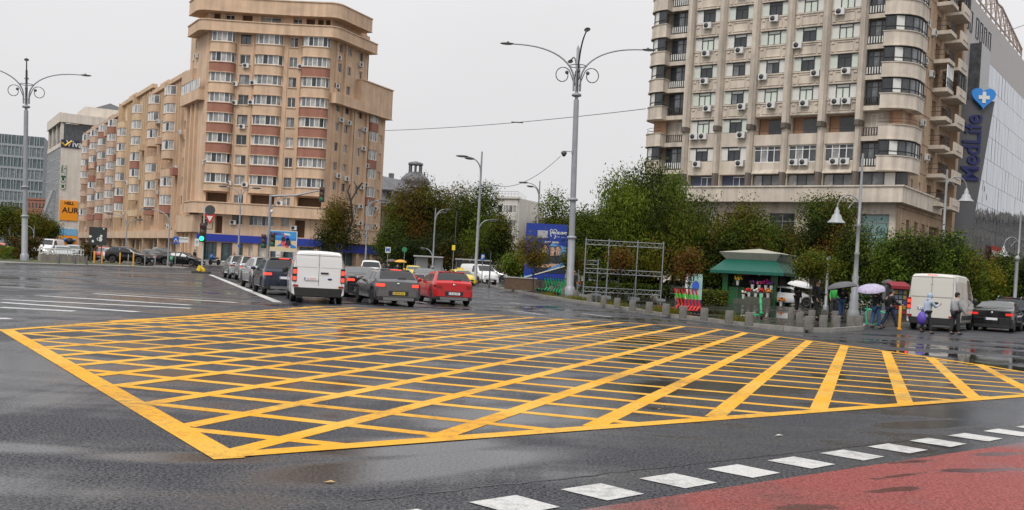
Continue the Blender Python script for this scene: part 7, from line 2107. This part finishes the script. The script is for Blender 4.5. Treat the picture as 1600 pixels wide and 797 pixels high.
def post(px, py, h, r, m_, label, group, Y=None):
    p = G(px, py, .13) if Y is None else on_ground(px, Y, .13)
    o = thing('bollard_post', label, 'post', p, 0, group); m = MB(); m.lathe([(r,0),(r,h*.96),(r*.6,h)], 8); m.build('shaft', m_, o)
    m = MB(); m.lathe([(r*1.6,0),(r*1.6,.05)], 8); m.build('foot', m_, o); return o
post(1405, 515, .95, .06, YP, 'single yellow post left of the big white van', None)
for px, lab in ((159,'first'),(187,'second'),(208,'third')): post(px+0, 0, 1.15, .07, YP, 'yellow post in front of the black estate, %s from the left' % lab, 'yellow posts on the left verge', Y=95)
post(147, 0, 1.15, .09, YP, 'orange yellow post under the black notice board', 'yellow posts on the left verge', Y=95.5)
for px, Y, lab in ((92,86,'short black post below the left half of the white railing'),(117,88,'short black post below the right half of the white railing'),(135,88,'short black post with a white cap by the dark clipped hedge')): post(px, 0, .75, .09, DSTEEL, lab, 'black posts on the left kerb', Y=Y)
for px, Y, lab in ((200,96,'thin grey post between the second and third yellow posts'),(226,97,'thin grey post right of the third yellow post'),(242,97,'thin grey post before the black saloon')): post(px, 0, 1.0, .05, GALV, lab, 'grey posts on the left verge', Y=Y)
# white railing on its low wall
a, b = G(61,410), G(130,412); w = Wall((a.x,a.y), (b.x,b.y)); z = terr(a.x,a.y)+.13
o = thing('railing', 'white metal railing on a low concrete wall at the left', 'railing', (a.x,a.y,z))
m = MB(); w.box(m,0,w.L,-.2,.2,0,.62); m.v = [(x-a.x,y-a.y,zz) for x,y,zz in m.v]; m.build('low_wall', mat('old_concrete', (.34,.30,.27), .9, var=.25, stain=.3), o)
m = MB(); 
for zz in (.75,1.2): m.tube([w.p(0,0,zz)-Vector((a.x,a.y,0)), w.p(w.L,0,zz)-Vector((a.x,a.y,0))], .045, 5)
n = int(w.L/.28)
for i in range(n+1): q = w.p(w.L*i/n,0,0)-Vector((a.x,a.y,0)); m.tube([q+V3(0,0,.62), q+V3(0,0,1.2)], .025 if i % 5 else .06, 4)
m.build('rails', WPANEL, o)
# ---------------------------------------------------------------- scooters
def kick_scooter(colour, accent):
    root = thing('electric_scooter', '', 'scooter')
    m = MB(); m.box(-.09,.09,-.45,.40,.14,.19); m.tube([(0,.40,.17),(0,.52,.30),(0,.56,.42)], .045, 6); m.tube([(0,-.45,.17),(0,-.55,.22)], .05, 6); m.build('deck', colour, root)
    m = MB(); m.tube([(0,.60,.16),(0,.46,.60),(0,.28,1.10)], .042, 7); m.build('stem', colour, root)
    m = MB(); m.tube([(0,.44,.66),(0,.37,.86)], .062, 7); m.build('battery_band', accent, root)
    m = MB(); m.tube([(-.26,.22,1.12),(-.1,.27,1.13),(.1,.27,1.13),(.26,.22,1.12)], .025, 6); m.build('handlebar', BLACKPL, root)
    for y in (.60,-.55):
        w_ = MB(); w_.lathe([(.06,-.03),(.115,-.035),(.13,-.01),(.13,.01),(.115,.035),(.06,.03)], 14, 0, T=Matrix.Translation((0,y,.13)) @ Matrix.Rotation(PI/2,4,'Y')); w_.build('wheel', TYRE, root)
    f = MB(); f.box(-.06,.06,.48,.72,.26,.29); f.build('mudguard', colour, root)
    return root
TEALS = mat('scooter_mint', (.04,.42,.24), .4); REDS = mat('scooter_red', (.62,.03,.03), .4); LIME = mat('scooter_lime', (.08,.55,.05), .4); GRNS = mat('scooter_green', (.01,.42,.14), .4)
sc1 = None
for i in range(7):
    p = G(1043+i*5.6, 486+i*.7, .13)
    if sc1 is None: sc1 = kick_scooter(REDS, LIME); o = sc1; o.location = p
    else: o = copy_tree(sc1, None, p)
    o.rotation_euler = (0, 0, R_(-78+i*2)); o['label'] = 'red scooter with a lime band in the tight row parked by the kerb'; o['group'] = 'red rental scooters'
sc2 = None
for i in range(9):
    p = G(845+i*4.4, 455+i*.8, .13)
    if sc2 is None: sc2 = kick_scooter(GRNS, GRNS); o = sc2; o.location = p
    else: o = copy_tree(sc2, None, p)
    o.rotation_euler = (0, 0, R_(-62+i*2)); o['label'] = 'green scooter in the tight row parked under the blue billboard'; o['group'] = 'green rental scooters'
for k, (px, py, rz, lab) in enumerate([(812,450,200,'green scooter standing apart at the left end of the blue billboard'),(824,450,160,'green scooter second from the left end, before the blue billboard'),(1182,498,185,'mint scooter standing alone in front of the flower kiosk')]):
    o = copy_tree(sc2, None, G(px,py,.13), R_(rz), lab); o['group'] = 'green rental scooters'
s3 = kick_scooter(TEALS, TEALS); s3.location = G(1357,512,.0)+V3(0,0,.0); s3.rotation_euler = (0,0,R_(215)); s3['label'] = 'mint scooter at the kerb beside the person with the lilac umbrella'
o = copy_tree(s3, None, G(1348,503,.13), R_(290), 'mint scooter lying low behind the plaza corner bollards'); o.rotation_euler = (R_(80), 0, R_(80))
# advert stand
b = on_ground(1082, 60, .13); o = thing('advert_stand', 'upright pale teal advert stand beside the red scooters', 'stand', b); hz = zat(1083,428,b.x,b.y)-b.z
m = MB(); m.box(-.5,.5,-.1,.1,.35,hz); m.build('panel', mat('pale_teal_poster', (.30,.46,.42), .5, var=.4, scale=1.5), o)
m = MB(); m.box(-.5,.5,-.14,.14,0,.35); m.build('plinth', mat('dark_blue_plinth', (.02,.03,.10), .5), o)
m = MB(); m.box(-.5,-.36,-.106,-.10,.36,hz-.02); disc(m, .1, hz*.62, .22, .3, 1, -.115); m.build('print', [WPANEL, mat('printed_blue', (.03,.10,.5), .6)], o)
# newspaper and sweets stand behind the walking man
b = on_ground(1402, 56, .13); o = thing('news_stand', 'small stall with red awning and coloured packets left of the big white van', 'stall', b); h = zat(1403,440,b.x,b.y)-b.z
m = MB(); m.box(-.5,.5,0,.6,0,h*.82); m.build('body', mat('stall_dark', (.03,.03,.035), .6), o)
m = MB(); m.add([(-.55,-.3,h*.88),(.55,-.3,h*.88),(.55,.6,h),(-.55,.6,h),(-.55,-.3,h*.80),(.55,-.3,h*.80)], [(0,1,2,3),(4,5,1,0)]); m.build('awning', mat('stall_red', (.22,.012,.022), .6), o)
m = MB(); rr = random.Random(9)
for i in range(4):
    for k in range(5): m.box(-.48+i*.24, -.30+i*.24, -.05, -.003, h*.12+k*h*.135, h*.12+k*h*.135+h*.10, rr.randrange(5))
m.build('packets', [mat('pk%d' % i, c, .5) for i, c in enumerate([(.2,.02,.02),(.03,.06,.16),(.3,.3,.28),(.25,.17,.04),(.1,.12,.16)])], o)
# round advert column
b = on_ground(1385, 57, .13); h = zat(1386,443,b.x,b.y)-b.z; o = thing('advert_column', 'dark grey round column left of the small red stall', 'column', b); m = MB(); m.lathe([(.3,0),(.3,h)], 14); m.build('shaft', mat('column_grey', (.14,.13,.14), .4), o); m = MB(); m.lathe([(.38,h),(.36,h+.12),(0,h+.25)], 14); m.build('cap', DSTEEL, o)
# bus shelter in the middle distance
b = on_ground(668, 108); o = thing('bus_shelter', 'small pale bus shelter under the dark rust leaved tree', 'shelter', b); m = MB(); m.box(-1.6,1.6,-.6,.8,2.35,2.5); m.build('roof', GREYF, o); m = MB(); m.box(-1.4,-.1,.5,.56,.2,2.3); m.box(.6,1.5,.5,.56,.2,2.3); m.build('panels', mat('shelter_panel', (.40,.42,.42), .3), o); m = MB(); [m.tube([(x,.4,0),(x,.4,2.35)], .05, 5) for x in (-1.5,1.5)]; m.build('posts', GALV, o)
b = on_ground(738, 104); o = thing('bus_shelter', 'small shelter with a flat pale roof behind the yellow taxi', 'shelter', b); m = MB(); m.box(-1.9,1.9,-.6,.8,2.3,2.42); m.build('roof', GREYF, o); m = MB(); m.box(-1.7,1.7,.5,.56,.3,2.2); m.build('panels', GL[0], o); m = MB(); [m.tube([(x,.4,0),(x,.4,2.3)], .05, 5) for x in (-1.8,1.8)]; m.build('posts', GALV, o)
# low wooden planters / stall under the billboard
b = on_ground(812, 77, .13); o = thing('market_table', 'low brown table with a pale top at the left foot of the blue billboard', 'table', b); m = MB(); m.box(-1.3,1.3,-.4,.5,.95,1.02); m.build('top', mat('pale_table_top', (.4,.38,.34), .6), o); m = MB(); m.box(-1.2,1.2,-.35,.45,.05,.93); m.build('box', mat('brown_wood', (.12,.075,.045), .8, var=.3), o)
# ---------------------------------------------------------------- overhead wires
def wire(label, a, b, sag, r=.02):
    o = thing('overhead_wire', label, 'wire', a); m = MB(); pts = []
    for i in range(25): t = i/24; p = a+(b-a)*t; pts.append((p.x-a.x, p.y-a.y, p.z-a.z-sag*4*t*(1-t)))
    m.tube(pts, r, 4); m.build('cable', DSTEEL, o); return o, pts
w1, pts = wire('thin wire crossing the sky from the corner block to the stone tower', at(602,204,140), at(1009,170,103), .35, .035)
m = MB(); p = pts[14]; m.cbox((p[0],p[1],p[2]), (1.4,.1,.12)); m.build('clamp', DSTEEL, w1)
wire('short wire sloping from the dome camera down behind the street lamp', at(876,244,68.2), at(768,288,92), .9, .022)
wire('faint wire at the top right beside the roof trusses', at(1560,50,125), at(1640,20,90), .3, .03)

for i, (px, py, c_, sz) in enumerate([(515,754,(.45,.30,.12),.045),(1217,681,(.6,.58,.52),.05),(1030,640,(.5,.35,.12),.03),(742,484,(.02,.02,.02),.12)]):
    if i == 3: continue
    p = G(px, py); o = thing('litter', ['small dry leaf on the wet asphalt below the near yellow corner','scrap of pale paper on the asphalt between the box and the white squares','small dry leaf on the asphalt inside the yellow box'][i], 'litter', p)
    m = MB(); m.add([(-sz,-sz*.3,.004),(sz*.2,-sz*.6,.012),(sz,.1*sz,.006),(sz*.1,sz*.6,.014)], [(0,1,2,3)]); m.build('leaf' if i != 1 else 'paper', mat('litter_%d' % i, c_, .7), o)
# ------------------------------------------------------------------ people
SKIN = mat('skin', (.42,.25,.18), .55)
HAIR = mat('dark_hair', (.015,.012,.010), .6)
def skinned(name, V, E, R, mats, parent, sub=1, root=0, extra=None):
    me = bpy.data.meshes.new(name); me.from_pydata([tuple(v) for v in V], E, []); me.update()
    o = bpy.data.objects.new(name, me); COL.objects.link(o)
    o.modifiers.new('skin', 'SKIN'); sd = o.modifiers.new('sub', 'SUBSURF'); sd.levels = sub; sd.render_levels = sub
    for i, r in enumerate(R):
        me.skin_vertices[0].data[i].radius = (r, r) if not isinstance(r, tuple) else r
        me.skin_vertices[0].data[i].use_root = (i == root)
    dg = bpy.context.evaluated_depsgraph_get()
    nm = bpy.data.meshes.new_from_object(o.evaluated_get(dg))
    bpy.data.objects.remove(o); bpy.data.meshes.remove(me)
    nm.name = name
    if extra is not None:                               # head details, hands: same mesh
        bm = bmesh.new(); bm.from_mesh(nm); tmp = extra.mesh('tmp', mats); bm.from_mesh(tmp); bm.to_mesh(nm); bm.free(); bpy.data.meshes.remove(tmp)
    nm.materials.clear()
    for q in (mats if isinstance(mats, (list, tuple)) else [mats]): nm.materials.append(q)
    for p in nm.polygons: p.use_smooth = True
    return link(name, nm, parent)
def person(label, loc, heading, h=1.72, stride=.0, arms=((0,0),(0,0)), top=None, legs=None, shoes=None, hair='short', lean=0.0, coat=0.0, hood=None, hoodm=None, group=None, headturn=0.0, hat=None):
    """+Y of the figure is forward. arms: (swing, bend) for left and right in radians"""
    k = h/1.72
    root = thing('person', label, 'person', loc, -heading, group)
    S = lambda x, y, z: Vector((x*k, y*k+lean*max(0, z-.9)*k, z*k))
    hip, kn, an = .93, .50, .09
    P = dict(pel=S(0,0,.95), sp=S(0,.01,1.12), ch=S(0,.0,1.33), nk=S(0,.02,1.47), hd=S(0,.04,1.60))
    for sgn, nm in ((-1,'l'),(1,'r')):
        st = stride*sgn
        P['hip'+nm] = S(.095*sgn,0,.90); P['kn'+nm] = S(.10*sgn, st*.55+.03, .50+abs(st)*.02); P['an'+nm] = S(.10*sgn, st-.05*(1 if st < 0 else 0)*2*abs(st), .09+(.08 if st < -.1 else 0)); P['to'+nm] = S(.12*sgn, st+.15-.03*(st < -.1), .035)
        sw, bd = arms[0 if sgn < 0 else 1]
        P['sh'+nm] = S(.185*sgn, .0, 1.40)
        a1 = sw; el = Vector((.225*sgn*k, P['sh'+nm].y+math.sin(a1)*.29*k, P['sh'+nm].z-math.cos(a1)*.29*k)); P['el'+nm] = el
        a2 = sw+bd; wr = Vector((el.x-.05*sgn*k*min(1,bd), el.y+math.sin(a2)*.26*k, el.z-math.cos(a2)*.26*k)); P['wr'+nm] = wr
        P['ha'+nm] = wr+Vector((-.01*sgn, math.sin(a2)*.09*k, -math.cos(a2)*.09*k))
    # body: one continuous mesh, hands with five fingers and a face
    names = ['pel','sp','ch','nk','hd','hipl','knl','anl','tol','hipr','knr','anr','tor','shl','ell','wrl','hal','shr','elr','wrr','har']
    rad = dict(pel=.125, sp=.115, ch=.13, nk=.052, hd=(.088,.10), hip=.085, kn=.056, an=.042, to=.035, sh=.058, el=.040, wr=.028, ha=.030)
    idx = {n: i for i, n in enumerate(names)}
    V = [P[n] for n in names]
    def rr_(n): 
        q = rad.get(n) or rad.get(n[:-1]); return tuple(x*k for x in q) if isinstance(q, tuple) else q*k
    Rr = [rr_(n) for n in names]
    E = [('pel','sp'),('sp','ch'),('ch','nk'),('nk','hd')]
    for s in 'lr': E += [('pel','hip'+s),('hip'+s,'kn'+s),('kn'+s,'an'+s),('an'+s,'to'+s),('ch','sh'+s),('sh'+s,'el'+s),('el'+s,'wr'+s),('wr'+s,'ha'+s)]
    ex = MB(); Hd = P['hd']; T = Matrix.Translation(Hd) @ Matrix.Rotation(-headturn,4,'Z')
    ex.ell((0,.012*k,.02*k), (.078*k,.098*k,.118*k), 14, 10, 0, T)
    ex.add([(-.014*k,.10*k,.025*k),(.014*k,.10*k,.025*k),(.016*k,.128*k,-.012*k),(-.016*k,.128*k,-.012*k),(-.016*k,.10*k,-.02*k),(.016*k,.10*k,-.02*k)], [(0,1,2,3),(3,2,5,4),(0,3,4),(1,5,2)], 0, False, T)
    for s in (-1,1): ex.ell((s*.078*k,.0,.015*k), (.014*k,.022*k,.032*k), 6, 5, 0, T); ex.ell((s*.032*k,.098*k,.035*k), (.013*k,.008*k,.007*k), 6, 4, 1, T); ex.box(s*.032*k-.02*k, s*.032*k+.02*k, .094*k, .106*k, .052*k, .058*k, 1, T)
    ex.box(-.024*k,.024*k,.092*k,.106*k,-.045*k,-.037*k, 2, T)
    for s, sg in (('l',-1),('r',1)):
        w_, hnd = P['wr'+s], P['ha'+s]; d = (hnd-w_).normalized(); sd_ = Vector((sg,0,0)); fw = d.cross(sd_).normalized()
        for i, ln in enumerate((.062,.072,.068,.054)):
            b0 = hnd+fw*(.024-.016*i)*k; ex.tube([b0, b0+d*ln*.55*k-sd_*.004*k, b0+d*ln*k-sd_*.02*k], [.0095*k,.0085*k,.007*k], 6)
        ex.tube([w_+d*.03*k+fw*.022*k, w_+d*.065*k+fw*.05*k, w_+d*.095*k+fw*.056*k], [.011*k,.010*k,.008*k], 6)
    skinned('body', V, [(idx[a], idx[b]) for a, b in E], Rr, [SKIN, HAIR, mat('lips', (.30,.10,.09), .5)], root, 1, 0, ex)
    # trousers
    n2 = ['pel','hipl','knl','anl','hipr','knr','anr']; i2 = {n: i for i, n in enumerate(n2)}
    Vt = [P[n].copy() for n in n2]; Vt[3].z += .02*k; Vt[6].z += .02*k
    skinned('trousers', Vt, [(i2[a],i2[b]) for a, b in [('pel','hipl'),('hipl','knl'),('knl','anl'),('pel','hipr'),('hipr','knr'),('knr','anr')]], [q*k for q in (.145,.108,.082,.070,.108,.082,.070)], legs, root)
    # jacket or coat
    n3 = ['pel','sp','ch','cl','shl','ell','wrl','shr','elr','wrr']; P['cl'] = P['nk']-Vector((0,0,.03*k)); i3 = {n: i for i, n in enumerate(n3)}
    V3_ = [P[n].copy() for n in n3]; V3_[0].z -= (.10+coat)*k
    ed = [('pel','sp'),('sp','ch'),('ch','cl')]
    for s in 'lr': ed += [('ch','sh'+s),('sh'+s,'el'+s),('el'+s,'wr'+s)]
    skinned('jacket', V3_, [(i3[a],i3[b]) for a, b in ed], [q*k for q in (.168+coat*.12,.158,.168,.075,.085,.068,.052,.085,.068,.052)], top, root)
    for s in 'lr':
        sh_ = MB(); a, t = P['an'+s], P['to'+s]; sh_.ell(((a.x+t.x)/2,(a.y+t.y)/2+.02*k,max(.045*k,(a.z+t.z)/2-.01)), (.052*k,.135*k,.052*k), 10, 6); sh_.build('shoe', shoes or BLACKPL, root)
    hm = MB()
    if hair == 'short': hm.ell((0,-.006*k,.055*k), (.086*k,.10*k,.092*k), 12, 8, 0, T); hm.ell((0,-.05*k,.01*k), (.08*k,.06*k,.09*k), 10, 6, 0, T)
    elif hair == 'long': hm.ell((0,-.01*k,.05*k), (.09*k,.105*k,.095*k), 12, 8, 0, T); hm.ell((0,-.055*k,-.05*k), (.088*k,.062*k,.17*k), 12, 8, 0, T)
    if hm.v: hm.build('hair', HAIR, root)
    if hat is not None:
        ht = MB(); ht.ell((0,-.004*k,.065*k), (.096*k,.11*k,.082*k), 12, 8, 0, T); ht.lathe([(.097*k,0),(.099*k,.035*k)], 14, 0, (0,-.0,.05*k), T); ht.build('cap', hat, root)
    if hood is not None:
        ho = MB(); ho.ell((0,-.022*k,.035*k), (.112*k,.118*k,.135*k), 14, 9, 0, T); ho.ell((0,-.06*k,-.12*k), (.12*k,.10*k,.09*k), 12, 7, 0, T); ho.build('hood', hood, root)
    pass
    return root, P, k
def umbrella(label, person_loc, heading, hand, r, col, tilt=(0,0), pattern=None, stemlen=.95):
    M4 = Matrix.Translation(person_loc) @ Matrix.Rotation(-heading,4,'Z'); q = M4 @ hand
    o = thing('umbrella', label, 'umbrella', q)
    o.rotation_euler = (tilt[0], tilt[1], 0)
    m = MB(); m.tube([(0,0,-.12),(0,0,stemlen)], .012, 6); m.build('shaft', DSTEEL, o)
    m = MB(); m.tube([(0,0,-.12),(0,0,-.02)], .022, 6); m.build('handle', BLACKPL, o)
    c = MB(); n = 8; rings = 5; vs = []; fs = []
    for i in range(rings+1):
        t = i/rings
        for j in range(n*2):
            a = PI*j/n; sc_ = 1 if j % 2 == 0 else (1-.07*t)
            vs.append((r*math.sin(t*PI/2*.98)*sc_*math.cos(a), r*math.sin(t*PI/2*.98)*sc_*math.sin(a), stemlen-(r*.42)*(1-math.cos(t*PI/2))+( -.0)))
    for i in range(rings):
        for j in range(n*2): fs.append((i*2*n+j, i*2*n+(j+1)%(2*n), (i+1)*2*n+(j+1)%(2*n), (i+1)*2*n+j))
    c.add(vs, fs, 0, True); cn_ = c.build('canopy', col, o)
    rb = MB()
    for j in range(n): a = 2*PI*j/n; rb.tube([(r*math.sin(t*PI/2*.98)*math.cos(a), r*math.sin(t*PI/2*.98)*math.sin(a), stemlen-(r*.42)*(1-math.cos(t*PI/2))-.012) for t in (0,.25,.5,.75,1)], .005, 4)
    rb.build('ribs', DSTEEL, cn_)
    tp = MB(); tp.tube([(0,0,stemlen),(0,0,stemlen+.07)], .008, 5); tp.build('ferrule', DSTEEL, o)
    return o
DK = mat('black_cloth', (.012,.012,.014), .85); DK2 = mat('charcoal_cloth', (.025,.025,.028), .85); JEAN = mat('blue_denim', (.035,.075,.17), .85, var=.25, scale=8); DJEAN = mat('dark_denim', (.016,.026,.06), .85, var=.25, scale=8)
LBL = mat('pale_blue_cloth', (.36,.43,.52), .8, var=.15, scale=6); GRYW = mat('grey_panelled_jacket', (.36,.37,.38), .8, var=.45, scale=3); GREENC = mat('bright_green_cloth', (.03,.30,.05), .8); PURP = mat('purple_bag_cloth', (.11,.06,.42), .6)
def foot(px, py, z): return G(px, py, z)
# woman with the lilac umbrella
p = foot(1367, 514, 0.0); hd = R_(65)
r, P, k = person('person in black jacket and blue jeans holding a lilac umbrella at the plaza corner', p, hd, 1.70, .12, ((.35,1.6),(.5,1.75)), DK, JEAN, DK2, 'long')
UMB = mat('lilac_umbrella_cloth', (.42,.38,.52), .6, var=.35, scale=9)
umbrella('lilac patterned umbrella open behind the head of the person in black', p, hd, Vector((-.12,-.16,1.16)), .60, UMB, (R_(12), R_(-10)), stemlen=.74)
# walking man
p = foot(1389, 515, 0.0); hd = R_(80)
person('man in black jacket and blue trousers striding right, left of the big white van', p, hd, 1.70, .30, ((-.3,.5),(.5,.9)), DK, DJEAN, DK2, 'short')
# hooded person with bag
p = foot(1446, 521.5, 0.0); hd = R_(75)
r, P, k = person('person in pale blue hooded coat carrying a purple bag behind the big white van', p, hd, 1.62, .16, ((.1,.5),(.6,1.4)), LBL, DK2, DK2, None, lean=.14, coat=.22, hood=LBL)
M4 = Matrix.Translation(p) @ Matrix.Rotation(-hd,4,'Z'); q = M4 @ Vector((.10,-.30,.62))
o = thing('shopping_bag', 'purple bag hanging at the side of the person in pale blue', 'bag', q); m = MB(); m.ell((0,0,0), (.16,.22,.27), 12, 8); m.build('sack', PURP, o); m = MB(); m.tube([(0,-.08,.22),(0,-.05,.38),(0,.05,.38),(0,.08,.22)], .012, 5); m.build('strap', PURP, o)
# man with a cap
p = foot(1491, 523, 0.0); hd = R_(75)
person('man in black cap and grey white jacket at the rear corner of the big van', p, hd, 1.72, .10, ((-.1,.4),(.2,.6)), GRYW, DK2, DK2, 'short', hat=DK)
# two under dark umbrellas, on the plaza
p = foot(1313, 497, .13); hd = R_(170)
r, P, k = person('person in black jacket and blue jeans under a dark grey umbrella on the plaza', p, hd, 1.72, .08, ((.4,1.6),(.35,1.75)), DK, JEAN, DK2, 'long')
umbrella('dark grey umbrella held low over the person left of the ringed lamp post', p, hd, P['har'], .78, mat('grey_umbrella_cloth', (.10,.10,.11), .6), (R_(-6), R_(-10)), stemlen=.55)
p = foot(1302, 491, .13)
person('person in bright green top just behind the dark grey umbrella', p, R_(200), 1.66, .1, ((.1,.3),(.2,.5)), GREENC, DK2, DK2, 'short')
p = foot(1274, 499, .13)
person('tall person all in black standing by the thin lollipop tree', p, R_(150), 1.84, .14, ((.3,1.2),(.2,.4)), DK, DK, DK, 'short')
p = foot(1244, 488, .13); hd = R_(160)
r, P, k = person('dark clothed person under a white umbrella right of the kiosk', p, hd, 1.66, .08, ((.1,.3),(.35,1.75)), DK2, DK, DK, 'long')
umbrella('white umbrella right of the flower kiosk', p, hd, P['har'], .75, mat('white_umbrella_cloth', (.55,.55,.55), .6), (R_(5), R_(8)), stemlen=.55)
p = on_ground(896, 73, .13)
person('person in dark clothes standing at the foot of the tall mast', p, R_(190), 1.74, .05, ((.1,.3),(.1,.3)), DK2, DK, DK, 'short')
p = on_ground(365, 109)
person('person in dark red and black standing left of the silver suv queue', p, R_(150), 1.74, .06, ((.1,.4),(.2,.5)), mat('dark_red_cloth', (.14,.03,.03), .85), DK, DK, 'short')
p = on_ground(303, 111)
person('person in black standing left of the white notice board', p, R_(100), 1.76, .06, ((.1,.4),(.2,.5)), DK, DK, DK, 'short')
p = on_ground(620, 96); hd = R_(10)
r, P, k = person('person under an orange umbrella beyond the graphite hatchback', p, hd, 1.7, .1, ((.1,.3),(.35,1.75)), DK2, DK, DK, 'short'); umbrella('orange yellow umbrella beyond the graphite hatchback', p, hd, P['har'], .6, mat('orange_umbrella_cloth', (.72,.36,.04), .6), (0,0), stemlen=.75)
p = on_ground(606, 98); hd = R_(10)
r, P, k = person('person under a brown umbrella beyond the black saloon', p, hd, 1.7, .1, ((.1,.3),(.35,1.75)), DK2, DK, DK, 'short'); umbrella('dark brown umbrella left of the orange yellow one', p, hd, P['har'], .6, mat('brown_umbrella_cloth', (.10,.07,.055), .6), (0,0), stemlen=.75)
# motorcycle and moped on the left pavement
def motorbike(label, loc, rz, col, s=1.0):
    o = thing('motorcycle', label, 'motorcycle', loc, rz)
    for y in (-.7*s,.72*s):
        w_ = MB(); w_.lathe([(.22*s,-.05),(.30*s,-.06),(.33*s,0),(.30*s,.06),(.22*s,.05)], 18, 0, T=Matrix.Translation((0,y,.33*s)) @ Matrix.Rotation(PI/2,4,'Y')); w_.lathe([(.05,-.03),(.2*s,-.03)], 12, 0, T=Matrix.Translation((0,y,.33*s)) @ Matrix.Rotation(PI/2,4,'Y')); w_.build('wheel', TYRE, o)
    m = MB(); m.ell((0,.12*s,.80*s), (.17*s,.32*s,.17*s), 12, 8); m.build('tank', col, o)
    m = MB(); m.ell((0,-.42*s,.80*s), (.14*s,.38*s,.09*s), 12, 6); m.build('seat', BLACKPL, o)
    m = MB(); m.ell((0,.0,.45*s), (.2*s,.32*s,.22*s), 10, 6); m.build('engine', GALV, o)
    m = MB(); m.ell((0,.62*s,.86*s), (.2*s,.2*s,.22*s), 10, 7); m.add([(-.17*s,.66*s,1.0*s),(.17*s,.66*s,1.0*s),(.12*s,.5*s,1.22*s),(-.12*s,.5*s,1.22*s)], [(0,1,2,3)]); m.build('fairing', col, o)
    m = MB()
    for x in (-.1,.1): m.tube([(x*s,.72*s,.33*s),(x*s,.55*s,.95*s)], .03, 6)
    m.tube([(-.35*s,.42*s,1.05*s),(0,.52*s,1.0*s),(.35*s,.42*s,1.05*s)], .02, 6); m.tube([(.16*s,.1*s,.3*s),(.18*s,-.85*s,.4*s)], .05, 7); m.build('frame', DSTEEL, o)
    return o
motorbike('blue and white motorcycle parked on the pavement before the corner block', on_ground(335,112,.13), R_(160), mat('bike_blue', (.04,.10,.32), .3))
motorbike('green moped parked at the right end of the left verge', on_ground(267,97,.13), R_(200), mat('moped_green', (.06,.22,.12), .4), .85)
